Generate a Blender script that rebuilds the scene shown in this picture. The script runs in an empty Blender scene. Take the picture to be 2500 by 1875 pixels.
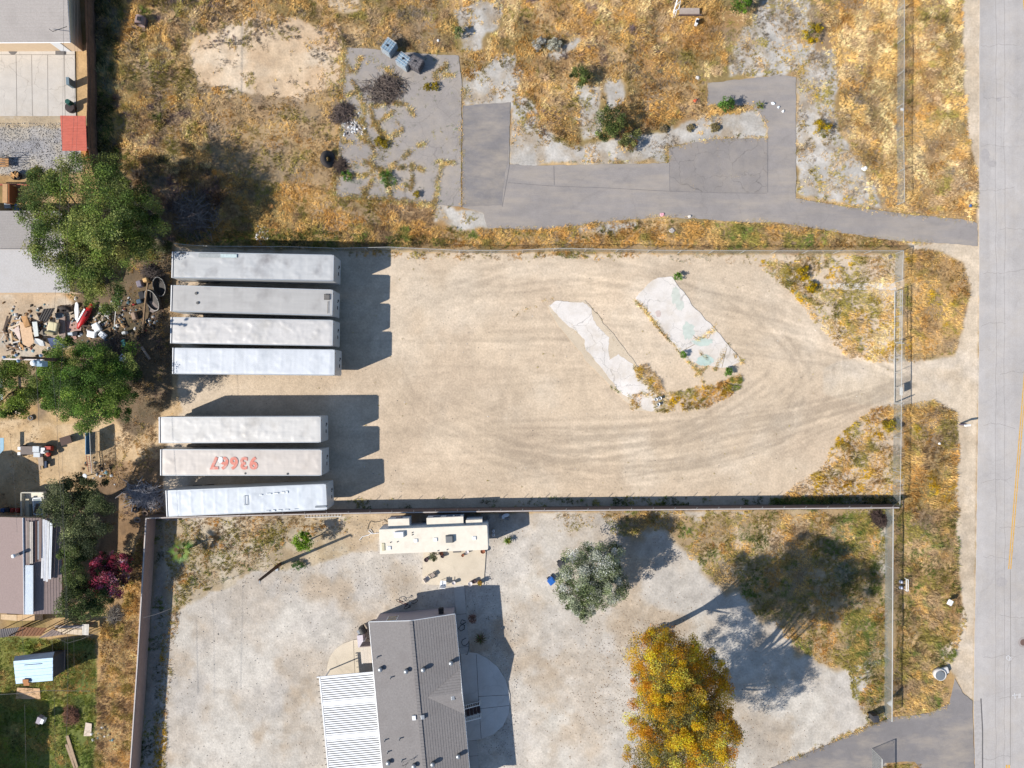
import bpy, math, random
import numpy as np
from mathutils import Vector, geometry
S = bpy.context.scene
random.seed(7)
# ---------------------------------------------------------------- camera
CAM_H = 75.0; FPX = 1737.0            # metres above ground, focal length in photo pixels
cam = bpy.data.cameras.new('camera'); camo = bpy.data.objects.new('camera', cam)
S.collection.objects.link(camo); S.camera = camo
camo.location = (0, 0, CAM_H); camo.rotation_euler = (0, 0, 0)
cam.sensor_fit = 'HORIZONTAL'; cam.angle = 2*math.atan(1250/FPX); cam.clip_start = 1; cam.clip_end = 3000
S.render.resolution_x = 1024; S.render.resolution_y = 768
# ---------------------------------------------------------------- light
SUN_EL = math.radians(37.2); SX, SY = -0.923, -0.386      # the sun stands west-south-west
w = bpy.data.worlds.new('World'); S.world = w; w.use_nodes = True
nt = w.node_tree; sky = nt.nodes.new('ShaderNodeTexSky'); sky.sky_type = 'NISHITA'
sky.sun_disc = False; sky.sun_elevation = SUN_EL; sky.sun_rotation = math.atan2(SX, SY)
sky.altitude = 300; sky.air_density = 1.1; sky.dust_density = 0.4; sky.ozone_density = 3.0
nt.links.new(sky.outputs[0], nt.nodes['Background'].inputs[0]); nt.nodes['Background'].inputs[1].default_value = 0.098
sl = bpy.data.lights.new('sun', 'SUN'); sl.energy = 4.8; sl.angle = math.radians(0.53); sl.color = (1.0, 0.945, 0.86)
so = bpy.data.objects.new('sun', sl); S.collection.objects.link(so)
so.rotation_euler = Vector((-SX*math.cos(SUN_EL), -SY*math.cos(SUN_EL), -math.sin(SUN_EL))).to_track_quat('-Z', 'Y').to_euler()
S.view_settings.view_transform = 'Standard'; S.view_settings.look = 'None'
S.view_settings.gamma = 1.0; S.view_settings.exposure = 0.75
S.render.engine = 'CYCLES'
S.cycles.max_bounces = 5; S.cycles.transparent_max_bounces = 12
KALB = 0.62                           # photo colour (linear) -> real albedo

# ---------------------------------------------------------------- helpers
def P(x, y, z=0.0):
    k = (CAM_H - z)/FPX
    return ((x-1250)*k, (937.5-y)*k, z)
def lin(c, k=None):
    k = KALB if k is None else k
    return tuple((((v/255+0.055)/1.055)**2.4 if v > 10 else v/255/12.92)*k for v in c)
def linA(a, k=None):
    k = KALB if k is None else k
    a = np.asarray(a, float)/255
    return np.where(a > 0.04, ((a+0.055)/1.055)**2.4, a/12.92)*k
_T = {}
def vnoise(x, y, s, seed=0):
    if seed not in _T: _T[seed] = np.random.default_rng(seed).random((256, 256))
    T = _T[seed]; x = np.asarray(x)/s; y = np.asarray(y)/s
    xi = np.floor(x).astype(int); yi = np.floor(y).astype(int); fx = x-xi; fy = y-yi
    fx = fx*fx*(3-2*fx); fy = fy*fy*(3-2*fy)
    a = T[xi & 255, yi & 255]; b = T[(xi+1) & 255, yi & 255]; c = T[xi & 255, (yi+1) & 255]; d = T[(xi+1) & 255, (yi+1) & 255]
    return (a*(1-fx)+b*fx)*(1-fy)+(c*(1-fx)+d*fx)*fy
def fbm(x, y, s, octv=4, seed=0):
    t = 0; am = 1; tot = 0
    for i in range(octv):
        t = t + am*vnoise(x, y, s/2**i, seed+i*17); tot += am; am *= .55
    return t/tot
def pip(x, y, poly):
    x = np.asarray(x); y = np.asarray(y); r = np.zeros(x.shape, bool); n = len(poly); j = n-1
    for i in range(n):
        xi, yi = poly[i]; xj, yj = poly[j]
        if yi != yj:
            r ^= ((yi > y) != (yj > y)) & (x < (xj-xi)*(y-yi)/(yj-yi)+xi)
        j = i
    return r

# materials ------------------------------------------------------
_M = {}
def _bsdf(m): return m.node_tree.nodes['Principled BSDF']
def mat(name, rgb, rough=.7, metal=0., var=.15, scale=3., bump=.0, k=None, spec=.3, stretch=None, dirt=None):
    if name in _M: return _M[name]
    m = bpy.data.materials.new(name); m.use_nodes = True; t = m.node_tree; b = _bsdf(m); L = t.links.new
    c = lin(rgb, k); b.inputs['Roughness'].default_value = rough; b.inputs['Metallic'].default_value = metal
    b.inputs['Specular IOR Level'].default_value = spec
    tc = t.nodes.new('ShaderNodeTexCoord')
    n = t.nodes.new('ShaderNodeTexNoise'); n.inputs['Scale'].default_value = scale; n.inputs['Detail'].default_value = 6
    n.inputs['Roughness'].default_value = .65
    if stretch:
        mp = t.nodes.new('ShaderNodeMapping'); mp.inputs['Scale'].default_value = stretch; L(tc.outputs['Object'], mp.inputs[0]); L(mp.outputs[0], n.inputs['Vector'])
    else: L(tc.outputs['Object'], n.inputs['Vector'])
    r = t.nodes.new('ShaderNodeMapRange'); r.inputs[1].default_value = .3; r.inputs[2].default_value = .7
    r.inputs[3].default_value = 1-var; r.inputs[4].default_value = 1+var*.8
    L(n.outputs['Fac'], r.inputs[0])
    mx = t.nodes.new('ShaderNodeVectorMath'); mx.operation = 'SCALE'; mx.inputs[0].default_value = c
    L(r.outputs[0], mx.inputs['Scale']); out = mx.outputs[0]
    if dirt:                                   # a second larger noise mixes in stains
        n2 = t.nodes.new('ShaderNodeTexNoise'); n2.inputs['Scale'].default_value = dirt[1]; n2.inputs['Detail'].default_value = 8
        L(tc.outputs['Object'], n2.inputs['Vector'])
        r2 = t.nodes.new('ShaderNodeMapRange'); r2.inputs[1].default_value = .5; r2.inputs[2].default_value = .72
        r2.inputs[4].default_value = dirt[2]
        L(n2.outputs['Fac'], r2.inputs[0])
        mm = t.nodes.new('ShaderNodeMix'); mm.data_type = 'RGBA'; mm.inputs['B'].default_value = (*lin(dirt[0], k), 1)
        L(r2.outputs[0], mm.inputs['Factor']); L(out, mm.inputs['A']); out = mm.outputs['Result']
    L(out, b.inputs['Base Color'])
    if bump:
        bp = t.nodes.new('ShaderNodeBump'); bp.inputs['Strength'].default_value = bump; bp.inputs['Distance'].default_value = .03
        L(n.outputs['Fac'], bp.inputs['Height']); L(bp.outputs[0], b.inputs['Normal'])
    _M[name] = m; return m
def mat_col(name, rough=.8, trans=0., fine=.0, fscale=8., bump=0.):
    """colour from the mesh attribute Col, with fine node noise on top"""
    if name in _M: return _M[name]
    m = bpy.data.materials.new(name); m.use_nodes = True; t = m.node_tree; b = _bsdf(m); L = t.links.new
    a = t.nodes.new('ShaderNodeAttribute'); a.attribute_name = 'Col'; out = a.outputs['Color']
    b.inputs['Roughness'].default_value = rough; b.inputs['Specular IOR Level'].default_value = .15
    if fine:
        tc = t.nodes.new('ShaderNodeTexCoord')
        n = t.nodes.new('ShaderNodeTexNoise'); n.inputs['Scale'].default_value = fscale; n.inputs['Detail'].default_value = 5
        n.inputs['Roughness'].default_value = .7
        L(tc.outputs['Object'], n.inputs['Vector'])
        r = t.nodes.new('ShaderNodeMapRange'); r.inputs[1].default_value = .28; r.inputs[2].default_value = .72
        r.inputs[3].default_value = 1-fine; r.inputs[4].default_value = 1+fine*.8
        L(n.outputs['Fac'], r.inputs[0])
        mx = t.nodes.new('ShaderNodeVectorMath'); mx.operation = 'SCALE'
        L(out, mx.inputs[0]); L(r.outputs[0], mx.inputs['Scale']); out = mx.outputs[0]
        if bump:
            bp = t.nodes.new('ShaderNodeBump'); bp.inputs['Strength'].default_value = bump; bp.inputs['Distance'].default_value = .06
            L(n.outputs['Fac'], bp.inputs['Height']); L(bp.outputs[0], b.inputs['Normal'])
    L(out, b.inputs['Base Color'])
    if trans:
        tr = t.nodes.new('ShaderNodeBsdfTranslucent'); ms = t.nodes.new('ShaderNodeMixShader'); ms.inputs[0].default_value = trans
        L(out, tr.inputs['Color']); L(b.outputs[0], ms.inputs[1]); L(tr.outputs[0], ms.inputs[2])
        L(ms.outputs[0], t.nodes['Material Output'].inputs['Surface'])
    _M[name] = m; return m
def mat_net(name, rgb, cell=.14, wire=.16):
    """woven wire: thin diagonal wires with open air between them"""
    if name in _M: return _M[name]
    m = bpy.data.materials.new(name); m.use_nodes = True; t = m.node_tree; b = _bsdf(m); L = t.links.new
    b.inputs['Base Color'].default_value = (*lin(rgb), 1); b.inputs['Metallic'].default_value = .4; b.inputs['Roughness'].default_value = .5
    uv = t.nodes.new('ShaderNodeUVMap'); uv.uv_map = 'UVMap'; sp = t.nodes.new('ShaderNodeSeparateXYZ'); L(uv.outputs[0], sp.inputs[0])
    fs = []
    for op in ('ADD', 'SUBTRACT'):
        q = t.nodes.new('ShaderNodeMath'); q.operation = op; L(sp.outputs[0], q.inputs[0]); L(sp.outputs[1], q.inputs[1])
        d = t.nodes.new('ShaderNodeMath'); d.operation = 'DIVIDE'; d.inputs[1].default_value = cell; L(q.outputs[0], d.inputs[0])
        f = t.nodes.new('ShaderNodeMath'); f.operation = 'FRACT'; L(d.outputs[0], f.inputs[0])
        l = t.nodes.new('ShaderNodeMath'); l.operation = 'LESS_THAN'; l.inputs[1].default_value = wire; L(f.outputs[0], l.inputs[0]); fs.append(l)
    mx = t.nodes.new('ShaderNodeMath'); mx.operation = 'MAXIMUM'; L(fs[0].outputs[0], mx.inputs[0]); L(fs[1].outputs[0], mx.inputs[1])
    tr = t.nodes.new('ShaderNodeBsdfTransparent'); ms = t.nodes.new('ShaderNodeMixShader')
    L(mx.outputs[0], ms.inputs[0]); L(tr.outputs[0], ms.inputs[1]); L(b.outputs[0], ms.inputs[2])
    L(ms.outputs[0], t.nodes['Material Output'].inputs['Surface']); _M[name] = m; return m

# object helpers ---------------------------------------------------
def tag(o, label=None, cat=None, group=None, kind=None):
    if label: o['label'] = label
    if cat: o['category'] = cat
    if group: o['group'] = group
    if kind: o['kind'] = kind
    return o
def thing(name, label, cat, loc=(0, 0, 0), rz=0., group=None):
    o = bpy.data.objects.new(name, None); S.collection.objects.link(o); o.empty_display_size = .3
    o.location = loc; o.rotation_euler = (0, 0, rz); return tag(o, label, cat, group)
def copy_tree(o, parent=None):
    c = o.copy(); S.collection.objects.link(c); c.parent = parent
    for ch in [q for q in bpy.data.objects if q.parent == o]: copy_tree(ch, c)
    return c
class MB:
    def __init__(s): s.v = []; s.f = []; s.c = []
    def add(s, vs, fs, col=None):
        n = len(s.v); s.v += [tuple(v) for v in vs]; s.f += [tuple(i+n for i in f) for f in fs]
        if col is not None: s.c += [col]*len(vs)
        return s
    def box(s, c, d, rz=0., rx=0., ry=0., col=None, taper=1.):
        from mathutils import Euler
        R = Euler((rx, ry, rz)).to_matrix(); vs = []
        for z in (-.5, .5):
            k = taper if z > 0 else 1
            for x, y in ((-.5, -.5), (.5, -.5), (.5, .5), (-.5, .5)):
                vs.append(Vector(c)+R @ Vector((x*d[0]*k, y*d[1]*k, z*d[2])))
        return s.add(vs, [(3, 2, 1, 0), (4, 5, 6, 7), (0, 1, 5, 4), (1, 2, 6, 5), (2, 3, 7, 6), (3, 0, 4, 7)], col)
    def prism(s, pts, z0, z1, col=None):
        n = len(pts); a = sum(pts[i][0]*pts[(i+1) % n][1]-pts[(i+1) % n][0]*pts[i][1] for i in range(n))
        if a < 0: pts = pts[::-1]
        z1s = z1 if isinstance(z1, (list, tuple)) else [z1]*n
        if a < 0 and isinstance(z1, (list, tuple)): z1s = list(z1)[::-1]
        vs = [(p[0], p[1], z0) for p in pts]+[(p[0], p[1], z) for p, z in zip(pts, z1s)]
        fs = [tuple(range(n-1, -1, -1)), tuple(range(n, 2*n))]+[(i, (i+1) % n, n+(i+1) % n, n+i) for i in range(n)]
        return s.add(vs, fs, col)
    def tube(s, pts, r, n=6, col=None, caps=True):
        pts = [Vector(p) for p in pts]; rs = r if isinstance(r, (list, tuple)) else [r]*len(pts); vs = []; fs = []
        for i, p in enumerate(pts):
            d = (pts[min(i+1, len(pts)-1)]-pts[max(i-1, 0)]); d.normalize()
            u = d.cross(Vector((0, 0, 1)) if abs(d.z) < .9 else Vector((1, 0, 0))); u.normalize(); w2 = d.cross(u)
            for k in range(n):
                a = 2*math.pi*k/n; vs.append(p+(u*math.cos(a)+w2*math.sin(a))*rs[i])
        for i in range(len(pts)-1):
            for k in range(n):
                a, b2 = i*n+k, i*n+(k+1) % n; fs.append((a, a+n, b2+n, b2))
        if caps: fs += [tuple(range(n)), tuple(range(len(pts)*n-1, (len(pts)-1)*n-1, -1))]
        return s.add(vs, fs, col)
    def lathe(s, c, prof, n=16, axis='z', col=None):
        vs = []; fs = []
        for (r, h) in prof:
            for k in range(n):
                a = 2*math.pi*k/n; x, y = r*math.cos(a), r*math.sin(a)
                q = (x, y, h) if axis == 'z' else ((x, h, y) if axis == 'y' else (h, x, y))
                vs.append((c[0]+q[0], c[1]+q[1], c[2]+q[2]))
        m = len(prof)
        for i in range(m-1):
            for k in range(n):
                a, b2 = i*n+k, i*n+(k+1) % n; f = (a, b2, b2+n, a+n)
                fs.append(f if axis != 'y' else f[::-1])
        if prof[0][0] > 1e-4: fs.append(tuple(range(n-1, -1, -1)))
        if prof[-1][0] > 1e-4: fs.append(tuple(range((m-1)*n, m*n)))
        return s.add(vs, fs, col)
    def build(s, name, m, parent=None, smooth=False, bevel=0.):
        me = bpy.data.meshes.new(name); me.from_pydata([tuple(v) for v in s.v], [], s.f); me.update()
        if s.c:
            at = me.attributes.new('Col', 'FLOAT_COLOR', 'POINT')
            at.data.foreach_set('color', np.array([(*c, 1) for c in s.c], 'f').ravel())
        if smooth: me.shade_smooth()
        me.materials.append(m); o = bpy.data.objects.new(name, me); S.collection.objects.link(o)
        if parent: o.parent = parent
        if bevel:
            b = o.modifiers.new('bevel', 'BEVEL'); b.width = bevel; b.segments = 2; b.limit_method = 'ANGLE'
        return o
def np_mesh(name, V, F, C, m, parent=None):
    """V (n,3), F (k,3|4) numpy, C (n,3)"""
    me = bpy.data.meshes.new(name); n = len(V); k = F.shape[1]
    me.vertices.add(n); me.vertices.foreach_set('co', V.astype('f').ravel())
    me.loops.add(F.size); me.loops.foreach_set('vertex_index', F.astype('i').ravel())
    me.polygons.add(len(F)); me.polygons.foreach_set('loop_start', np.arange(0, F.size, k, dtype='i'))
    me.update(calc_edges=True)
    if C is not None:
        at = me.attributes.new('Col', 'FLOAT_COLOR', 'POINT')
        at.data.foreach_set('color', np.c_[C, np.ones(n)].astype('f').ravel())
    me.materials.append(m); o = bpy.data.objects.new(name, me); S.collection.objects.link(o)
    if parent: o.parent = parent
    return o
# ================================================================ GROUND
# polygons are survey outlines in photo pixels at ground level (23.16 px per metre)
PAD = [(843,116),(903,119),(990,128),(1120,136),(1127,195),(1125,506),(1062,501),(953,490),(819,479),(823,398),(832,307),(839,203)]
STRIP = [(1129,257),(1246,250),(1243,401),(1300,405),(1633,398),(1633,362),(1734,340),(1875,338),(1875,311),(1857,279),(1835,257),(1727,257),(1727,203),(1900,184),(1943,188),(1943,485),(2081,506),(2244,526),(2372,539),(2386,545),(2386,600),(2276,593),(2171,586),(2008,561),(1900,543),(1806,543),(1700,533),(1620,530),(1500,538),(1380,555),(1300,561),(1190,556),(1180,520),(1129,506)]
DRIVE = [(1780,1920),(1900,1867),(2002,1826),(2083,1790),(2181,1749),(2221,1747),(2266,1741),(2319,1717),(2331,1656),(2350,1690),(2374,1712),(2380,1930),(2290,1930),(2234,1859),(2160,1862),(2130,1930)]
SLAB_A = [(1340,745),(1355,736),(1410,739),(1425,736),(1443,754),(1447,781),(1467,805),(1487,823),(1485,856),(1488,877),(1509,864),(1545,889),(1551,916),(1569,925),(1605,965),(1611,992),(1590,1004),(1569,1001),(1563,986),(1521,965),(1497,934),(1467,895),(1431,856),(1428,829),(1395,799),(1370,781)]
SLAB_B = [(1551,727),(1581,693),(1606,678),(1639,675),(1696,751),(1744,802),(1774,838),(1813,883),(1762,901),(1678,880),(1666,865),(1620,811),(1581,763),(1554,736)]
RVSLAB = [(1034,1340),(1187,1336),(1181,1427),(1100,1430),(1031,1425)]
WALK = [(1108,1428),(1133,1428),(1146,1592),(1122,1596)]
WALK2 = [(1137,1809),(1163,1807),(1172,1920),(1150,1920)]
HALF_E = [(1125,1596),(1144,1592),(1165,1594),(1190,1607),(1215,1628),(1234,1658),(1245,1696),(1243,1740),(1228,1772),(1205,1792),(1175,1804),(1137,1809)]
HALF_W = [(880,1560),(862,1562),(838,1571),(820,1584),(806,1602),(799,1625),(798,1656),(915,1650),(908,1560)]
NWSLAB = [(-80,96),(183,96),(186,284),(-80,284)]
SAND1 = [(470,95),(540,65),(640,50),(760,55),(820,75),(836,120),(838,200),(790,230),(700,245),(600,215),(500,215),(465,160)]
SAND2 = [(800,-20),(870,-20),(878,18),(840,32),(805,15)]
CONC = [[(1115,25),(1190,-10),(1228,10),(1222,60),(1180,92),(1172,124),(1120,126)], [(1132,205),(1190,150),(1225,130),(1265,145),(1268,215),(1240,262),(1132,262)],
  [(1338,128),(1405,82),(1420,95),(1400,115),(1360,140)], [(1412,212),(1463,208),(1472,330),(1425,345),(1408,290)], [(1472,200),(1520,188),(1525,245),(1480,270)],
  [(1245,215),(1300,245),(1335,330),(1400,355),(1470,350),(1560,330),(1660,300),(1780,275),(1850,270),(1873,300),(1872,335),(1735,340),(1630,362),(1630,398),(1246,400)],
  [(1945,190),(1985,120),(2040,110),(2052,190),(2030,250),(2060,340),(2110,410),(2140,470),(2165,512),(2040,495),(1945,480)], [(1900,-20),(1960,-20),(1990,60),(1975,180),(1780,185),(1790,120),(1840,40)],
  [(1062,505),(1140,508),(1200,514),(1196,556),(1130,560),(1055,540)], [(1400,548),(1500,536),(1560,540),(1520,562),(1420,566)], [(1830,60),(1900,40),(1930,120),(1860,180),(1800,175)]]
SHOULDER = [(2347,-400),(2395,-400),(2395,620),(2388,880),(2385,1240),(2378,1712),(2350,1690),(2330,1650),(2290,1590),(2335,1560),(2352,1480),(2342,1400),(2332,1260),(2340,1050),(2335,1010),(2275,980),(2210,985),(2110,990),(2010,960),(2010,900),(2060,880),(2190,885),(2330,872),(2350,800),(2372,700),(2350,640),(2290,612),(2230,610),(2210,590),(2372,590),(2386,540),(2390,440),(2365,330),(2352,200)]
LOT = [(430,606),(1250,618),(1900,622),(2205,622),(2205,1236),(1300,1242),(850,1248),(420,1262),(330,1262),(360,1100),(400,900),(420,700)]
SLOT = [(392,1262),(2166,1244),(2166,1930),(340,1930),(365,1560)]
WDIRT = [(-200,1000),(140,1035),(300,1020),(420,890),(440,1000),(385,1100),(390,1255),(250,1300),(150,1265),(-200,1265)]
WCON = [(-200,712),(150,712),(200,760),(170,850),(60,880),(-200,890)]
GRAVNW = [(-200,284),(208,284),(200,420),(-200,432)]
LAWN = [(-200,1540),(110,1560),(232,1560),(238,1700),(232,1930),(-200,1930)]
GOLDW = [(240,1530),(300,1480),(318,1380),(352,1290),(345,1400),(318,1930),(232,1930),(238,1700)]
WEEDW = [(225,-60),(300,-60),(285,120),(275,300),(300,420),(420,600),(400,640),(330,640),(280,560),(226,400)]
SGRASS = [(1470,1256),(2166,1246),(2166,1765),(2125,1770),(2105,1700),(2110,1630),(2000,1640),(1925,1560),(1860,1480),(1800,1470),(1740,1400),(1690,1370),(1640,1300),(1500,1285)]

gx0 = np.arange(-57, 57.01, .12); gy0 = np.arange(-43.5, 43.51, .12)
_o = np.r_[np.arange(1, 16)*1., np.arange(17, 60, 2.), np.arange(65, 130, 6.), [170, 260, 700, 2500]]; NO = len(_o)
X = np.concatenate([-57-_o[::-1], gx0, gx0[-1]+_o]); Y = np.concatenate([-43.5-_o[::-1], gy0, gy0[-1]+_o])
GX, GY = np.meshgrid(X, Y); SC = FPX/CAM_H
PXg = 1250+GX*SC; PYg = 937.5-GY*SC
def soft(a, n=1):
    for _ in range(n):
        p = np.pad(a, 1, mode='edge'); a = (p[:-2, 1:-1]+p[2:, 1:-1]+p[1:-1, :-2]+p[1:-1, 2:]+2*p[1:-1, 1:-1])/6
    return a
def gmask(poly, amp=14, sc=60, seed=1, n=2):
    px_ = [p[0] for p in poly]; py_ = [p[1] for p in poly]; e = amp+12; out = np.zeros(PXg.shape)
    c = np.where((PXg[0] > min(px_)-e) & (PXg[0] < max(px_)+e))[0]; r = np.where((PYg[:, 0] > min(py_)-e) & (PYg[:, 0] < max(py_)+e))[0]
    w_ = (slice(r[0], r[-1]+1), slice(c[0], c[-1]+1)); x, y = PXg[w_], PYg[w_]
    wx = (fbm(x, y, sc, 4, seed)-.5)*2*amp; wy = (fbm(x, y, sc, 4, seed+5)-.5)*2*amp
    out[w_] = soft(pip(x+wx, y+wy, poly).astype(float), n); return out
col = np.zeros(GX.shape+(3,))
def lay(c, m):
    k = m > 0
    v = c(PXg[k], PYg[k]) if callable(c) else np.asarray(c, float); mm = m[k][:, None]; col[k] = col[k]*(1-mm)+v*mm
def field(cs, sc, seed, contrast=3.):
    """patchy mixture of several surface colours"""
    def f(x, y):
        ws = np.stack([np.exp(contrast*4*(fbm(x, y, sc, 5, seed+31*i)-.5)) for i in range(len(cs))]); ws /= ws.sum(0)
        return np.tensordot(np.moveaxis(ws, 0, -1), np.array(cs, float), 1)
    return f
grassland = field([(198,162,112),(178,142,98),(212,180,134),(162,140,114),(152,132,88)], 80, 3, 5)
lay(grassland, np.ones(GX.shape))
lay(field([(150,135,120),(175,150,120),(190,160,115)], 60, 11), gmask([(480,200),(830,190),(835,480),(500,460)], 40, 120, 8)*.6)
lay(field([(224,198,166),(212,182,148),(226,206,180)], 70, 21), gmask(SAND1, 42, 70, 3))
lay((218,195,165), gmask(SAND2, 12, 40, 4)); lay((205,180,150), gmask([(480,430),(540,440),(580,470),(500,480)], 10, 40, 9))
for i, c in enumerate(CONC):
    lay(field([(203,198,190),(190,184,176),(210,204,196),(176,160,140)], 30, 41+i, 3), gmask(c, 20, 36, 50+i))
dirt = field([(223,202,176),(217,195,168),(227,208,184),(211,189,163)], 120, 61, 3.4)
lay(dirt, gmask(LOT, 5, 40, 71))
lay(field([(165,140,108),(140,115,88),(186,158,122)], 60, 66), gmask([(330,600),(430,600),(440,760),(436,900),(430,1000),(396,1100),(400,1262),(320,1262),(330,1000)], 16, 50, 72))
lay(field([(198,192,185),(190,184,176),(204,198,190)], 80, 77), gmask([(2070,925),(2110,893),(2205,880),(2395,868),(2395,985),(2280,975),(2200,985),(2110,975),(2060,950)], 34, 50, 73, 14)*.8)
lay(field([(222,203,178),(214,192,164),(224,208,188)], 70, 81), gmask(SHOULDER, 4, 25, 74))
lay(field([(212,202,189),(200,188,173),(218,210,198),(196,178,156),(206,198,188)], 90, 91, 4), gmask(SLOT, 4, 25, 75))
lay(field([(178,150,110),(160,135,100),(198,175,140)], 50, 95), gmask(SGRASS, 46, 60, 76, 8)*.9)
for b in ([(1860,1275),(1900,1280),(1915,1310),(1880,1330),(1855,1300)], [(1790,1260),(1815,1300),(1840,1340),(1800,1345)]):
    lay((214,190,160), gmask(b, 8, 25, 79))
lay(field([(196,176,146),(180,156,120),(205,192,170)], 40, 97), gmask([(392,1262),(900,1254),(960,1300),(880,1340),(760,1380),(600,1400),(500,1440),(420,1500),(392,1560)], 25, 60, 77)*.85)
lay(field([(200,178,150),(188,165,135)], 40, 98), gmask([(840,1256),(1030,1250),(1040,1262),(930,1290),(925,1345),(860,1350),(830,1300)], 10, 40, 78)*.7)
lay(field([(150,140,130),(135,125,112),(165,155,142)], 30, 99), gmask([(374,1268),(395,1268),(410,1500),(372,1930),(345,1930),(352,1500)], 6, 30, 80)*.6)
lay(field([(214,184,144),(200,168,126),(220,194,158)], 60, 101), gmask(WDIRT, 10, 50, 82))
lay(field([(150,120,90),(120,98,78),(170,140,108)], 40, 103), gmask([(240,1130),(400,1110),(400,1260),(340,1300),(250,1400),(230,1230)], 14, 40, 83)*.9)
lay(field([(208,190,168),(196,174,148),(200,190,176)], 60, 105), gmask(WCON, 6, 30, 84))
lay(field([(178,174,172),(160,158,160),(190,180,165)], 40, 107), gmask(GRAVNW, 3, 30, 85))
lay((195,172,138), gmask([(-200,284),(160,284),(160,312),(-200,305)], 8, 30, 86)*.8)
lay((214,178,130), gmask([(186,110),(216,110),(214,284),(188,284)], 3, 30, 87))
lay(field([(124,134,68),(144,142,76),(160,152,86),(106,120,62)], 50, 109), gmask(LAWN, 8, 40, 88))
lay(field([(190,150,100),(165,130,88),(205,170,118)], 40, 111), gmask(GOLDW, 6, 30, 89))
lay(field([(96,98,72),(120,112,84),(110,100,92)], 50, 113), gmask(WEEDW, 10, 40, 90)*.9)
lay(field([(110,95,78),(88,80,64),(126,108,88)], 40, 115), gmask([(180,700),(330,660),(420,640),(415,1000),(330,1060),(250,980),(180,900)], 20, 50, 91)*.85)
# vehicle tracks pressed into the dirt lot ------------------------------
trk = np.zeros(GX.shape); ox, oy, dx = -57, -43.5, .12
def splat(xs, ys, amp, wid):
    ix = ((np.asarray(xs)-1250)/SC-ox)/dx; iy = ((937.5-np.asarray(ys))/SC-oy)/dx
    wd = max(1, int(wid/dx/2+.5))
    for i in range(-wd, wd+1):
        for j in range(-wd, wd+1):
            a = np.round(ix+i).astype(int)+NO; b = np.round(iy+j).astype(int)+NO
            ok = (a > 0) & (a < len(X)) & (b > 0) & (b < len(Y))
            lin_i = np.unique(b[ok]*len(X)+a[ok]); wgt = math.exp(-(i*i+j*j)/(wd*wd+.3))
            trk.ravel()[lin_i] += amp*wgt
rt = np.random.default_rng(5)
def track(fx, n=900, amp=.035, gauge=21):
    t = np.linspace(0, 1, n); x, y = fx(t); ddx = np.gradient(x); ddy = np.gradient(y); L = np.hypot(ddx, ddy)+1e-6
    w0 = rt.uniform(.1, .4)
    for s in (-.5, .5):
        k = vnoise(t*14, t*0+rt.uniform(0, 50), 1, int(rt.integers(200, 230))) > .3
        xx = x-ddy/L*gauge*s; yy = y+ddx/L*gauge*s
        splat(xx[k], yy[k], amp*rt.choice([-1, -1, -1, .8]), w0)
for i in range(70):                  # loops round the island
    cx, cy = 1470+rt.uniform(-90, 90), 885+rt.uniform(-35, 35); a = rt.uniform(430, 640); b = rt.uniform(175, 290); a0 = rt.uniform(0, 6.3); da = rt.uniform(1.2, 4.)
    k1, k2, k3 = rt.uniform(-60, 60), rt.uniform(-30, 30), rt.uniform(2, 6)
    track(lambda t: (cx+a*np.cos(a0+da*t)+k1*np.sin(k3*t), cy+b*np.sin(a0+da*t)+k2*np.sin(k3*t+1)), amp=rt.uniform(.004, .02))
for i in range(46):                  # gate fan
    y1 = rt.choice([rt.uniform(680, 850), rt.uniform(1010, 1180)]); x1 = rt.uniform(1050, 1600); ym = y1+(930-y1)*rt.uniform(-.05, .35); xm = rt.uniform(1850, 2050)
    track(lambda t: ((1-t)**2*2230+2*t*(1-t)*xm+t*t*x1, (1-t)**2*930+2*t*(1-t)*ym+t*t*y1), amp=rt.uniform(.006, .024))
for i in range(44):                  # backing in to the trailers
    y0 = rt.choice([650, 735, 812, 885, 830, 960, 1050, 1130, 1195])+rt.uniform(-14, 14); x1 = rt.uniform(1150, 1700); y1 = y0+rt.uniform(-90, 90); x0 = rt.uniform(440, 860)
    track(lambda t: (x0+(x1-x0)*t, y0+(y1-y0)*t**2.2), amp=rt.uniform(.006, .024))
for i in range(22):                  # marks on the gravel yard
    x0, y0 = rt.uniform(420, 1300), rt.uniform(1450, 1870); an = rt.uniform(-.6, .6)+rt.choice([0, 1.57]); L0 = rt.uniform(200, 700)
    track(lambda t: (x0+L0*t*math.cos(an)+40*np.sin(3*t), y0-L0*t*math.sin(an)+30*np.sin(4*t)), amp=rt.uniform(.004, .01))
mlot = np.clip(gmask(LOT, 5, 40, 71)+gmask(SLOT, 4, 25, 75)+gmask(SHOULDER, 4, 25, 74), 0, 1)
# road-parallel wear on the shoulder
trk += .05*(vnoise(PXg+4*vnoise(PXg, PYg, 200, 7), PYg*.02, 7, 9)-.5)*gmask(SHOULDER, 4, 25, 74)
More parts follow.
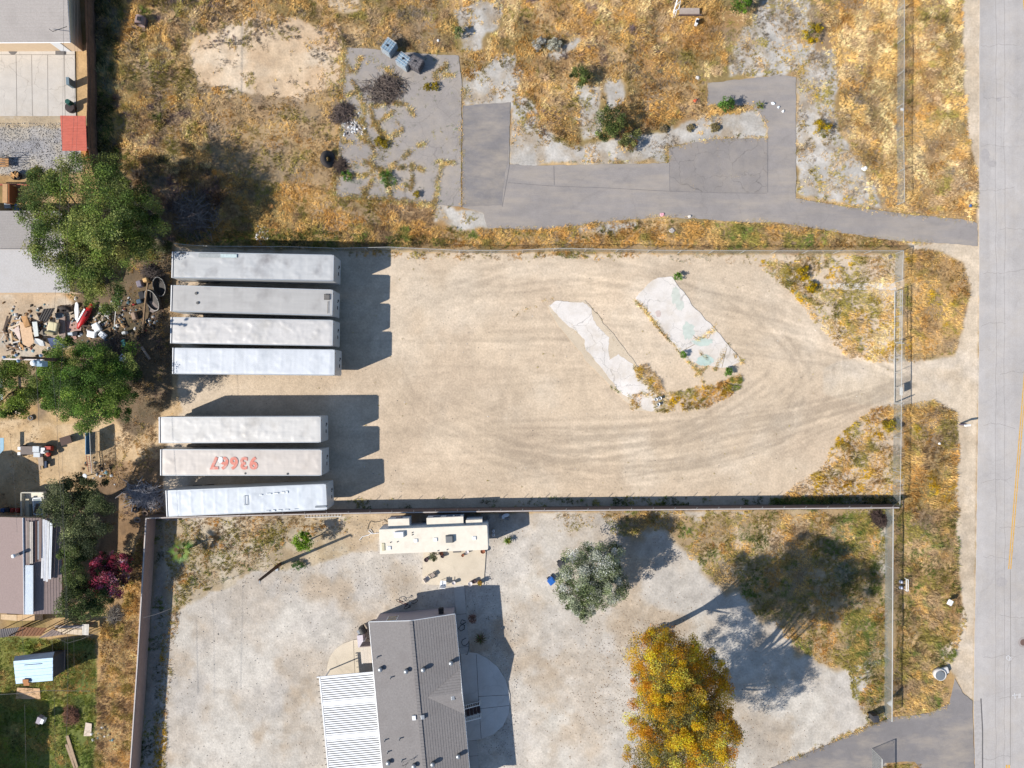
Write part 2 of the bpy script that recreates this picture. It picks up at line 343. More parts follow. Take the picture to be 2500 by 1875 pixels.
# streaks that follow the loops
rr = np.hypot((PXg-1480)/2.1, PYg-890)+12*fbm(PXg, PYg, 220, 3, 33); an = np.arctan2(PYg-890, (PXg-1480)/2.1)
trk += .035*(fbm(rr+10*fbm(PXg, PYg, 60, 2, 36), an*26, 4, 3, 44)-.5)*soft(((rr > 130) & (rr < 330)).astype(float), 6)
mot = 1+(.24-.1*gmask(LOT, 5, 40, 71))*(fbm(PXg, PYg, 18, 5, 301)-.5)+.14*(fbm(PXg, PYg, 140, 3, 302)-.5)
col *= (mot*(1+np.clip(trk, -.13, .08)*mlot*np.clip((PXg-700)/700, .45, 1)*.85))[..., None]
Z = .05*(fbm(PXg, PYg, 60, 4, 303)-.5)*(1-mlot)-.03+.012*trk*mlot
flat = np.zeros(GX.shape)
for pl in (PAD, STRIP, DRIVE, RVSLAB, WALK, WALK2, HALF_E, HALF_W, NWSLAB, SLAB_A, SLAB_B): flat = np.maximum(flat, pip(PXg, PYg, pl))
flat = np.clip(soft(flat.astype(float), 6)*4, 0, 1); Z = Z*(1-flat)-.03*flat
ny, nx = GX.shape; V = np.c_[GX.ravel(), GY.ravel(), Z.ravel()]
ii = (np.arange(ny-1)[:, None]*nx+np.arange(nx-1)[None, :]).ravel(); F = np.c_[ii, ii+1, ii+nx+1, ii+nx]
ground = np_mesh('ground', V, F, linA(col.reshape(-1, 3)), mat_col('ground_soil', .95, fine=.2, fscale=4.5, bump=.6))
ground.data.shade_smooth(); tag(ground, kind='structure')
del V, F

# ---- hard surfaces ------------------------------------------------
def densify(poly, step=5, amp=2.0, seed=3, sc=14):
    out = []; n = len(poly)
    for i in range(n):
        a = poly[i]; b = poly[(i+1) % n]; d = math.hypot(b[0]-a[0], b[1]-a[1]); k = max(1, int(d/step)) if d < 3000 else 60
        for j in range(k):
            x = a[0]+(b[0]-a[0])*j/k; y = a[1]+(b[1]-a[1])*j/k
            out.append((x+(float(fbm(x, y, sc, 3, seed))-.5)*2*amp, y+(float(fbm(x, y, sc, 3, seed+9))-.5)*2*amp))
    return out
def sheet(name, poly, z, m, amp=2.0, thick=.05, step=5, sc=14, seed=3):
    pts = [P(x, y)[:2] for x, y in (densify(poly, step, amp, seed, sc) if amp else poly)]
    tri = geometry.tessellate_polygon([[Vector((p[0], p[1], 0)) for p in pts]])
    n = len(pts); vs = [(p[0], p[1], z) for p in pts]+[(p[0], p[1], z-thick) for p in pts]
    fs = []
    for t in tri:
        a, b, c = (Vector(pts[i]) for i in t)
        fs.append(tuple(t) if (b-a).cross(c-a) > 0 else tuple(t[::-1]))
    fs += [(i, (i+1) % n, n+(i+1) % n, n+i) for i in range(n)]
    o = MB().add(vs, fs).build(name, m); return tag(o, kind='structure')
def asphalt(name, rgb, crack=.5, cs=.28, streak=0., fine=.08, dust=None):
    m = bpy.data.materials.new(name); m.use_nodes = True; t = m.node_tree; b = _bsdf(m); L = t.links.new
    b.inputs['Roughness'].default_value = .92; b.inputs['Specular IOR Level'].default_value = .2
    tc = t.nodes.new('ShaderNodeTexCoord')
    def noise(scale, det, lo, hi, vec=None, seedv=0):
        n = t.nodes.new('ShaderNodeTexNoise'); n.inputs['Scale'].default_value = scale; n.inputs['Detail'].default_value = det; n.inputs['Roughness'].default_value = .62
        mp = t.nodes.new('ShaderNodeMapping'); mp.inputs['Location'].default_value = (seedv, seedv*.7, 0)
        if vec: mp.inputs['Scale'].default_value = vec
        L(tc.outputs['Object'], mp.inputs[0]); L(mp.outputs[0], n.inputs['Vector'])
        r = t.nodes.new('ShaderNodeMapRange'); r.inputs[1].default_value = .3; r.inputs[2].default_value = .7; r.inputs[3].default_value = lo; r.inputs[4].default_value = hi
        L(n.outputs['Fac'], r.inputs[0]); return r.outputs[0], n
    a, _ = noise(.12, 5, .9, 1.1); c, _ = noise(.9, 6, .93, 1.07, None, 4); d, _ = noise(9, 6, 1-fine, 1+fine, None, 9)
    def mul(p, q):
        k = t.nodes.new('ShaderNodeMath'); k.operation = 'MULTIPLY'; L(p, k.inputs[0]); L(q, k.inputs[1]); return k.outputs[0]
    f = mul(mul(a, c), d)
    if streak:
        s, _ = noise(1., 3, 1-streak, 1+streak, (.55, .012, 1) if streak > 0 else (1, 1, 1), 2); f = mul(f, s)
    if crack:
        nz = t.nodes.new('ShaderNodeTexNoise'); nz.inputs['Scale'].default_value = .8; nz.inputs['Detail'].default_value = 5
        L(tc.outputs['Object'], nz.inputs['Vector'])
        sc = t.nodes.new('ShaderNodeVectorMath'); sc.operation = 'MULTIPLY_ADD'; sc.inputs[1].default_value = (1.6, 1.6, 0)
        L(nz.outputs['Color'], sc.inputs[0]); L(tc.outputs['Object'], sc.inputs[2])
        v = t.nodes.new('ShaderNodeTexVoronoi'); v.feature = 'DISTANCE_TO_EDGE'; v.inputs['Scale'].default_value = cs; L(sc.outputs[0], v.inputs['Vector'])
        r = t.nodes.new('ShaderNodeMapRange'); r.inputs[1].default_value = .0; r.inputs[2].default_value = .011; r.inputs[3].default_value = 1-crack; r.inputs[4].default_value = 1
        L(v.outputs['Distance'], r.inputs[0]); f = mul(f, r.outputs[0])
    mx = t.nodes.new('ShaderNodeVectorMath'); mx.operation = 'SCALE'; mx.inputs[0].default_value = lin(rgb); L(f, mx.inputs['Scale'])
    dn = t.nodes.new('ShaderNodeTexNoise'); dn.inputs['Scale'].default_value = .32; dn.inputs['Detail'].default_value = 9; dn.inputs['Roughness'].default_value = .68
    dm = t.nodes.new('ShaderNodeMapping'); dm.inputs['Scale'].default_value = dust[1] if dust else (1, 1, 1); dm.inputs['Location'].default_value = (31, 17, 0); L(tc.outputs['Object'], dm.inputs[0]); L(dm.outputs[0], dn.inputs['Vector'])
    dr = t.nodes.new('ShaderNodeMapRange'); dr.inputs[1].default_value = .46; dr.inputs[2].default_value = .74; dr.inputs[4].default_value = dust[0] if dust else .3; L(dn.outputs['Fac'], dr.inputs[0])
    dx_ = t.nodes.new('ShaderNodeMix'); dx_.data_type = 'RGBA'; dx_.inputs['B'].default_value = (*lin((206, 190, 168)), 1); L(dr.outputs[0], dx_.inputs['Factor']); L(mx.outputs[0], dx_.inputs['A'])
    bp = t.nodes.new('ShaderNodeBump'); bp.inputs['Strength'].default_value = .4; bp.inputs['Distance'].default_value = .02; L(d, bp.inputs['Height']); L(bp.outputs[0], b.inputs['Normal'])
    L(dx_.outputs['Result'], b.inputs['Base Color']); return m
A1 = asphalt('asphalt_worn', (166,158,152), .25, .3, 0, .1, (.55, (1, 1, 1))); A2 = asphalt('asphalt_patch', (160,153,149), .07, .12, .0, .08, (.5, (.35, 1.6, 1))); A3 = asphalt('asphalt_drive', (142,137,136), .06, .2, .0, .08, (.6, (.5, 1.3, 1)))
CO = asphalt('concrete_cream', (228,214,192), .1, .12, 0, .05); CG = asphalt('concrete_grey', (214,206,196), .25, .35, 0, .06); CP = asphalt('concrete_pale', (214,208,200), .12, .2, 0, .05)
CD = asphalt('concrete_dusty', (238,230,222), .4, .4, 0, .07, (.7, (1, 1, 1)))
RD = asphalt('asphalt_road', (194,188,184), .07, .16, .11)
sheet('asphalt_pad', PAD, .022, A1, 2.5)
sheet('asphalt_driveway', STRIP, .018, A2, 2.5)
sheet('asphalt_patch', [(1633,398),(1634,362),(1734,341),(1872,339),(1874,470),(1760,470),(1636,468)], .026, asphalt('asphalt_cracked', (154,147,143), .35, .38), 1.2, .004)
sheet('asphalt_patch', [(1129,258),(1245,251),(1240,395),(1232,420),(1225,502),(1129,504)], .026, A3, 1.5, .004)
sheet('driveway', DRIVE, .02, A3, 2.)
sheet('concrete_slab', [(1335,745),(1430,733),(1446,752),(1540,872),(1625,985),(1606,1006),(1550,1004),(1430,880),(1362,795)], .012, asphalt('concrete_dusted', (219,201,176), .15, .5, 0, .08), 4., sc=24); sheet('concrete_slab', SLAB_A, .02, CD, 4., .01, sc=16)
sheet('concrete_slab', SLAB_B, .02, CD, 4., sc=18)
sheet('patio', RVSLAB, .06, CO, .6)
sheet('path', WALK, .05, CP, .4); sheet('path', WALK2, .05, CP, .4)
sheet('patio', HALF_E, .045, asphalt('concrete_bright', (236,230,222), .1, .12, 0, .04), .3); sheet('patio', HALF_W, .05, CO, .4)
sheet('patio', NWSLAB, .05, CG, .4)
sheet('path', [(2010,693),(2186,690),(2187,708),(2010,706)], .012, CD, 3, sc=12)
ROAD = [(2393,-3000),(3100,-3000),(3100,5000),(2386,5000),(2381,1875),(2377,1712),(2384,1300),(2390,900),(2391,400)]
sheet('road', ROAD, .03, RD, 1.2, step=10)
# thin joints, patches and paint on the paving
_j = mat('seam_dark', (132,128,128), .95, var=.2)
jm = mat('joint_dark', (110,104,98), .95, var=.1)
def stripe(pts, wpx, z, m, name, kind='structure'):
    mb = MB(); q = [Vector(P(x, y, 0)[:2]) for x, y in pts]; vs = []
    for i, p in enumerate(q):
        d = q[min(i+1, len(q)-1)]-q[max(i-1, 0)]; d.normalize(); n = Vector((-d.y, d.x))*wpx/SC/2; vs += [(*(p+n), z), (*(p-n), z)]
    mb.add(vs, [(2*i, 2*i+1, 2*i+3, 2*i+2) for i in range(len(q)-1)]); return tag(mb.build(name, m), kind=kind)
ym = mat('paint_yellow', (236,180,70), .8, var=.25, scale=6, dirt=((200,180,150), 3, .5)); wm = mat('paint_white', (236,236,238), .8, var=.1)
for x0, x1 in (((2501, 905), (2462, 1389)), ((2506, 905), (2467, 1389))):
    stripe([x0, ((x0[0]*2+x1[0])/3-0, (x0[1]*2+x1[1])/3), ((x0[0]+2*x1[0])/3, (x0[1]+2*x1[1])/3), x1], 2.4, .036, ym, 'lane_line')
stripe([(2495,-40),(2500,20),(2508,60)], 3, .036, ym, 'lane_line'); stripe([(2457,1867),(2456,1920)], 4, .036, ym, 'lane_line'); stripe([(2463,1867),(2462,1920)], 4, .036, ym, 'lane_line')
stripe([(2466,1390),(2467,1560),(2466,1868)], .7, .034, jm, 'road_joint')
stripe([(2394,1705),(2398,1780),(2398,1930)], 2.6, .05, mat('kerb_dark', (110,106,106), .95), 'kerb_edge')
kb = MB(); kb.prism([P(2377,1712)[:2], P(2396,1710)[:2], P(2398,1930)[:2], P(2381,1930)[:2]], 0, .045); tag(kb.build('gutter', mat('gutter_concrete', (190,184,180), .9)), kind='structure')
# survey marks sprayed on the road
for a in ([(2476,1692),(2478,1706)], [(2470,1698),(2484,1696)], [(2487,1693),(2487,1704)], [(2490,1692),(2490,1704)]): stripe(a, 1.3, .036, wm, 'road_mark')
for a in ([(2457,1602),(2462,1600),(2466,1605),(2462,1612),(2457,1608),(2457,1602)], [(2463,1606),(2467,1604),(2468,1610),(2463,1612)]): stripe(a, 1.2, .036, wm, 'road_mark')
tar_ = mat('crack_grey', (150,145,142), .95, var=.3, scale=2)
tar = mat('tar_stain', (184,178,175), .95, var=.1, scale=4)
def blot(x, y, rx, ry, m, z, name='stain', seed=1, n=26):
    r = random.Random(seed); pts = [P(x+rx*math.cos(a)*r.uniform(.75, 1.15), y+ry*math.sin(a)*r.uniform(.75, 1.15))[:2] for a in [2*math.pi*i/n for i in range(n)]]
    return tag(MB().add([(*p, z) for p in pts], [tuple(range(n-1, -1, -1))]).build(name, m), kind='structure')
for i, (x, y, a, b) in enumerate([(2445,1420,14,12),(2438,243,7,6),(2404,380,12,16),(2422,400,11,9)]): blot(x, y, a, b, tar, .033, seed=i)
stripe([(2457,1640),(2466,1612),(2482,1600),(2500,1596)], 1.5, .035, tar, 'stain')
for pts in ([(1240,446),(1340,454),(1480,459),(1632,467),(1760,471),(1872,472)], [(1634,398),(1635,466)], [(1874,338),(1874,470)], [(1352,405),(1353,452)], [(1244,402),(1226,505)], [(1130,258),(1129,505)]): stripe(pts, 1., .032, _j, 'seam')
rk = random.Random(9)
for i in range(17):
    y = -20+i*117+rk.uniform(-30, 30); x0 = rk.choice([2394, 2400, 2440]); p_ = [(x0, y)]
    while p_[-1][0] < x0+rk.uniform(60, 130): p_.append((p_[-1][0]+rk.uniform(4, 9), p_[-1][1]+rk.uniform(-3.5, 3.5)))
    stripe(p_, .55, .0345, tar_, 'crack')
for x in (2452, 2431): stripe([(x+rk.uniform(-2, 2), y) for y in range(-40, 1940, 40)], .6, .0335, tar_, 'crack')
# faded paint left on the island slab
for i, (x, y, a, b, c) in enumerate([(1650,722,12,24,(214,217,205)),(1660,745,10,14,(215,218,207)),(1680,808,16,22,(210,217,206)),(1715,835,26,10,(205,217,206)),(1722,880,22,14,(198,216,207)),(1607,766,7,9,(220,200,190))]):
    blot(x, y, a, b, mat('faded_paint_%d' % i, c, .9, var=.12, scale=2), .0245+.0015*i, 'faded_paint', i+9)
for pts in ([(1703,828),(1720,836),(1740,810)], [(1660,860),(1700,838)], [(1672,800),(1705,830)], [(1762,898),(1774,850)]): stripe(pts, 1.1, .026, mat('crack_dirt', (150,128,92), .95), 'crack')
# concrete joints
for pts in ([(40,134),(42,284)], [(78,134),(80,284)], [(117,134),(118,284)], [(158,134),(160,284)], [(-30,134),(184,134)]): stripe(pts, .9, .054, jm, 'joint')
for pts in ([(1163,1597),(1168,1700),(1175,1803)], [(1168,1700),(1244,1696)], [(1171,1730),(1243,1722)]): stripe(pts, 1., .049, jm, 'joint')
for pts in ([(1114,1500),(1138,1498)], [(1120,1580),(1145,1578)], [(1143,1846),(1168,1844)]): stripe(pts, .9, .054, jm, 'joint')
for pts in ([(863,1563),(867,1650)],): stripe(pts, .9, .054, jm, 'joint')
# ================================================================ VEGETATION
rg = np.random.default_rng(42)
HARD = [PAD, STRIP, DRIVE, SLAB_A, SLAB_B, RVSLAB, WALK, WALK2, HALF_E, HALF_W, NWSLAB]
BARE = [SAND1, SAND2]+CONC
TUFTS = {'dry_grass': [], 'green_weeds': [], 'scrub': []}
GD_ = 2.9
def grass(kind, poly, dens, pal, h=(.15, .35), thr=.0, sc=40, seed=1, keep_bare=.012, amp=10, avoid=True, hard=True, csc=35, spread=.10):
    xs = [p[0] for p in poly]; ys = [p[1] for p in poly]; x0, x1, y0, y1 = max(min(xs), -80), min(max(xs), 2600), max(min(ys), -70), min(max(ys), 1950)
    n = int((x1-x0)*(y1-y0)/SC**2*dens*GD_); x = rg.uniform(x0, x1, n); y = rg.uniform(y0, y1, n)
    wx = (fbm(x, y, 50, 3, seed)-.5)*2*amp; wy = (fbm(x, y, 50, 3, seed+5)-.5)*2*amp
    k = pip(x+wx, y+wy, poly)
    if thr: k &= (fbm(x, y, sc, 4, seed+40) + rg.normal(0, .05, n)) > thr
    x, y = x[k], y[k]
    if hard:
        k = np.ones(len(x), bool); bx = x+rg.normal(0, 2.5, len(x)); by = y+rg.normal(0, 2.5, len(x))
        for p in HARD: k &= ~pip(bx, by, p)
        x, y = x[k], y[k]
    if avoid:
        k = np.ones(len(x), bool); bx = x+(fbm(x, y, 45, 4, 5)-.5)*60; by = y+(fbm(x, y, 45, 4, 6)-.5)*60
        for p in BARE: k &= ~(pip(bx, by, p) & (rg.random(len(x)) > keep_bare))
        x, y = x[k], y[k]
    n = len(x); cols = np.array([c for c, _ in pal], float); lw = np.array([w0 for _, w0 in pal], float)
    W = np.stack([np.log(lw[i]+1e-6)+12*(fbm(x, y, csc, 4, seed+60+i*13)-.5)+rg.gumbel(0, .24, n) for i in range(len(pal))])
    W = np.exp(2.2*(W-W.max(0))); W /= W.sum(0); c = (W.T @ cols)*rg.normal(1, .06, (n, 1))
    hh = 1.05*rg.uniform(*h, n)*(.15+1.7*fbm(x, y, 24, 3, 190)**1.2)
    TUFTS[kind].append((x, y, hh, linA(np.clip(c, 5, 255)), np.full(n, spread)))
def line_weeds(kind, pts, dens, pal, width=5, h=(.1, .3), spread=.1):
    for (a, b) in zip(pts[:-1], pts[1:]):
        d = math.hypot(b[0]-a[0], b[1]-a[1]); n = max(1, int(d*dens)); t = rg.random(n)
        j = 4*(vnoise(t*d+a[0], t*0+a[1], 20, 55)-.5)
        x = a[0]+(b[0]-a[0])*t+rg.normal(0, width/2, n)+j; y = a[1]+(b[1]-a[1])*t+rg.normal(0, width/2, n)+j
        k = (vnoise(x, y, 9, 57) > .3) | (rg.random(n) < .15); x, y = x[k], y[k]; n = len(x)
        cols = np.array([c for c, _ in pal], float); pw = np.array([w0 for _, w0 in pal]); c = cols[rg.choice(len(pal), n, p=pw/pw.sum())]*rg.normal(1, .1, (n, 1))
        TUFTS[kind].append((x, y, rg.uniform(*h, n), linA(np.clip(c, 5, 255)), np.full(n, spread)))
def build_tufts(name, kind, nb, m, wid=.045):
    x, y, h, c, sp = (np.concatenate([q[i] for q in TUFTS[kind]]) for i in range(5))
    wx = (x-1250)/SC; wy = (937.5-y)/SC; n = len(wx); N = n*nb
    I = np.repeat(np.arange(n), nb); fa = 6*np.pi*fbm(x, y, 130, 3, 611); a = fa[I]+rg.normal(0, 1.0, N); tilt = rg.uniform(.15, 1.25, N); L = h[I]*rg.uniform(.5, 1.15, N)
    r = sp[I]*rg.random(N)**.5*1.3; ba = rg.uniform(0, 2*np.pi, N)
    bx = wx[I]+r*np.cos(ba); by = wy[I]+r*np.sin(ba)
    dxx = np.cos(a)*np.sin(tilt)*L; dyy = np.sin(a)*np.sin(tilt)*L; dz = np.cos(tilt)*L
    wdt = wid*rg.uniform(.6, 1.3, N); px_, py_ = -np.sin(a)*wdt, np.cos(a)*wdt; z0 = -.03
    A = np.c_[bx-px_, by-py_, np.full(N, z0)]; B = np.c_[bx+px_, by+py_, np.full(N, z0)]; T = np.c_[bx+dxx, by+dyy, dz+z0]
    M1 = np.c_[bx+dxx*.45+px_*.6, by+dyy*.45+py_*.6, dz*.55+z0]
    V = np.stack([A, B, M1, T], 1).reshape(-1, 3); F = np.arange(4*N).reshape(-1, 4)
    cc = c[I]*rg.normal(1, .13, (N, 1)); cc = cc*(.7+.64*fbm(x, y, 16, 3, 777))[I][:, None]*np.array([1.07, 1.08, 1.14]); C = np.repeat(np.clip(cc*1.32, .002, .9), 4, 0)
    o = np_mesh(name, V, F, C, m); tag(o, kind='stuff'); return o
GOLD = (226,188,118); PGOLD = (240,214,158); ORG = (210,164,92); TAN = (198,170,130); BRN = (160,132,98); OLV = (164,150,80); GRN = (112,126,58); YEL = (206,166,30); GRY = (150,136,118); DGN = (76,86,50); PUR = (128,108,104); SAGE = (148,152,130)
FIELD = [(226,-60),(2345,-60),(2352,200),(2365,330),(2388,450),(2372,530),(2244,522),(2081,500),(1950,480),(1900,545),(2200,590),(2205,606),(430,600),(400,420),(240,400)]
grass('dry_grass', [(226,-60),(520,-60),(500,100),(480,220),(520,400),(500,420),(300,430),(240,400)], 12, [(GOLD,2.8),(OLV,1.3),(TAN,.8),(PUR,.5),(GRN,.3),(PGOLD,1.6)], (.25, .5), seed=11)
grass('dry_grass', [(500,-60),(1120,-60),(1120,130),(845,116),(835,200),(500,215),(480,90)], 10, [(TAN,1.2),(BRN,.8),(GOLD,1.6),(OLV,.9),(ORG,.8),(GRY,.5)], (.2, .4), seed=21)
grass('dry_grass', [(480,212),(838,190),(832,480),(560,470),(470,410)], 8, [(BRN,.7),(GRY,.8),(TAN,1.3),(ORG,.8),(OLV,1.),(GOLD,1.5)], (.16, .34), .32, seed=31)
grass('dry_grass', [(440,400),(620,440),(830,470),(960,485),(1060,505),(1060,555),(560,580),(430,600)], 12, [(ORG,1.8),(GOLD,1.5),(BRN,.8),(OLV,.7)], (.2, .42), seed=41)
grass('dry_grass', [(1120,-60),(1770,-60),(1770,180),(1725,200),(1725,260),(1850,262),(1560,330),(1400,352),(1250,250),(1128,190)], 11, [(GOLD,2.2),(ORG,1.6),(TAN,.9),(PGOLD,1),(OLV,.7),(PUR,.45)], (.22, .46), seed=51)
grass('dry_grass', [(1250,215),(1300,230),(1420,300),(1420,370),(1330,345),(1260,280)], 9, [(ORG,1.2),(BRN,1),(OLV,.8),(PUR,.6)], (.2, .4), seed=53, avoid=False)
grass('dry_grass', [(1770,-60),(1960,-60),(2040,100),(2050,230),(2090,330),(2160,500),(2000,490),(1945,470),(1945,188),(1770,180)], 7, [(GRY,1.5),(OLV,1),(TAN,1.2),(YEL,.35),(PGOLD,.7)], (.16, .32), .47, sc=30, seed=61, avoid=False)
grass('dry_grass', [(1960,-60),(2345,-60),(2352,200),(2365,330),(2388,450),(2372,530),(2244,522),(2165,510),(2090,400),(2050,260),(2030,100)], 12, [(GOLD,2),(PGOLD,2.2),(ORG,.6),(TAN,1),(GRY,.35),(OLV,.4)], (.2, .42), seed=71)
grass('dry_grass', [(560,572),(1060,552),(1300,563),(1500,540),(1806,545),(2010,563),(2190,590),(2205,605),(1250,606),(560,603)], 13, [(ORG,1.5),(GOLD,1.6),(OLV,1.1),(BRN,.8),(GRN,.5)], (.22, .45), seed=81, keep_bare=.3)
grass('green_weeds', [(430,570),(700,560),(1130,585),(1250,590),(1240,607),(430,602)], 12, [(GRN,2),(OLV,1),(DGN,1)], (.2, .45), .45, seed=91)
grass('green_weeds', WEEDW, 12, [(GRN,1),(DGN,1.5),(SAGE,.8),(GRY,.7),(OLV,.5)], (.3, .7), seed=93)
grass('scrub', [(400,380),(500,400),(560,480),(500,560),(420,590),(340,560),(320,420)], 10, [(PUR,1.6),(BRN,1),(GRY,1),(DGN,.5)], (.3, .7), seed=95)
grass('dry_grass', [(300,640),(425,610),(425,900),(395,1000),(385,1100),(355,1255),(250,1290),(240,1140),(320,1000),(330,800)], 8, [(BRN,1.4),(ORG,.7),(TAN,.8),(OLV,.6),(PUR,.8)], (.12, .3), .42, seed=97)
# lot
grass('dry_grass', [(1850,655),(1960,628),(2200,616),(2202,880),(2130,884),(2060,868),(2015,812),(1965,752),(1925,705)], 12, [(GOLD,2),(PGOLD,1),(OLV,1),(YEL,.5),(TAN,1)], (.18, .38), .33, seed=101)
grass('green_weeds', [(1840,630),(1920,640),(2000,690),(2060,720),(2080,800),(2030,800),(1970,740),(1900,690)], 7, [(OLV,2),(YEL,1.6),(GRN,.6),(SAGE,.5)], (.2, .4), .5, sc=26, seed=103)
grass('green_weeds', [(1890,630),(2100,655),(2060,680),(1920,672)], 9, [(YEL,2),(OLV,1.5),(GRN,.5)], (.2, .4), .52, sc=24, seed=104)
grass('dry_grass', [(1540,618),(2200,614),(2200,640),(1900,650),(1700,640)], 6, [(TAN,1.5),(SAGE,1),(OLV,1),(GOLD,1)], (.1, .24), .52, sc=22, seed=105)
grass('dry_grass', [(830,612),(1250,612),(1560,612),(1560,628),(1250,634),(830,628)], 12, [(ORG,2),(OLV,1),(TAN,1),(GRN,.3)], (.14, .3), .44, sc=30, seed=107)
grass('dry_grass', [(2209,608),(2300,612),(2345,645),(2372,700),(2356,760),(2342,830),(2325,868),(2209,882)], 11, [(ORG,1.3),(GOLD,1.7),(TAN,1),(OLV,.7),(YEL,.4),(BRN,.5)], (.18, .4), seed=109)
grass('dry_grass', [(2196,988),(2150,990),(2120,1002),(2095,1020),(2050,1060),(2020,1115),(1970,1170),(1905,1212),(1925,1236),(2203,1236),(2203,990)], 12, [(GOLD,2),(TAN,1),(OLV,1.2),(YEL,.7),(ORG,.8)], (.2, .42), .3, seed=111)
grass('dry_grass', [(2206,988),(2275,975),(2335,1008),(2343,1040),(2338,1245),(2206,1240)], 13, [(ORG,1.6),(GOLD,1.4),(BRN,.9),(OLV,.9),(YEL,.4)], (.2, .42), seed=113)
grass('dry_grass', [(2184,1242),(2338,1243),(2336,1400),(2348,1440),(2360,1540),(2335,1600),(2290,1635),(2320,1700),(2270,1738),(2222,1743),(2184,1745)], 13, [(GOLD,1.6),(OLV,2.4),(TAN,1.7),(ORG,.15),(BRN,.6),(GRN,.6)], (.2, .42), seed=115)
grass('green_weeds', [(2190,1250),(2225,1250),(2225,1440),(2190,1440)], 8, [(GRN,1),(OLV,2)], (.15, .3), .45, seed=117); grass('green_weeds', [(2322,1240),(2345,1260),(2340,1440),(2320,1440)], 8, [(GRN,1.5),(DGN,1),(OLV,1)], (.2, .35), .45, seed=118)
grass('dry_grass', [(1548,890),(1575,893),(1610,935),(1625,955),(1700,950),(1755,938),(1812,905),(1806,955),(1740,990),(1660,1005),(1612,1008),(1600,985),(1560,930)], 14, [(ORG,1.8),(OLV,1.2),(YEL,1),(TAN,.8),(GRN,.4)], (.2, .4), .28, seed=119, hard=False)
grass('dry_grass', [(1530,965),(1565,960),(1570,995),(1545,1000)], 14, [(ORG,1),(OLV,1.5)], (.2, .4), seed=120, hard=False)
grass('green_weeds', [(840,1216),(1960,1214),(1960,1241),(840,1248)], 8, [(DGN,1.5),(GRN,1),(OLV,1)], (.15, .35), .52, seed=121)
grass('green_weeds', [(1880,1214),(2203,1212),(2203,1241),(1880,1242)], 16, [(DGN,1.5),(GRN,1.5),(OLV,1)], (.3, .6), .3, seed=123)
# south lot
grass('dry_grass', [(404,1266),(860,1256),(840,1300),(700,1320),(650,1370),(560,1400),(480,1440),(425,1500),(404,1500)], 10, [(ORG,1.6),(OLV,1.4),(TAN,1.2),(BRN,.6),(GRN,.3)], (.14, .3), .40, sc=36, seed=131)
grass('green_weeds', [(520,1310),(680,1290),(700,1380),(600,1400),(500,1440),(420,1500),(430,1400)], 6, [(OLV,2),(GRN,1)], (.12, .26), .5, seed=133)
grass('green_weeds', [(352,1268),(400,1268),(400,1500),(372,1930),(338,1930)], 7, [(DGN,1),(OLV,1),(GRN,1)], (.1, .25), .45, seed=135)
grass('dry_grass', [(404,1480),(440,1480),(420,1620),(402,1900),(372,1930),(385,1700)], 10, [(OLV,1.6),(ORG,1),(YEL,.4),(TAN,1)], (.15, .3), .4, seed=137)
grass('dry_grass', SGRASS, 14, [(OLV,2),(GOLD,1.3),(ORG,.9),(TAN,.8),(GRN,.9)], (.14, .3), .29, seed=141, amp=40)
grass('green_weeds', [(2020,1260),(2164,1252),(2164,1740),(2080,1700),(2060,1500)], 14, [(GRN,1.2),(OLV,2),(SAGE,.5)], (.15, .3), .40, seed=143)
grass('dry_grass', [(1290,1254),(1500,1254),(1480,1285),(1380,1300),(1300,1275)], 9, [(OLV,1.3),(TAN,1.4),(GOLD,1)], (.1, .24), .45, seed=145)
grass('dry_grass', [(2130,1875),(2240,1862),(2310,1868),(2330,1930),(2130,1930)], 14, [(OLV,1.5),(ORG,1.2),(GRN,.6)], (.2, .35), seed=147)
# far left gardens
grass('green_weeds', LAWN, 12, [((124,142,62),1.9),((150,156,62),1.6),(OLV,1.2),(DGN,.4),(GOLD,.5)], (.12, .32), .3, seed=151)
grass('dry_grass', [(90,1600),(232,1590),(236,1690),(150,1700),(100,1680)], 8, [(OLV,1),(GOLD,1),(ORG,.7)], (.15, .3), seed=152)
grass('dry_grass', GOLDW, 13, [(GOLD,1.6),(PGOLD,1.8),(BRN,.9),(TAN,1),(OLV,.9)], (.25, .5), seed=153)
grass('dry_grass', WDIRT, 3, [(TAN,1),(GOLD,1),(BRN,1)], (.06, .15), .5, seed=155)
for pl, th in ((SAND1, .60), (SAND2, .55), *[(c, .57) for c in CONC]): grass('dry_grass', pl, 9, [(TAN,1.4),(OLV,1),(GRY,1),(GOLD,1)], (.1, .26), th, sc=38, seed=161, avoid=False)
grass('scrub', [(470,60),(840,60),(840,130),(700,90),(480,120)], 7, [(PUR,1),(GRY,1),(OLV,1)], (.14, .3), .52, sc=20, seed=163, avoid=False)
grass('scrub', [(240,-60),(620,-60),(560,60),(420,120),(330,420),(240,420)], 7, [(PUR,1.5),(GRY,1),(BRN,.6)], (.2, .45), .55, sc=40, seed=165)
grass('scrub', [(1380,80),(1600,60),(1720,200),(1560,230),(1420,200)], 7, [(PUR,1.2),(GRY,1),(SAGE,.8)], (.16, .34), .55, sc=36, seed=167)
grass('scrub', [(2050,150),(2130,150),(2140,420),(2080,400)], 8, [(PUR,1.2),(GRY,1.2),(TAN,1)], (.12, .26), .42, sc=36, seed=169)
grass('dry_grass', [(843,130),(960,140),(1000,300),(1000,480),(822,478)], 9, [(GOLD,1.6),(OLV,1.2),(SAGE,.8)], (.12, .3), .57, sc=22, seed=173, avoid=False, hard=False)
grass('green_weeds', PAD, 2.6, [(SAGE,1.2),(OLV,1.4),(GRN,.8)], (.1, .26), .56, sc=14, seed=171, avoid=False, hard=False)
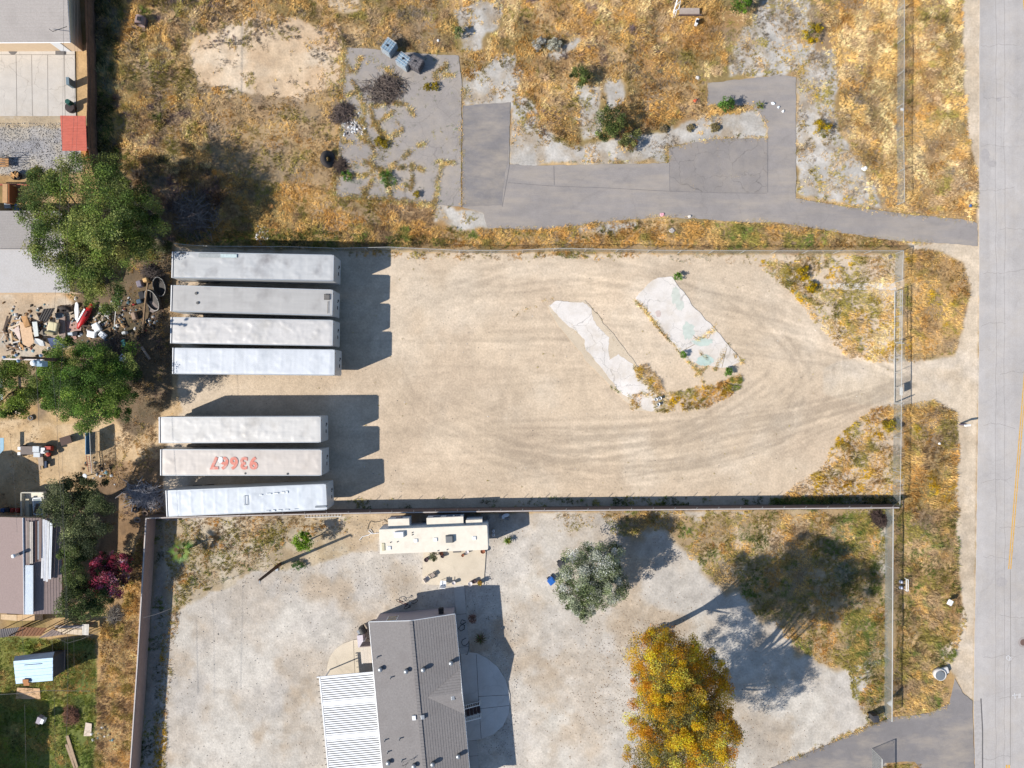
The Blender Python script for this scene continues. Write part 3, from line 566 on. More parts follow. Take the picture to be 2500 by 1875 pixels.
# weeds in the cracks of the old pad
WP = [(GOLD,3),(OLV,1.1),(SAGE,.6),(GRN,.5),(PGOLD,2)]
for l in ([(843,235),(872,225),(885,255),(892,285),(880,300),(845,280)], [(862,200),(872,215),(880,240)], [(888,300),(895,330),(905,350),(915,372),(905,390),(920,410)], [(905,310),(935,295),(960,270)], [(920,310),(945,335)],
          [(890,395),(915,405),(950,420),(960,400),(990,380),(1010,370)], [(915,350),(960,335),(985,310)], [(905,400),(910,430),(900,460),(885,490)], [(950,425),(945,445),(955,490)], [(1005,400),(1008,430),(1003,465)], [(905,270),(915,300),(935,330),(948,345)], [(870,330),(890,345),(912,352)], [(925,400),(935,420),(925,440)], [(850,150),(858,180)], [(1062,395),(1085,398),(1110,400)], [(1020,360),(1040,350)], [(880,455),(895,475)], [(965,410),(1005,405),(1040,418)],
          [(832,425),(880,432),(900,425)], [(865,180),(880,140)], [(1085,150),(1092,165),(1062,180),(1066,200)], [(1080,185),(1110,185)], [(1063,500),(1066,450),(1080,400)], [(940,165),(952,185),(975,205)], [(835,345),(860,350)], [(900,262),(960,250),(995,258),(1008,285)]):
    line_weeds('dry_grass', l, 2.4, WP, 5.5, (.14, .42), .16)
for l in ([(1430,375),(1420,400)], [(1745,320),(1747,340),(1760,425)], [(1760,425),(1800,430),(1862,430)], [(1685,440),(1695,468)], [(1756,440),(1757,455)], [(1625,395),(1626,355)], [(1487,405),(1489,370)]): line_weeds('dry_grass', l, .35, WP, 2, (.08, .16))
line_weeds('dry_grass', [(1430,738),(1475,790),(1515,850),(1540,880)], .4, [(GRY,2),(OLV,1)], 3, (.06, .14))
for l in ([(1553,733),(1600,790),(1666,865),(1710,915),(1720,935)], [(1696,828),(1740,808),(1745,797)], [(1745,905),(1762,870),(1775,840)], [(1560,960),(1590,965)], [(1545,895),(1570,930),(1605,960),(1610,975)], [(1700,915),(1730,895)], [(1790,860),(1812,885)], [(1710,860),(1735,885)]):
    line_weeds('dry_grass', l, 1.6, WP, 5, (.1, .3), .12)
line_weeds('dry_grass', [(1255,775),(1300,745),(1350,730)], .35, WP, 5, (.06, .14)); line_weeds('dry_grass', [(1395,790),(1425,845),(1450,880)], .25, WP, 4, (.1, .2))
line_weeds('green_weeds', [(1490,940),(1515,962)], .8, [(GRN,1),(OLV,1)], 4, (.1, .25)); line_weeds('dry_grass', [(1300,395),(1633,396)], .2, WP, 3, (.08, .16))
line_weeds('dry_grass', [(842,120),(835,300),(822,400),(818,478),(900,485),(1060,500)], 2.2, WP, 8, (.15, .42), .15)
for l in (STRIP[4:8], STRIP[8:13], STRIP[15:19], STRIP[21:26], STRIP[26:32], [(1127,200),(1128,500)], DRIVE[1:8], [(2390,20),(2391,500)][:0] or DRIVE[2:6]): line_weeds('dry_grass', l, .7, [(GOLD,1.5),(OLV,1),(TAN,1)], 7, (.08, .26), .12)
# loners scattered over the dirt
n = 1500; xx = rg.uniform(430, 2180, n); yy = rg.uniform(625, 1235, n); rr2 = np.hypot((xx-1480)/2.1, yy-890); k = (rr2 > 235) | (rr2 < 95); k &= rg.random(n) < .10
TUFTS['green_weeds'].append((xx[k], yy[k], rg.uniform(.05, .14, k.sum()), linA(np.tile(OLV, (k.sum(), 1))), np.full(k.sum(), .07)))
n = 1600; xx = rg.uniform(400, 1800, n); yy = rg.uniform(1260, 1870, n); k = rg.random(n) < .12
TUFTS['dry_grass'].append((xx[k], yy[k], rg.uniform(.04, .1, k.sum()), linA(np.tile(BRN, (k.sum(), 1))), np.full(k.sum(), .05)))
gm = mat_col('grass_blades', .75, .22)
build_tufts('dry_grass', 'dry_grass', 8, gm, .021); build_tufts('green_weeds', 'green_weeds', 8, gm, .024); build_tufts('scrub', 'scrub', 10, gm, .02)

# ---- leaves, twigs and pebbles lying about ---------------------------
def specks(name, areas, size, pal, flat=.25, seed=1):
    r = np.random.default_rng(seed); xs, ys = [], []
    for (poly, n, sig) in areas:
        if sig: x = r.normal(poly[0], sig, n); y = r.normal(poly[1], sig*.9, n)
        else:
            bx = [p[0] for p in poly]; by = [p[1] for p in poly]; x = r.uniform(min(bx), max(bx), n); y = r.uniform(min(by), max(by), n); k = pip(x, y, poly); x, y = x[k], y[k]
        xs.append(x); ys.append(y)
    x = np.concatenate(xs); y = np.concatenate(ys); n = len(x); wx = (x-1250)/SC; wy = (937.5-y)/SC
    s = r.uniform(*size, n); a = r.uniform(0, 6.28, n); e = r.uniform(.4, 1, n); V = []
    for (u, v, z) in ((-1, -1, 0), (1, -1, 0), (1, 1, 0), (-1, 1, 0), (-.5, -.5, 1), (.5, -.5, 1), (.5, .5, 1), (-.5, .5, 1)):
        uu, vv = u*s/2, v*s/2*e; V.append(np.c_[wx+uu*np.cos(a)-vv*np.sin(a), wy+uu*np.sin(a)+vv*np.cos(a), -.03+z*(s*flat+.03)])
    V = np.stack(V, 1).reshape(-1, 3); f = np.array([(0, 1, 5, 4), (1, 2, 6, 5), (2, 3, 7, 6), (3, 0, 4, 7), (4, 5, 6, 7)]); F = (np.arange(n)[:, None, None]*8+f).reshape(-1, 4)
    cols = np.array([c for c, _ in pal], float); pw = np.array([w0 for _, w0 in pal]); c = cols[r.choice(len(pal), n, p=pw/pw.sum())]*r.normal(1, .1, (n, 1))
    o = np_mesh(name, V, F, np.repeat(linA(np.clip(c, 4, 255)), 8, 0), mat_col('speck', .9)); return tag(o, kind='stuff')
specks('fallen_leaves', [((1530,1700), 700, 95), ((1590,1580), 400, 50), ((1470,1560), 300, 90), ([(1250,1300),(1750,1300),(1750,1875),(1250,1875)], 260, 0), ((1850,1800), 200, 80)], (.04, .095), [((140,112,86), 2), ((112,94,78), 2), ((150,110,70), 1)], .1, 3)
specks('gravel_stones', [([(400,1400),(1300,1300),(1300,1875),(390,1875)], 700, 0), ([(840,1260),(1240,1260),(1240,1500),(560,1440)], 1100, 0), ([(0,300),(150,300),(150,430),(0,430)], 1600, 0), (LOT, 500, 0), ([(1180,1500),(1265,1500),(1265,1850),(1180,1850)], 500, 0)], (.04, .09), [((170,160,150), 2), ((140,134,128), 1.5), ((225,220,212), 2)], .4, 5)
specks('rubble', [((863,305), 60, 13), ((858,312), 60, 11), ((640,575), 60, 9), ((1715,215), 0, 1)], (.12, .35), [((232,232,232), 2), ((180,176,172), 1), ((120,108,100), 1)], .4, 6)
specks('litter', [((280,780), 130, 26), ((300,740), 60, 18), ((360,790), 60, 12), ((300,1405+0), 20, 14), ((80,800), 180, 34), ((40,840), 80, 20), ((245,1150), 50, 20), ((215,790), 90, 22), ((250,1790), 40, 12)], (.08, .4), [((225,225,225), 1.5), ((70,64,60), 2.5), ((150,120,90), 2), ((96,108,124), .25), ((150,80,70), .15), ((120,150,160), .4)], .3, 8)

# ---- trees ------------------------------------------------------------
leafm = mat_col('leaves', .6, .38); bark = mat('bark', (120,100,82), .95, var=.3, scale=5, bump=.6)
def leafcloud(blobs, n, size, pal, clump=.42, seed=1, nclump=26, shell=.55, droop=0., csd=.12):
    """blobs: (x,y,z,rx,ry,rz) in metres. leaves gathered in clumps on and in the blobs"""
    r = np.random.default_rng(seed); vol = np.array([b[3]*b[4]*b[5] for b in blobs])**(2/3.); share = vol/vol.sum(); Vs = []; Cs = []
    for b, sh in zip(blobs, share):
        nc = max(4, int(nclump*sh*len(blobs))); d = r.normal(size=(nc, 3)); d /= np.linalg.norm(d, axis=1)[:, None]; d[:, 2] = np.where(d[:, 2] < -.45, -d[:, 2], d[:, 2])
        rad = r.uniform(shell, 1., nc)[:, None]; R = np.array(b[3:6]); cc = d*rad*R+np.array(b[:3])
        cr = clump*R.mean()*r.uniform(.55, 1.2, nc); cols = np.array([c for c, _ in pal], float); pw = np.array([w0 for _, w0 in pal]); cb = cols[r.choice(len(pal), nc, p=pw/pw.sum())]*r.normal(1, csd, (nc, 1))
        m = int(n*sh); k = r.integers(0, nc, m); g = r.normal(size=(m, 3)); g /= np.linalg.norm(g, axis=1)[:, None]; g *= (r.random(m)**(1/2.2))[:, None]
        p = cc[k]+g*cr[k][:, None]*np.array([1, 1, .75]); p[:, 2] -= droop*np.abs(g[:, :2]).sum(1)*cr[k]
        p[:, 2] = np.maximum(p[:, 2], .05)
        s = r.uniform(*size, m); nn = r.normal(size=(m, 3)); nn[:, 2] = np.abs(nn[:, 2])+.5; nn /= np.linalg.norm(nn, axis=1)[:, None]
        t = np.cross(nn, r.normal(size=(m, 3))); t /= np.linalg.norm(t, axis=1)[:, None]; bb = np.cross(nn, t)
        L = s[:, None]; Wd = (s*r.uniform(.35, .6, m))[:, None]
        Vs.append(np.stack([p-t*L/2, p+bb*Wd/2, p+t*L/2, p-bb*Wd/2], 1).reshape(-1, 3))
        Cs.append(np.repeat(linA(np.clip(cb[k]*r.normal(1, .13, (m, 1)), 4, 255)), 4, 0))
    V = np.concatenate(Vs); C = np.concatenate(Cs); return V, np.arange(len(V)).reshape(-1, 4), C
def tree(name, label, cat, base, blobs, n, size, pal, trunk_r=.2, seed=1, group=None, flowers=None, **kw):
    """base and blobs are at true ground positions (photo px on the ground) with heights and radii in metres"""
    bx, by, _ = P(*base); t = thing(name, label, cat, (bx, by, 0), 0, group); B = []
    for (x, y, z, rx, ry, rz) in blobs:
        q = P(x, y, z); B.append((q[0]-bx, q[1]-by, z, rx, ry, rz))
    V, F, C = leafcloud(B, n, size, pal, seed=seed, **kw); np_mesh('crown', V, F, C, leafm, t)
    if flowers:
        V, F, C = leafcloud(B, flowers[0], flowers[1], flowers[2], seed=seed+1, **flowers[3]); np_mesh('blossom', V, F, C, leafm, t)
    r = random.Random(seed); mb = MB(); zt = min(b[2] for b in B)
    mb.tube([(0, 0, -.1), (r.uniform(-.1, .1), r.uniform(-.1, .1), zt*.35), (B[0][0]*.25, B[0][1]*.25, zt*.7)], [trunk_r*1.3, trunk_r, trunk_r*.8], 8)
    o = mb.build('trunk', bark, t, True); mb = MB()
    for b in B:
        for j in range(3):
            e = (b[0]+r.uniform(-.6, .6)*b[3], b[1]+r.uniform(-.6, .6)*b[4], b[2]+r.uniform(-.1, .5)*b[5])
            mb.tube([(B[0][0]*.25, B[0][1]*.25, zt*.62), (e[0]*.5, e[1]*.5, zt*.6+(e[2]-zt*.6)*.55), e], [trunk_r*.6, trunk_r*.35, .03], 6)
    mb.build('limbs', bark, t, True); return t
GA = [((134,154,72),2), ((108,130,64),1.6), ((160,168,92),1.1), ((86,106,56),1), ((148,144,76),.8), ((176,186,112),.6)]
tree('pepper_tree', 'huge feathery olive green tree overhanging the grey shingle roof, shading the dry brush', 'tree', (290,600), [(130,500,7,3.2,3.2,2.3),(215,440,7,3.6,2.8,2.4),(150,590,7,3.3,3.2,2.4),(245,540,8,3.6,3.4,2.6),(290,610,6.,3.,3.,2.2),(215,660,6.2,3.,2.9,2.2),(250,715,5.2,2.4,2.2,1.8),(330,500,5.5,2.2,2.5,1.8),(362,565,4.8,1.9,2.4,1.7),(120,445,5.8,2.2,1.6,1.5)], 92000, (.1, .22), GA, .35, 3, clump=.36, nclump=30, shell=.5, droop=.2)
tree('ash_tree', 'broad bright green tree between the utility pole and the white trailers', 'tree', (240,925), [(190,905,6,3.2,2.8,2.2),(235,960,6,3.2,2.8,2.2),(165,975,5,2.6,2.,1.8),(280,890,5,2.6,2.6,1.8),(290,990,3.8,2.,1.6,1.4),(170,860,5,2.2,1.4,1.4),(215,1010,4.4,2.6,1.9,1.5),(125,920,5,2.2,2,1.6),(300,930,5,2.2,2.2,1.6)], 78000, (.09, .19), [((120,152,62),2), ((98,130,58),1.6), ((146,172,76),1.1), ((76,100,52),1), ((150,160,86),.5)], .3, 5, clump=.36, nclump=26, shell=.5)
tree('ash_tree', 'light green tree at the left photo edge, directly below the utility pole crossarm', 'tree', (75,950), [(50,935,5,2.8,2.4,1.9),(100,970,4.6,2.2,1.8,1.6),(20,990,4,1.8,1.6,1.3)], 24000, (.1, .2), [((122,144,56),2), ((102,126,54),1.4), ((146,158,72),.9), ((84,100,50),.8)], .25, 7, clump=.38, nclump=22, shell=.5)
GD = [((112,122,78),2), ((88,98,64),1.8), ((138,144,98),1), ((66,76,52),1), ((130,134,98),.4)]
tree('oak_tree', 'dark grey green tree beside the brown roof, north of the pink bush', 'tree', (230,1230), [(170,1225,4.6,2.6,2.4,1.9),(225,1265,5,2.5,2.5,2.),(215,1195,4.4,1.9,1.6,1.5),(190,1310,4.6,2.4,1.8,1.7)], 34000, (.1, .2), GD, .25, 9, clump=.36, nclump=26, shell=.5)
tree('oak_tree', 'dark green tree south of the pink bush at the corner of the brown roof', 'tree', (235,1450), [(185,1400,4,1.5,2.,1.6),(200,1470,4.4,2.3,1.9,1.8),(245,1460,3.6,1.8,1.7,1.5),(180,1345,3.8,1.4,1.6,1.4)], 25000, (.1, .2), [((114,130,72),2), ((88,102,60),1.6), ((142,152,90),.9), ((66,78,52),.8)], .22, 11, clump=.36, nclump=24, shell=.5)
tree('bougainvillea', 'crimson pink flowering bush squeezed between two dark green trees', 'shrub', (285,1400), [(265,1420,2.8,1.9,1.7,1.3),(290,1375,2.4,1.3,1.3,1.),(250,1385,2.2,1.2,1.4,1.)], 7000, (.12, .22), [((92,98,60),1), ((110,60,66),1)], .12, 13, clump=.42, flowers=(9000, (.1, .2), [((248,116,146),2), ((236,92,124),1.5), ((252,160,176),1), ((196,76,98),.6)], dict(clump=.36, nclump=24, shell=.75)))
tree('olive_tree', 'round silvery green tree standing alone beside the blue trash bin', 'tree', (1447,1400), [(1440,1395,4.4,3.,2.8,2.2),(1475,1430,4.,2.4,2.4,1.9),(1410,1440,4.,2.2,2.2,1.8),(1465,1365,4.,2.4,2.,1.8),(1425,1475,3.5,1.8,1.6,1.4)], 44000, (.1, .2), [((178,186,154),2), ((140,152,108),1.6), ((220,224,208),1.5), ((100,114,74),.9)], .22, 15, clump=.3, nclump=42, shell=.6)
SO = [((136,134,78),1.6), ((114,118,70),1.4), ((164,142,76),1), ((128,112,66),1)]; SF = [((255,196,44),2.6), ((255,180,38),1.8), ((255,216,90),1), ((228,152,44),.6)]
tree('silky_oak', 'tall tree covered in orange yellow blossom, its trunk shadow crossing the pale gravel', 'tree', (1582,1550), [(1600,1600,9.,2.6,2.6,2.6),(1655,1640,10.5,3.,3.1,3.),(1700,1690,11.5,2.9,3.2,3.),(1640,1700,11.5,2.8,2.8,2.8),(1690,1740,13,2.8,2.4,2.8),(1720,1640,9.5,2.,2.2,2.),(1640,1655,13.5,2.7,2.7,2.4),(1645,1692,12.,2.6,2.6,2.3),(1648,1600,8.,2.5,2.5,2.),(1600,1655,8.5,2.3,2.4,2.)], 34000, (.09, .18), SO, .3, 17, clump=.33, nclump=30, shell=.5, flowers=(92000, (.08, .15), SF, dict(clump=.27, nclump=40, shell=.82)))
tree('silky_oak', 'lower browner olive and orange tree at the bottom edge beneath the brighter blossom', 'tree', (1660,1745), [(1600,1760,7.5,2.8,3.,2.6),(1592,1850,8.,2.6,2.8,2.6),(1700,1850,8,3.4,3.,2.8),(1650,1880,9.5,3.,2.8,2.6),(1745,1800,7,2.2,2.6,2.),(1665,1705,14.5,2.6,2.8,2.4),(1715,1790,15,3,3,2.8),(1640,1810,14,3,3,2.6),(1655,1745,15.5,2.6,2.6,2.2)], 46000, (.09, .18), SO+[((128,124,84),1)], .28, 19, clump=.33, nclump=30, shell=.5, flowers=(84000, (.08, .15), SF, dict(clump=.24, nclump=26, shell=.85)))
tree('shrub', 'small bright green bush at the foot of the orange blossoming tree', 'shrub', (1592,1568), [(1592,1566,1.2,.8,.8,.7)], 1200, (.1, .2), [((112,150,66),2), ((84,120,58),1)], .05, 21)
tree('lemon_tree', 'bright lime green round tree left of the white travel trailer', 'tree', (752,1320), [(738,1324,1.9,.95,1.,.9),(745,1308,1.8,.6,.5,.6)], 2600, (.1, .2), [((128,164,36),2), ((104,144,34),1.2), ((152,184,60),.8)], .08, 23)
BP = [((112,126,66),2), ((84,100,54),1.2), ((134,146,86),.8), ((66,80,46),.8)]
for x, y, rr_, h, lab, pl in ((1490,295,1.6,1.6,'largest green bush, on the pale concrete strip north of the asphalt', BP), (1487,335,1.2,1.1,None, BP), (1415,188,1.05,1.1,'round green bush beside the dark gap in the golden grass', BP), (1775,255,.75,.9,'small round green bush on the asphalt beside the fan palm seedling', [((104,140,62),2), ((82,112,54),1)]), (1812,6,1.1,1.2,'green bush cut by the top edge of the photo', [((118,150,50),2), ((90,126,46),1)]), (1540,340,1.15,.8,'squat olive bush right beside the largest green bush', [((140,140,84),1), ((110,116,70),1), ((160,120,70),.5)]), (1685,312,.45,.2,'low brown bush on cracked concrete above the asphalt bend', [((168,152,112),1)]), (1620,316,.45,.2,'low grey brown bush on the pale concrete, left of a pair', [((160,144,112),1)]), (1745,312,.5,.22,'low olive bush on the pale concrete, right one of a pair', [((158,144,102),1)]), (1352,112,.7,.5,'grey sagebrush beside the small bare patch', [((222,218,196),2), ((190,186,166),1)]), (1318,108,.7,.5,'bluish grey sagebrush left of the other sagebrush', [((212,208,196),2), ((184,180,168),1)]), (1120,78,.5,.7,'upright dusty green shrub at the pale concrete edge', [((130,140,90),1)]), (945,215,0,0,None,None)):
    if not rr_ or not lab: continue
    b = [(x, y, h, rr_, rr_, h*.75)] if rr_ < 1.5 else [(x, y-5, 1.7, 1.5, 1.5, 1.2), (x-8, y+22, 1.3, 1.1, 1.2, 1.)]
    tree('shrub', lab, 'shrub', (x, y), b, int(2200*rr_**1.5), (.09, .2), pl, .04, int(x))
for i, (x, y, r0, lab) in enumerate([(1043,212,.42,'smaller yellow green round weed on the cracked asphalt, left of a pair'), (1063,211,.48,'larger yellow green round weed on the cracked asphalt, right of a pair'), (925,345,.6,'golden weed clump amid the cracked asphalt, left one'), (938,352,.5,'golden weed clump touching its left neighbour on the cracked asphalt'), (948,437,1.0,'bright green sprawling weed at the lower part of the cracked pad'), (846,430,.6,'dark green weed at the pad corner near the old tyre'), (1017,475,.4,'single yellow weed near the bottom edge of the cracked pad'), (1945,322,.8,None)]):
    if lab: tree('weed_clump', lab, 'weed', (x, y), [(x, y, .25, r0, r0, .3)], int(1100*r0), (.07, .16), [((176,152,42),2), ((150,140,60),1)] if i not in (4, 5) else [((110,150,60),2), ((84,116,54),1)], .02, 50+i)
for i, (x, y, r0, lab) in enumerate([(2008,315,1.,'bright yellow flowering bush among grey scrub near the pale ground'), (2040,325,.9,None), (1985,80,1.1,'yellow flowering bush near the top, left of the golden grass'), (1975,55,.8,None), (1668,866,.35,'tiny bright green plant casting a shadow on the faded slab'), (1960,670,.9,'yellow green bush in the weeds at the lot corner'), (1980,700,.7,'dark olive bush with yellow tips beside the pale path'), (2175,1040,1.0,'yellow flowering bush against the fence south of the gate'), (1655,675,.45,'tiny green plant at the top corner of the faded slab'), (1898,1218,.8,None), (1778,908,.5,'small green plant at the right end of the island weeds')]):
    if lab: tree('weed_bush', lab, 'bush', (x, y), [(x, y, .35, r0, r0, .4)], int(1500*r0), (.07, .16), [((212,172,24),2), ((170,150,50),1.2), ((130,130,60),.6)] if i not in (4, 8, 10) else [((120,160,66),1)], .02, 70+i)
# dead brush heap on the pad
def twigs(name, label, cat, x, y, rx, ry, h, n, cols, seed, r0=.02, L=(.5, 1.4), flat=.35, kind=None):
    r = random.Random(seed); bx, by, _ = P(x, y); t = MB()
    sub_ = [(r.uniform(-.5, .5)*rx, r.uniform(-.5, .5)*ry, r.uniform(.35, .75)) for _ in range(5)]
    for i in range(n):
        a = r.uniform(0, 6.28); q = r.random()**.6; sb_ = r.choice(sub_); px_, py_ = sb_[0]+rx*sb_[2]*q*math.cos(a), sb_[1]+ry*sb_[2]*q*math.sin(a); z = h*(1-q)*r.uniform(.2, 1)+.05; l = r.uniform(*L); d = r.uniform(0, 6.28); e = r.uniform(-flat, flat)
        k1 = (px_-l/2*math.cos(d), py_-l/2*math.sin(d), max(.03, z-l/2*e)); k2 = (px_+l/2*math.cos(d+.3), py_+l/2*math.sin(d+.3), max(.03, z+l/2*e))
        t.tube([k1, ((k1[0]+k2[0])/2+r.uniform(-.06, .06), (k1[1]+k2[1])/2+r.uniform(-.06, .06), (k1[2]+k2[2])/2+.03), k2], [r0*r.uniform(.7, 1.3), r0, r0*.5], 4, lin(r.choice(cols)), False)
    o = t.build(name, mat_col('twig', .9)); o.location = (bx, by, 0); return tag(o, label, cat, kind=kind)
twigs('brush_heap', 'heap of dead dark branches dumped on the cracked asphalt', 'brush pile', 940, 222, 2.1, 1.8, .7, 800, [(126,112,104),(98,86,82),(156,140,128),(74,64,62)], 5)
twigs('brush_heap', 'grey brown dead brush on the pad edge beside the white rubble', 'brush pile', 835, 275, 1.5, 1.1, .5, 420, [(128,112,104),(96,84,80)], 6)
twigs('brush_heap', 'small dark brush tangle beside the old tyre', 'brush pile', 836, 404, .9, .9, .4, 260, [(110,94,84),(84,72,66)], 7)
twigs('brush_heap', 'dark brush heap in the fenced corner near the long wall', 'brush pile', 2145, 1266, 1.1, .9, .6, 380, [(96,80,74),(70,58,56)], 8)
twigs('brush_heap', 'bare grey branches in the shade right of the huge olive tree', 'brush pile', 455, 500, 3.6, 3.8, .7, 420, [(150,136,130),(124,112,108),(172,158,150)], 9, .022, (.6, 2.))
twigs('brush_heap', 'grey twigs on the ground above the two black tubs', 'brush pile', 372, 665, 1.1, .9, .7, 300, [(120,108,104),(96,88,84)], 10)
twigs('palm_frond_heap', 'heap of dry silvery palm fronds beside the lowest trailer', 'brush pile', 362, 1212, 2.4, 1.3, .5, 230, [(206,202,204),(180,178,184),(160,156,160)], 11, .026, (1.2, 2.6))
twigs('brush_heap', 'bleached twigs under the dark green tree beside the wall', 'brush pile', 285, 1500, 1.1, .9, .4, 260, [(176,168,156),(130,120,108)], 12)
twigs('brush_heap', 'tangled twigs and scrap metal in the shaded dump', 'brush pile', 300, 845, 1.6, 1.6, .5, 380, [(90,80,76),(120,108,100)], 13)
twigs('brush_heap', 'brown dead bush on the small lawn', 'brush pile', 176, 1745, .85, 1.3, .5, 420, [(176,130,104),(150,110,88)], 14, .018, (.3, .8))
# palms
def palm(name, label, x, y, h, n, L, cols, wd, seed, cat='palm'):
    bx, by, _ = P(x, y); t = thing(name, label, cat, (bx, by, 0)); r = random.Random(seed); MB().tube([(0, 0, -.1), (0, 0, h)], [.16, .11], 8).build('trunk', bark, t, True); mb = MB()
    for i in range(n):
        a = 2.39996*i+r.uniform(-.15, .15); el = r.uniform(.1, 1.1); l = L*r.uniform(.75, 1.1); c = lin([v*r.uniform(.8, 1.15) for v in r.choice(cols)])
        sx, sy = math.cos(a), math.sin(a); p0 = Vector((0, 0, h)); p1 = p0+Vector((sx*math.cos(el), sy*math.cos(el), math.sin(el)))*l*(.38 if wd else .45)
        if wd: # fan leaf: pleated fingers
            if k0 := 1: mb.tube([p0, p1], .02, 4, c, False)
            for k in range(-5, 6):
                b = a+k*.17; q = l*(.64-.05*abs(k)+r.uniform(-.05, .05))*math.cos(el*.7); e = p1+Vector((math.cos(b)*q, math.sin(b)*q, -.2*l+.75*l*math.sin(el)*.6-.03*abs(k))); s = Vector((-math.sin(b), math.cos(b), .25))*.034*l/1.75; m_ = p1.lerp(e, .4)
                mb.add([p1, m_+s, e, m_-s], [(0, 1, 2, 3)], c)
        else:
            e = p1+Vector((sx*l*.5, sy*l*.5, -.1)); s = Vector((-sy, sx, .2))*.035; mb.add([p0, p1+s, e, p1-s], [(0, 1, 2, 3)], c)
    mb.build('fronds', leafm, t); return t
palm('fan_palm', 'young fan palm with broad green leaves near the west wall corner', 462, 1336, 1.3, 22, 1.7, [(158,172,94),(130,148,76),(178,190,122)], 1, 3)
palm('fan_palm', 'tiny fan palm seedling on the upper asphalt patch', 1851, 261, .3, 9, .75, [(160,164,70),(130,140,60)], 1, 4)
palm('yucca', 'spiky green yucca right of the white travel trailer', 1240, 1318, .35, 42, .65, [(140,150,56),(116,130,50)], 0, 5, 'plant')
palm('yucca', 'dark spiky yucca in the house shadow beside the walkway', 1174, 1555, .5, 60, .85, [(120,128,70),(150,124,96)], 0, 6, 'plant')
tree('shrub', 'reddish brown dry shrub in the house shadow beside the walkway', 'shrub', (1154,1510), [(1153,1510,.4,.55,.5,.35)], 700, (.06, .14), [((160,120,104),1)], .02, 91)
tree('shrub', 'green weed mound beside the base of the slanted short pole', 'shrub', (729,1379), [(729,1379,.2,.85,.45,.22)], 900, (.07, .15), [((96,132,70),1)], .02, 92)
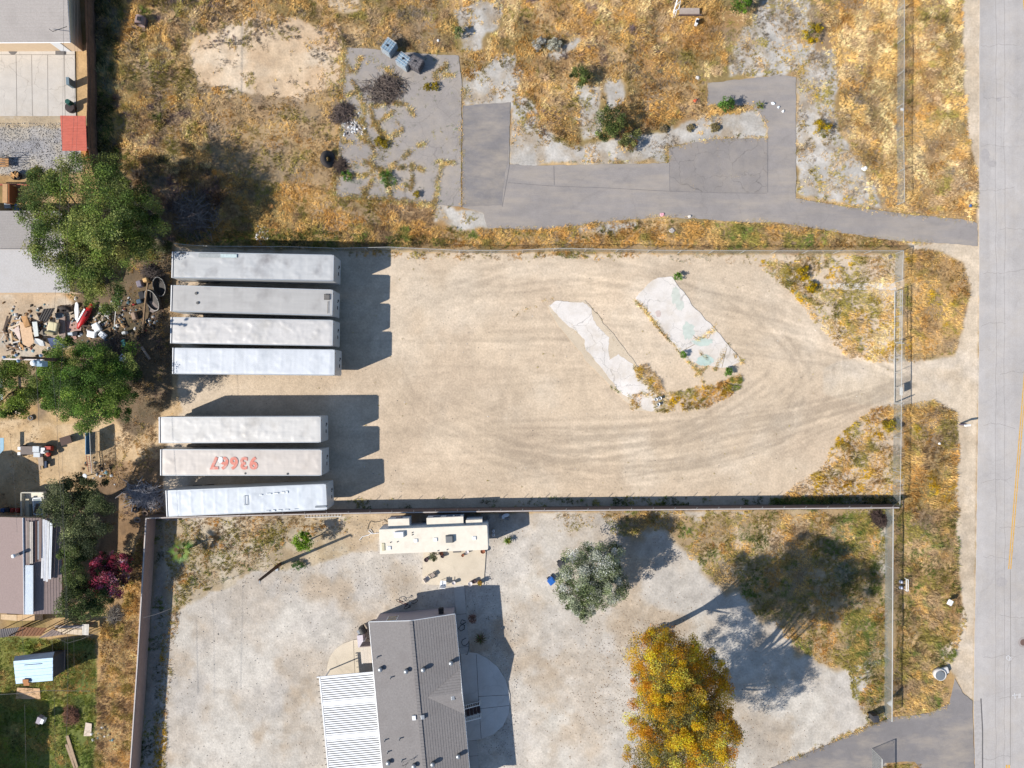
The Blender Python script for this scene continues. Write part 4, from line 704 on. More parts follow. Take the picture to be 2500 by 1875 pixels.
# ================================================================ TRAILERS
white = mat('white_paint', (235,235,235), .5, var=.05, k=.75); rubber = mat('rubber', (38,36,36), .9, var=.2); steel = mat('galvanised', (178,182,186), .45, .6, var=.1); darkst = mat('dark_steel', (60,58,58), .7, .2)
alu = mat('aluminium', (205,210,214), .4, .5, var=.06); blackp = mat('black_plastic', (40,42,46), .55, var=.15)
def frame_of(a, b, z):
    """origin, yaw and length of the line between two photo points at height z"""
    A = Vector(P(*a, z)); B = Vector(P(*b, z)); return A, math.atan2(B.y-A.y, B.x-A.x), (B-A).length
def trailer(rear, front, rgb, stain, label, seed, num=None, wr=.03, extra=None, ribs=0):
    H = 4.08; A, yaw, L = frame_of(rear, front, H); t = thing('semi_trailer', label, 'trailer', (A.x, A.y, 0), yaw, 'white semi trailers parked in the dirt lot'); W = 2.58; h = W/2
    sm = mat('trailer_side_%d' % seed, (212,216,220), .45, .1, var=.06, scale=.7, dirt=((170,160,150), .5, .4))
    r = mat('trailer_roof_%d' % seed, rgb, .42, .05, var=.09, scale=1., dirt=(stain, .5, .85), spec=.4, stretch=(1.1, .16, 1) if ribs else (.12, 1.6, 1))
    b = MB(); c = .09; out = [(0, -h), (L-c*.6, -h), (L, -h+c), (L, h-c), (L-c*.6, h), (0, h)]; b.prism(out, 1.2, H-.03); b.build('body', sm, t)
    nx_, ny_ = 150, 26; xs = np.linspace(.06, L-.05, nx_); ys = np.linspace(-h+.04, h-.04, ny_); gx, gy = np.meshgrid(xs, ys); ax = 1-np.clip((np.abs(gy)-(h-.35))/.35, 0, 1)**2; ex = np.clip((gx-.05)/.4, 0, 1)*np.clip((L-gx)/.4, 0, 1)
    dg = gx*.8+gy*1.1; z = fbm(gx+9*seed, gy*1.3, 1.1, 3, 400+seed)*wr*1.6+wr*2*np.maximum(0, fbm(dg, gx-gy, .9, 2, 420+seed)-.45)*2+.02*(1-(gy/h)**2)+(ribs*np.maximum(0, np.cos(gx*2*np.pi/1.2))**8)+.008*np.maximum(0, np.cos(gx*2*np.pi/1.22))**14
    z = H-.015+z*ax*ex*.55; t['_w'] = wr; zf = lambda u, v: H-.015+(.02*(1-(v/h)**2)+fbm(u+9*seed, v*1.3, 1.1, 3, 400+seed)*wr*1.6+wr*4*np.maximum(0, fbm(u*.8+v*1.1, u-v, .9, 2, 420+seed)-.45))*.55*(1-np.clip((np.abs(v)-(h-.35))/.35, 0, 1)**2); clipx = L-.05-np.clip(np.abs(gy)-(h-c), 0, 1)*.6; gx = np.minimum(gx, clipx)
    V = np.c_[gx.ravel(), gy.ravel(), z.ravel()]; ii = (np.arange(ny_-1)[:, None]*nx_+np.arange(nx_-1)).ravel(); o = np_mesh('roof', V, np.c_[ii, ii+1, ii+nx_+1, ii+nx_], None, r, t); o.data.shade_smooth()
    b = MB()
    for s in (-1, 1): b.box((L/2, s*(h-.02), H-.02), (L-.3, .07, .07))
    b.box((L-.02, 0, H-.02), (.07, W-2*c, .07)); b.build('top_rail', alu, t)
    b = MB(); b.box((-.05, 0, 2.62), (.1, W+.02, 2.92)); b.build('rear_door_frame', white, t)
    b = MB(); b.box((.035, 0, H+.012), (.05, W-.02, .03)); b.build('seal_strip', mat('seal', (70,70,76), .8), t)
    for s in (-1, 1): q = MB(); q.box((-.115, s*.62, 2.6), (.03, 1.1, 2.7)); d = q.build('door', sm, t)
    f = MB(); f.box((L/2, -.5, 1.08), (L-1, .12, .24)); f.box((L/2, .5, 1.08), (L-1, .12, .24))
    for i in range(int(L/.8)): f.box((.6+i*.8, 0, 1.14), (.08, W-.1, .1))
    f.box((.1, 0, .62), (.1, 2.3, .12)); f.box((.1, -.7, .85), (.08, .1, .5)); f.box((.1, .7, .85), (.08, .1, .5)); f.build('underframe', darkst, t)
    for s in (-1, 1):
        g = MB(); g.box((L-2.9, s*.9, .62), (.14, .14, 1.15)); g.box((L-2.9, s*.9, .03), (.3, .3, .06)); g.build('landing_leg', darkst, t)
        g = MB(); g.box((.25, s*.9, .65), (.02, .55, .7)); g.build('mudflap', rubber, t)
    for ax_ in (1.5, 2.75):
        g = MB(); g.tube([(ax_, -1., .5), (ax_, 1., .5)], .08, 8); g.build('axle', darkst, t)
        for s in (-1.12, -.82, .82, 1.12):
            w_ = MB(); w_.lathe((ax_, s, .5), [(.28, -.12), (.48, -.12), (.51, -.06), (.51, .06), (.48, .12), (.28, .12)], 18, 'y'); o = w_.build('wheel', rubber, t)
            if abs(s) > 1: w_ = MB(); w_.lathe((ax_, s, .5), [(.05, -.1), (.28, -.08), (.28, .08), (.05, .1)], 12, 'y'); w_.build('rim', steel, o)
    n_ = MB()
    for (yy, zz, w2, h2, nm_) in ((-.3, 2.1, .35, .12, 'name_plate'), (.25, 2.1, .12, .12, 'air_coupling'), (.45, 1.9, .2, .3, 'document_box')): n_ = MB(); n_.box((L+.025, yy, zz), (.05, w2, h2)); n_.build(nm_, blackp, t)
    for s in (-.9, .9): q = MB(); q.box((L+.01, s, 3.9), (.04, .12, .05)); q.build('marker_lamp', mat('amber_lamp', (220,140,40), .4), t)
    del t['_w']
    if extra == ex6: extra(t, L, H, h, zf)
    elif extra: extra(t, L, H, h)
    return t, L, H
def patch(t, x, y, z, w_, d, rgb, name='roof_patch', rz=0, k=None):
    b = MB(); b.box((x, y, z), (w_, d, .02), rz); return b.build(name, mat('patch_%d_%d_%d' % rgb, rgb, .7, var=.2, scale=6, k=k), t)
def ex1(t, L, H, h):
    patch(t, 2.6+1.8, h-.32, H+.07, 3.6, .42, (176,180,180)); patch(t, 5.6, h-.32, H+.095, 1.6, .34, (206,222,222)); patch(t, .95, h-.14, H+.08, .6, .14, (90,88,88))
def ex2(t, L, H, h):
    g = MB()
    for a in ((-.25, 0, .06, .56), (.25, 0, .06, .56), (0, -.25, .56, .06), (0, .25, .56, .06)): g.box((L-.55+a[0], .55+a[1], H+.09), (a[2], a[3], .03))
    g.build('hatch_frame', mat('hatch', (96,92,88), .8), t); patch(t, L-.55, .55, H+.07, .4, .4, (120,116,112), 'hatch_lid')
    patch(t, L-.45, -.5, H+.085, .05, 1.2, (120,112,104), 'seam')
    for (x, y) in ((2.45, .55), (2.62, -.4)): b = MB(); b.lathe((x, y, H+.06), [(.001, 0), (.15, 0), (.13, .05), (.001, .06)], 9); b.build('roof_patch', mat('patch_grey', (112,110,108), .8, var=.3, scale=8), t)
def ex6(t, L, H, h, zf):
    cu = bpy.data.curves.new('txt', 'FONT'); cu.body = '93667'; cu.size = 1.62; cu.align_x = 'CENTER'; cu.align_y = 'CENTER'; cu.extrude = .003; cu.offset = .07; cu.space_character = 1.2
    o = bpy.data.objects.new('tmp', cu); S.collection.objects.link(o); dg = bpy.context.evaluated_depsgraph_get(); me = bpy.data.meshes.new_from_object(o.evaluated_get(dg)); bpy.data.objects.remove(o)
    xs_, ys_ = np.meshgrid(np.linspace(4.6, 10, 120), np.linspace(-.8, .8, 40)); zm = float(zf(xs_, ys_).max())+.02
    for v in me.vertices: v.co.z += zm
    me.materials.clear(); me.materials.append(mat('faded_red', (232,146,128), .7, var=.16, scale=5, dirt=((222,200,188), 3.2, .8))); q = bpy.data.objects.new('painted_number', me); S.collection.objects.link(q); q.parent = t
    q.location = (7.28, .0, 0); q.rotation_euler = (0, 0, math.pi)
    b = MB(); b.prism([(5.75, .1), (5.75, .45), (5.85, .55), (6.05, .55), (6.15, .45), (6.15, .1), (6.05, .0), (5.85, .0)], H+.05, zm+.035); b.build('roof_patch', white, t)
    for (x, y) in ((8.4, -1.08), (12.6, -1.12)): b = MB(); b.lathe((x, y, H+.04), [(.001, 0), (.11, 0), (.001, .05)], 8); b.build('roof_stain', mat('patch_grey', (112,110,108), .8), t)
def ex7(t, L, H, h):
    for (x, y, a, b_) in ((10.2, .55, .5, .1), (10.9, .57, .5, .12), (11.6, .62, .4, .2), (12., .64, .25, .22), (9.4, .48, .3, .1), (10., -1.15, .4, .1), (10.6, -1.15, .3, .16), (11.2, -1.14, .4, .1), (11.9, -1.12, .5, .1), (12.8, -1.1, .4, .05)): patch(t, x, y, H+.09, a, b_, (244,248,250), 'sealant')
    g = MB()
    for a in ((-.16, 0, .04, .9), (.16, 0, .04, .9), (0, -.45, .36, .04), (0, .45, .36, .04)): g.box((7.9+a[0], .0+a[1], H+.09), (a[2], a[3], .02))
    g.build('patch_outline', mat('hatch2', (170,174,178), .7), t); patch(t, L-.6, -.95, H+.06, 1.1, .18, (140,146,152), 'dent')
trailer((421.5,646), (814.5,654), (206,206,205), (140,136,136), 'topmost white semi trailer, grey stained roof with a long patch along its upper edge', 1, wr=.03, extra=ex1)
trailer((419,728), (812,739), (196,193,189), (166,162,158), 'second semi trailer from the top, two dark blotches and a square hatch on its roof', 2, wr=.012, extra=ex2)
trailer((418.5,806), (812.5,813), (220,216,212), (188,184,178), 'third semi trailer from the top, wrinkled cream roof with a small shadow at its rear', 3, wr=.05)
trailer((423,881), (817,885), (226,229,233), (205,209,213), 'fourth semi trailer from the top, bluish white roof, last of the upper four', 4, wr=.03, ribs=.012)
trailer((390,1050), (783,1048.5), (226,222,216), (194,188,180), 'first semi trailer of the lower three, plain cream roof', 5, wr=.035)
trailer((393.5,1129), (785,1129.5), (220,210,200), (202,190,178), 'semi trailer with a red number painted upside down on its roof', 6, wr=.025, extra=ex6)
trailer((407.5,1229.5), (797,1213), (222,227,232), (198,203,208), 'slightly slanted bluish semi trailer hugging the long block wall', 7, wr=.025, extra=ex7, ribs=.015)

# ================================================================ WALLS AND FENCES
def block_mat(name, rgb, bx_=.42, by_=.2):
    m = bpy.data.materials.new(name); m.use_nodes = True; t = m.node_tree; b = _bsdf(m); L = t.links.new; b.inputs['Roughness'].default_value = .95
    uv = t.nodes.new('ShaderNodeUVMap'); uv.uv_map = 'UVMap'; br = t.nodes.new('ShaderNodeTexBrick'); L(uv.outputs[0], br.inputs['Vector']); br.inputs['Scale'].default_value = 1
    br.inputs['Brick Width'].default_value = bx_; br.inputs['Row Height'].default_value = by_; br.inputs['Mortar Size'].default_value = .012
    c = lin(rgb); br.inputs['Color1'].default_value = (*c, 1); br.inputs['Color2'].default_value = (*[v*.86 for v in c], 1); br.inputs['Mortar'].default_value = (*[v*.7 for v in c], 1)
    n = t.nodes.new('ShaderNodeTexNoise'); n.inputs['Scale'].default_value = 1.2; n.inputs['Detail'].default_value = 7; r = t.nodes.new('ShaderNodeMapRange'); r.inputs[1].default_value = .3; r.inputs[2].default_value = .7; r.inputs[3].default_value = .78; r.inputs[4].default_value = 1.15
    L(n.outputs['Fac'], r.inputs[0]); s = t.nodes.new('ShaderNodeVectorMath'); s.operation = 'SCALE'; L(br.outputs['Color'], s.inputs[0]); L(r.outputs[0], s.inputs['Scale']); L(s.outputs[0], b.inputs['Base Color']); return m
def add_uv(o, fn):
    uv = o.data.uv_layers.new(name='UVMap')
    for p in o.data.polygons:
        for li in p.loop_indices: uv.data[li].uv = fn(o.data.vertices[o.data.loops[li].vertex_index].co, p.normal)
def wall(name, label, cat, px_pts, H, thick, m, cap=None, cap_m=None):
    pts = [Vector(P(x, y, H)[:2]) for x, y in px_pts]; b = MB(); t = thing(name, label, cat, (pts[0].x, pts[0].y, 0)); o0 = pts[0]; pts = [p-o0 for p in pts]
    for a, c in zip(pts[:-1], pts[1:]):
        d = (c-a); l = d.length; ang = math.atan2(d.y, d.x); b.box(((a.x+c.x)/2, (a.y+c.y)/2, H/2-.05), (l, thick, H+.1), ang)
    o = b.build('wall_face', m, t); dirn = (pts[-1]-pts[0]).normalized(); add_uv(o, lambda v, n: (v.x*dirn.x+v.y*dirn.y, v.z))
    if cap:
        b = MB()
        for a, c in zip(pts[:-1], pts[1:]): d = c-a; b.box(((a.x+c.x)/2, (a.y+c.y)/2, H+.03), (d.length+.02, thick+cap, .06), math.atan2(d.y, d.x))
        b.build('cap', cap_m or m, t)
    return t, pts
bw = block_mat('brown_block', (124,104,98)); pw_ = block_mat('pink_block', (206,170,154)); capm = mat('wall_cap', (214,206,200), .9, var=.12)
t, pts = wall('block_wall', 'long brown concrete block wall below the dirt lot, running from the lowest trailer to the street fence', 'wall', [(357,1265),(600,1258.5),(850,1253),(1300,1247),(1750,1243),(2195,1239.5)], 1.9, .2, bw, -.12, capm)
for i in range(33):
    x = 480+i*53; q = Vector(P(x, 1265-(x-357)*.0162+.006*abs(x-1250)*0, 1.9)[:2]); 
    d = [a for a in zip([(357,1265),(600,1258.5),(850,1253),(1300,1247),(1750,1243)], [(600,1258.5),(850,1253),(1300,1247),(1750,1243),(2195,1239.5)]) if a[0][0] <= x <= a[1][0]][0]
    yy = d[0][1]+(d[1][1]-d[0][1])*(x-d[0][0])/(d[1][0]-d[0][0]); q = Vector(P(x, yy, 1.95))-t.location
    b = MB(); b.tube([(q.x, q.y, 1.9), (q.x+.02, q.y+.02, 2.0), (q.x+.05, q.y+.28, 2.35)], .025, 5); b.build('bracket_arm', steel, t)
wall('block_wall', 'pinkish plastered block wall running down the left side of the gravel yard', 'wall', [(357,1265),(349,1400),(337,1600),(318,1880),(314,1940)], 1.85, .2, pw_, -.1, capm)
wood = mat('weathered_wood', (128,98,80), .9, var=.3, scale=3, dirt=((80,60,50), 1, .5)); woodl = mat('pale_wood', (212,180,134), .9, var=.2, scale=3); 
t = thing('wooden_fence', 'tall dark brown wooden fence between the top left house yard and the weedy field', 'fence', (0, 0, 0))
fp = [(206,-60),(209,60),(212,130),(214,200),(212,290),(216,360),(226,420)]; b = MB()
for (a, c) in zip(fp[:-1], fp[1:]):
    A = Vector(P(*a, 1.8)); C = Vector(P(*c, 1.8)); d = C-A; n = max(1, int(d.length/.15))
    for i in range(n): q = A+d*(i+.5)/n; b.box((q.x, q.y, .9+random.uniform(-.02, .02)), (.145, .03, 1.85), math.atan2(d.y, d.x))
b.build('boards', wood, t); b = MB()
for (a, c) in zip(fp[:-1], fp[1:]):
    A = Vector(P(*a, 1.8)); C = Vector(P(*c, 1.8)); d = C-A
    for z in (.4, 1.4): b.tube([(A.x+.05, A.y, z), (C.x+.05, C.y, z)], .04, 4)
b.build('rails', wood, t)
netm = mat_net('chain_link', (190,196,194), .16, .17); netd = mat_net('chain_link_dull', (176,182,178), .14, .26); railm = mat('fence_rail', (206,206,202), .5, .3, var=.05)
def chain_fence(name, label, cat, pts_px, H, spacing=3., net=netm, rail_r=.027, group=None, posts_up=0.):
    Q = [Vector(P(x, y, H)) for x, y in pts_px]; o0 = Q[0].copy(); o0.z = 0; t = thing(name, label, cat, tuple(o0), 0, group); Q = [q-o0 for q in Q]
    b = MB(); b.tube(Q, rail_r, 6); b.build('top_rail', railm, t); vs = []; fs = []; us = []; acc = 0
    for a, c in zip(Q[:-1], Q[1:]):
        k = len(vs); l = (c-a).length; vs += [(a.x, a.y, .03), (c.x, c.y, .03), (c.x, c.y, H), (a.x, a.y, H)]; us += [(acc, 0), (acc+l, 0), (acc+l, H), (acc, H)]; fs.append((k, k+1, k+2, k+3)); acc += l
    o = MB().add(vs, fs).build('mesh_panel', net, t); uv = o.data.uv_layers.new(name='UVMap')
    for p in o.data.polygons:
        for li in p.loop_indices: uv.data[li].uv = us[o.data.loops[li].vertex_index]
    tot = acc; n = max(2, int(tot/spacing)+1)
    for i in range(n):
        s = tot*i/(n-1); acc = 0
        for a, c in zip(Q[:-1], Q[1:]):
            l = (c-a).length
            if acc+l >= s-1e-6: q = a+(c-a)*((s-acc)/l); break
            acc += l
        b = MB(); b.tube([(q.x, q.y, -.05), (q.x, q.y, H+posts_up)], .035, 6); b.build('post', railm, t)
    return t
chain_fence('chain_link_fence', 'sagging chain link fence along the top side of the dirt lot', 'fence', [(425,594),(470,599),(520,601),(700,602),(820,606),(950,603),(1120,611),(1250,611),(1370,606),(1420,607),(1620,611),(1900,612),(2206,612)], 1.6, 3.2)
chain_fence('chain_link_fence', 'chain link fence at the lot corner above the parked gate', 'fence', [(2206,612),(2204,650),(2203,684)], 1.55, 1.7)
chain_fence('chain_link_fence', 'chain link fence along the street below the lot gate', 'fence', [(2201,986),(2200,1080),(2199,1160),(2197,1236)], 1.55, 3.)
chain_fence('chain_link_fence', 'chain link fence beside the street at the golden field, topmost one', 'fence', [(2208,-70),(2208,150),(2206,300),(2208,440),(2208,492)], 1.4, 3.)
chain_fence('chain_link_fence', 'long white topped chain link fence along the street side of the gravel yard', 'fence', [(2181,1240),(2180,1400),(2179,1600),(2178,1762)], 1.6, 3., netd, .05)
t = chain_fence('chain_link_fence', 'short chain link fence and post at the bottom edge beside the black driveway', 'fence', [(2154,1853),(2154,1935)], 2.1, 2., netm, .05)
gt = thing('rolling_gate', 'long white framed rolling gate across the lot entrance', 'gate', (0, 0, 0)); Hg = 1.5
def gate_panel(x0, y0, x1, y1, nm, n):
    A = Vector(P(x0, y0, Hg)); C = Vector(P(x1, y1, Hg)); b = MB(); b.tube([A, C], .035, 6); b.tube([(A.x, A.y, .12), (C.x, C.y, .12)], .035, 6)
    for i in range(n+1): q = A+(C-A)*i/n; b.tube([(q.x, q.y, .1), (q.x, q.y, Hg)], .028, 6)
    b.build('gate_frame', railm, gt); l = (C-A).length; o = MB().add([(A.x, A.y, .12), (C.x, C.y, .12), (C.x, C.y, Hg), (A.x, A.y, Hg)], [(0, 1, 2, 3)]).build('mesh_panel', mat_net('gate_net', (200,204,202), .18, .08), gt)
    uv = o.data.uv_layers.new(name='UVMap')
    for li, u in zip(o.data.polygons[0].loop_indices, ((0, 0), (l, 0), (l, Hg), (0, Hg))): uv.data[li].uv = u
gate_panel(2202, 835, 2201, 984, 'a', 4)
b = MB(); q = P(2199, 955, .95); b.box((q[0]+.05, q[1], .95), (.02, .85, .55)); b.build('sign_panel', mat('sign_blank', (210,214,216), .6), gt)
for y in (838, 984): b = MB(); q = P(2202, y, Hg); b.tube([(q[0]+.12, q[1], 0), (q[0]+.12, q[1], Hg+.15)], .05, 8); b.build('gate_post', railm, gt)
gt = thing('rolling_gate', 'second gate section parked above the entrance, framed in white with one cross bar', 'gate', (0, 0, 0))
gate_panel(2203, 708, 2202, 834, 'b', 2); A = P(2198, 708, 1.2); C = P(2197, 834, 1.2); b = MB(); b.tube([A, C], .03, 6); b.tube([(A[0], A[1], .1), (C[0], C[1], .1)], .035, 6); b.build('guide_rail', railm, gt)

# ================================================================ MAIN HOUSE
shing = mat('shingle_brown', (144,139,137), .9, var=.16, scale=6, bump=.5, dirt=((126,120,118), .5, .4)); siding = mat('siding_mauve', (196,184,186), .7, var=.05); trimw = mat('trim_white', (240,240,240), .6, var=.03, k=.78)
ZE, ZR = 3.6, 4.45; NW_ = Vector(P(901.5, 1519, ZE)); NE_ = Vector(P(1110.5, 1499.5, ZE)); yaw = math.atan2(NE_.y-NW_.y, NE_.x-NW_.x); Wd = (NE_-NW_).length; Lh = 19.
hs = thing('house', 'long mauve manufactured house with brown shingle gable roof and round roof vents', 'house', (NW_.x, NW_.y, 0), yaw)
# local: u east, v south (negative y)
b = MB(); o_ = .35; b.prism([(o_, -o_), (Wd-o_, -o_), (Wd-o_, -Lh+o_), (o_, -Lh+o_)], 0, ZE-.12); b.build('wall', siding, hs)
b = MB(); b.add([(o_, -o_, ZE-.12), (Wd-o_, -o_, ZE-.12), (Wd/2, -o_, ZR-.1), (o_, -o_-.06, ZE-.12), (Wd-o_, -o_-.06, ZE-.12), (Wd/2, -o_-.06, ZR-.1)], [(0, 2, 1), (3, 4, 5), (0, 1, 4, 3), (1, 2, 5, 4), (2, 0, 3, 5)]); b.build('gable', siding, hs)
def courses(b, u0, u1, z0, z1, v0, v1, n, th=.018):
    """rows of shingles stepping up from the eave u0 to the ridge u1"""
    for i in range(n):
        a, c = u0+(u1-u0)*i/n, u0+(u1-u0)*(i+1)/n; za, zc = z0+(z1-z0)*i/n+th, z0+(z1-z0)*(i+1)/n+.002
        k = [(a, v0, za), (a, v1, za), (c, v1, zc), (c, v0, zc)]; k2 = [(a, v0, za-th-.02), (a, v1, za-th-.02)]
        b.add(k+k2, [(0, 1, 2, 3) if u1 < u0 else (3, 2, 1, 0), (0, 4, 5, 1) if u1 < u0 else (1, 5, 4, 0)])
b = MB(); courses(b, 0, Wd/2, ZE, ZR, 0, -Lh, 17); b.build('roof', shing, hs); b = MB(); courses(b, Wd, Wd/2, ZE, ZR, 0, -Lh, 17); b.build('roof', shing, hs)
b = MB(); b.add([(0, 0, ZE-.12), (Wd/2, 0, ZR-.12), (Wd, 0, ZE-.12), (Wd, -Lh, ZE-.12), (Wd/2, -Lh, ZR-.12), (0, -Lh, ZE-.12)], [(0, 5, 4, 1), (1, 4, 3, 2)]); b.build('soffit', trimw, hs)
b = MB()
for i in range(60): b.box((Wd/2, -.16-i*.32, ZR+.03+.006*(i % 2)), (.34, .3, .03))
b.build('ridge_caps', shing, hs)
b = MB()
for u0, u1, z0, z1 in ((0, Wd/2, ZE, ZR), (Wd/2, Wd, ZR, ZE)): b.tube([(u0, .02, z0-.02), (u1, .02, z1-.02)], .045, 4)
b.tube([(-.03, 0, ZE-.04), (-.03, -Lh, ZE-.04)], .045, 4); b.tube([(Wd+.03, 0, ZE-.04), (Wd+.03, -Lh, ZE-.04)], .045, 4); b.build('fascia', trimw, hs)
def hloc(x, y, z):
    q = Vector(P(x, y, z))-hs.location; c, s = math.cos(-yaw), math.sin(-yaw); return (q.x*c-q.y*s, q.x*s+q.y*c)
def roofz(u): return ZE+(ZR-ZE)*(1-abs(u-Wd/2)/(Wd/2))
cx = lambda X_, Y_: (750+X_*.2562, 1450+Y_*.2562)
# cross gable over the porch
u1, v1 = hloc(*cx(1425, 715), ZE); u2, v2 = hloc(*cx(1488, 1145), ZE); ua, va = hloc(*cx(1150, 978), 4.1); uf, vf = hloc(*cx(1466, 940), 4.25)
b = MB(); n = 9; zr_ = 4.25; EW = Wd+.06
za = roofz(ua)+.03
for (vv) in (v1, v2):
    for i in range(n):
        f0, f1 = i/n, (i+1)/n
        p = lambda f, g: None
        # from eave line (front edge at EW) up to the ridge
        A0 = Vector((EW, vv, ZE+.03)).lerp(Vector((EW, vf, zr_)), f0); A1 = Vector((EW, vv, ZE+.03)).lerp(Vector((EW, vf, zr_)), f1)
        B0 = Vector((EW-.03, vv, ZE+.03)).lerp(Vector((ua, va, za)), f0); B1 = Vector((EW-.03, vv, ZE+.03)).lerp(Vector((ua, va, za)), f1)
        up = Vector((0, 0, .022)); vs = [A0+up, A1+Vector((0, 0, .002)), B1+Vector((0, 0, .002)), B0+up, A0, B0]
        b.add(vs, [(0, 1, 2, 3) if vv == v2 else (3, 2, 1, 0), (0, 3, 5, 4) if vv == v2 else (4, 5, 3, 0)])
b.build('porch_roof', shing, hs)
b = MB(); b.add([(EW-.02, v1, ZE-.1), (EW-.02, v2, ZE-.1), (EW-.02, vf, zr_-.03), (EW-.1, v1, ZE-.1), (EW-.1, v2, ZE-.1), (EW-.1, vf, zr_-.03)], [(0, 2, 1), (3, 4, 5)]); b.build('porch_gable', siding, hs)
b = MB(); b.tube([(EW, v1, ZE), (EW, vf, zr_), (EW, v2, ZE)], .04, 4); b.build('fascia', trimw, hs)
for x, y in ((693,730),(947,728),(1110,712),(1370,668),(768,1625),(1020,1630),(1200,1610),(1440,1560)):
    u, v = hloc(*cx(x, y), 4.3); z = roofz(u); b = MB(); b.lathe((u, v, z-.1), [(.2, 0), (.2, .42), (.24, .42), (.24, .5), (.17, .58), (.001, .6)], 14); b.build('roof_vent', steel, hs, True)
for x, y in ((797,800),(738,1408),(883,1380),(765,1520),(665,612),(905,1585)):
    u, v = hloc(*cx(x, y), 4.1); z = roofz(u); b = MB(); b.lathe((u, v, z-.1), [(.06, 0), (.06, .5), (.05, .5), (.04, .3)], 10); b.lathe((u, v, z), [(.12, 0), (.07, .06)], 10); b.build('pipe_vent', steel, hs)
for x, y, m_ in ((1020,1178,white),(1103,1168,steel),(1387,1000,steel)):
    u, v = hloc(*cx(x, y), 4.4); z = roofz(u)+(.25 if x == 1387 else 0); b = MB(); b.box((u, v, z+.08), (.36, .44, .22)); b.build('roof_box_vent', m_, hs, bevel=.02)
u, v = hloc(*cx(930, 1590), 4.2); z = roofz(u); b = MB(); b.tube([(u-.2, v-.2, z), (u-.2, v-.2, z+.7), (u+.5, v+.1, z+.9)], .02, 5); b.tube([(u+.1, v-.3, z+.8), (u+.4, v+.2, z+.85)], .02, 5); b.tube([(u-.1, v-.2, z+.75), (u+.6, v+.3, z+.95)], .02, 5); b.build('antenna', darkst, hs)
def window_n(parent, u, z, w_, h_, y, m_frame=trimw):
    f = MB(); f.box((u, y+.03, z), (w_+.16, .06, h_+.16)); o = f.build('window', m_frame, parent); g = MB(); g.box((u, y+.065, z), (w_, .02, h_)); g.build('pane', mat('glass_dark', (60,66,70), .12, spec=.8), o)
    g = MB(); g.box((u, y+.08, z), (w_, .02, .04)); g.build('mullion', m_frame, o)
window_n(hs, 2.05, 2.1, .95, 1.3, -o_)
b = MB(); b.box((Wd-1.55, -.0, 2.), (.5, .5, .5)); b.tube([(Wd-1.55, .05, 2.2), (Wd-1.3, .6, 2.9)], .03, 6); b.build('wall_cooler', darkst, hs)
# west entry lean-to with ribbed roof
q0 = cx(505, 505); q1 = cx(620, 650); A = hloc(*q0, 2.7); B = hloc(*q1, 2.7)
en = thing('porch_canopy', 'small beige ribbed canopy over the side door of the mauve house', 'canopy', tuple(hs.location), yaw); b = MB(); nn = 10
for i in range(nn): f = (i+.5)/nn; b.box((A[0]+(o_-A[0]+.1)*f, (A[1]+B[1])/2, 2.72+.25*f+.012*(i % 2)), ((o_-A[0]+.1)/nn*.92, abs(A[1]-B[1]), .03))
b.build('roof_panel', mat('beige_metal', (214,200,182), .6, var=.08, k=.7), en); b = MB(); b.box(((A[0]+o_)/2, A[1]+.05, 2.2), (o_-A[0], .08, 1.3)); b.build('side_panel', mat('brownish_panel', (150,132,128), .8), en)
b = MB(); b.box((A[0]+.06, A[1], 1.35), (.1, .1, 2.7)); b.box((A[0]+.06, B[1], 1.35), (.1, .1, 2.7)); b.build('posts', trimw, en)
cb = thing('storage_cabinet', 'pale lavender storage cabinet beside the beige canopy', 'cabinet', P(*cx(507, 450), 1.2)[:2]+(0,), yaw); b = MB(); b.box((0, 0, .6), (.55, 1.2, 1.2)); b.build('body', mat('lavender', (206,196,204), .7), cb, bevel=.02); b = MB(); b.box((0, 0, 1.22), (.6, 1.25, .04)); b.build('lid', mat('lavender2', (222,212,218), .7), cb)
# patio cover
pc = thing('patio_cover', 'large white ribbed patio cover attached to the west side of the house', 'canopy', tuple(hs.location), yaw); C0 = hloc(780, 1652, 2.75); D0 = hloc(912, 1643.5, 2.95); u0, v0 = C0; u1_ = .0; nr = 53; b = MB(); b2 = MB()
for i in range(nr):
    v = v0-.14-i*.23; gap = i % 15 in (11, 12)
    b.box(((u0+u1_)/2, v, 2.86), (u1_-u0-.28, .232 if gap else .15, .02)); b2.box(((u0+u1_)/2, v, 2.75), (u1_-u0-.28, .229, .02))

b.build('pan_roof', mat('bright_white', (246,246,246), .5, var=.02, k=.74), pc); b2.build('pan_troughs', mat('gap_shade_grey', (96,98,100), .8), pc)  # dark base under the pans puts the shade of the gaps into its colour
b = MB(); b.box((u0+.05, v0-6.2, 2.82), (.12, 12.4, .16)); b.box((u1_-.1, v0-6.2, 2.9), (.3, 12.4, .12)); b.box(((u0+u1_)/2, v0, 2.82), (u1_-u0+.5, .08, .12)); b.build('beam', trimw, pc)
b = MB()
for i in range(20): b.box((u0-.12, v0-.25-i*.62, 2.8), (.3, .04, .06))
b.build('rafter_tails', mat('tail_grey', (120,112,104), .8), pc)
for i in range(4): b = MB(); b.box((u0+.35, v0-.4-i*3.6, 1.4), (.1, .1, 2.8)); b.build('post', trimw, pc)
b = MB(); a = hloc(*cx(210, 770), .5); c_ = hloc(*cx(250, 715), 1.4)
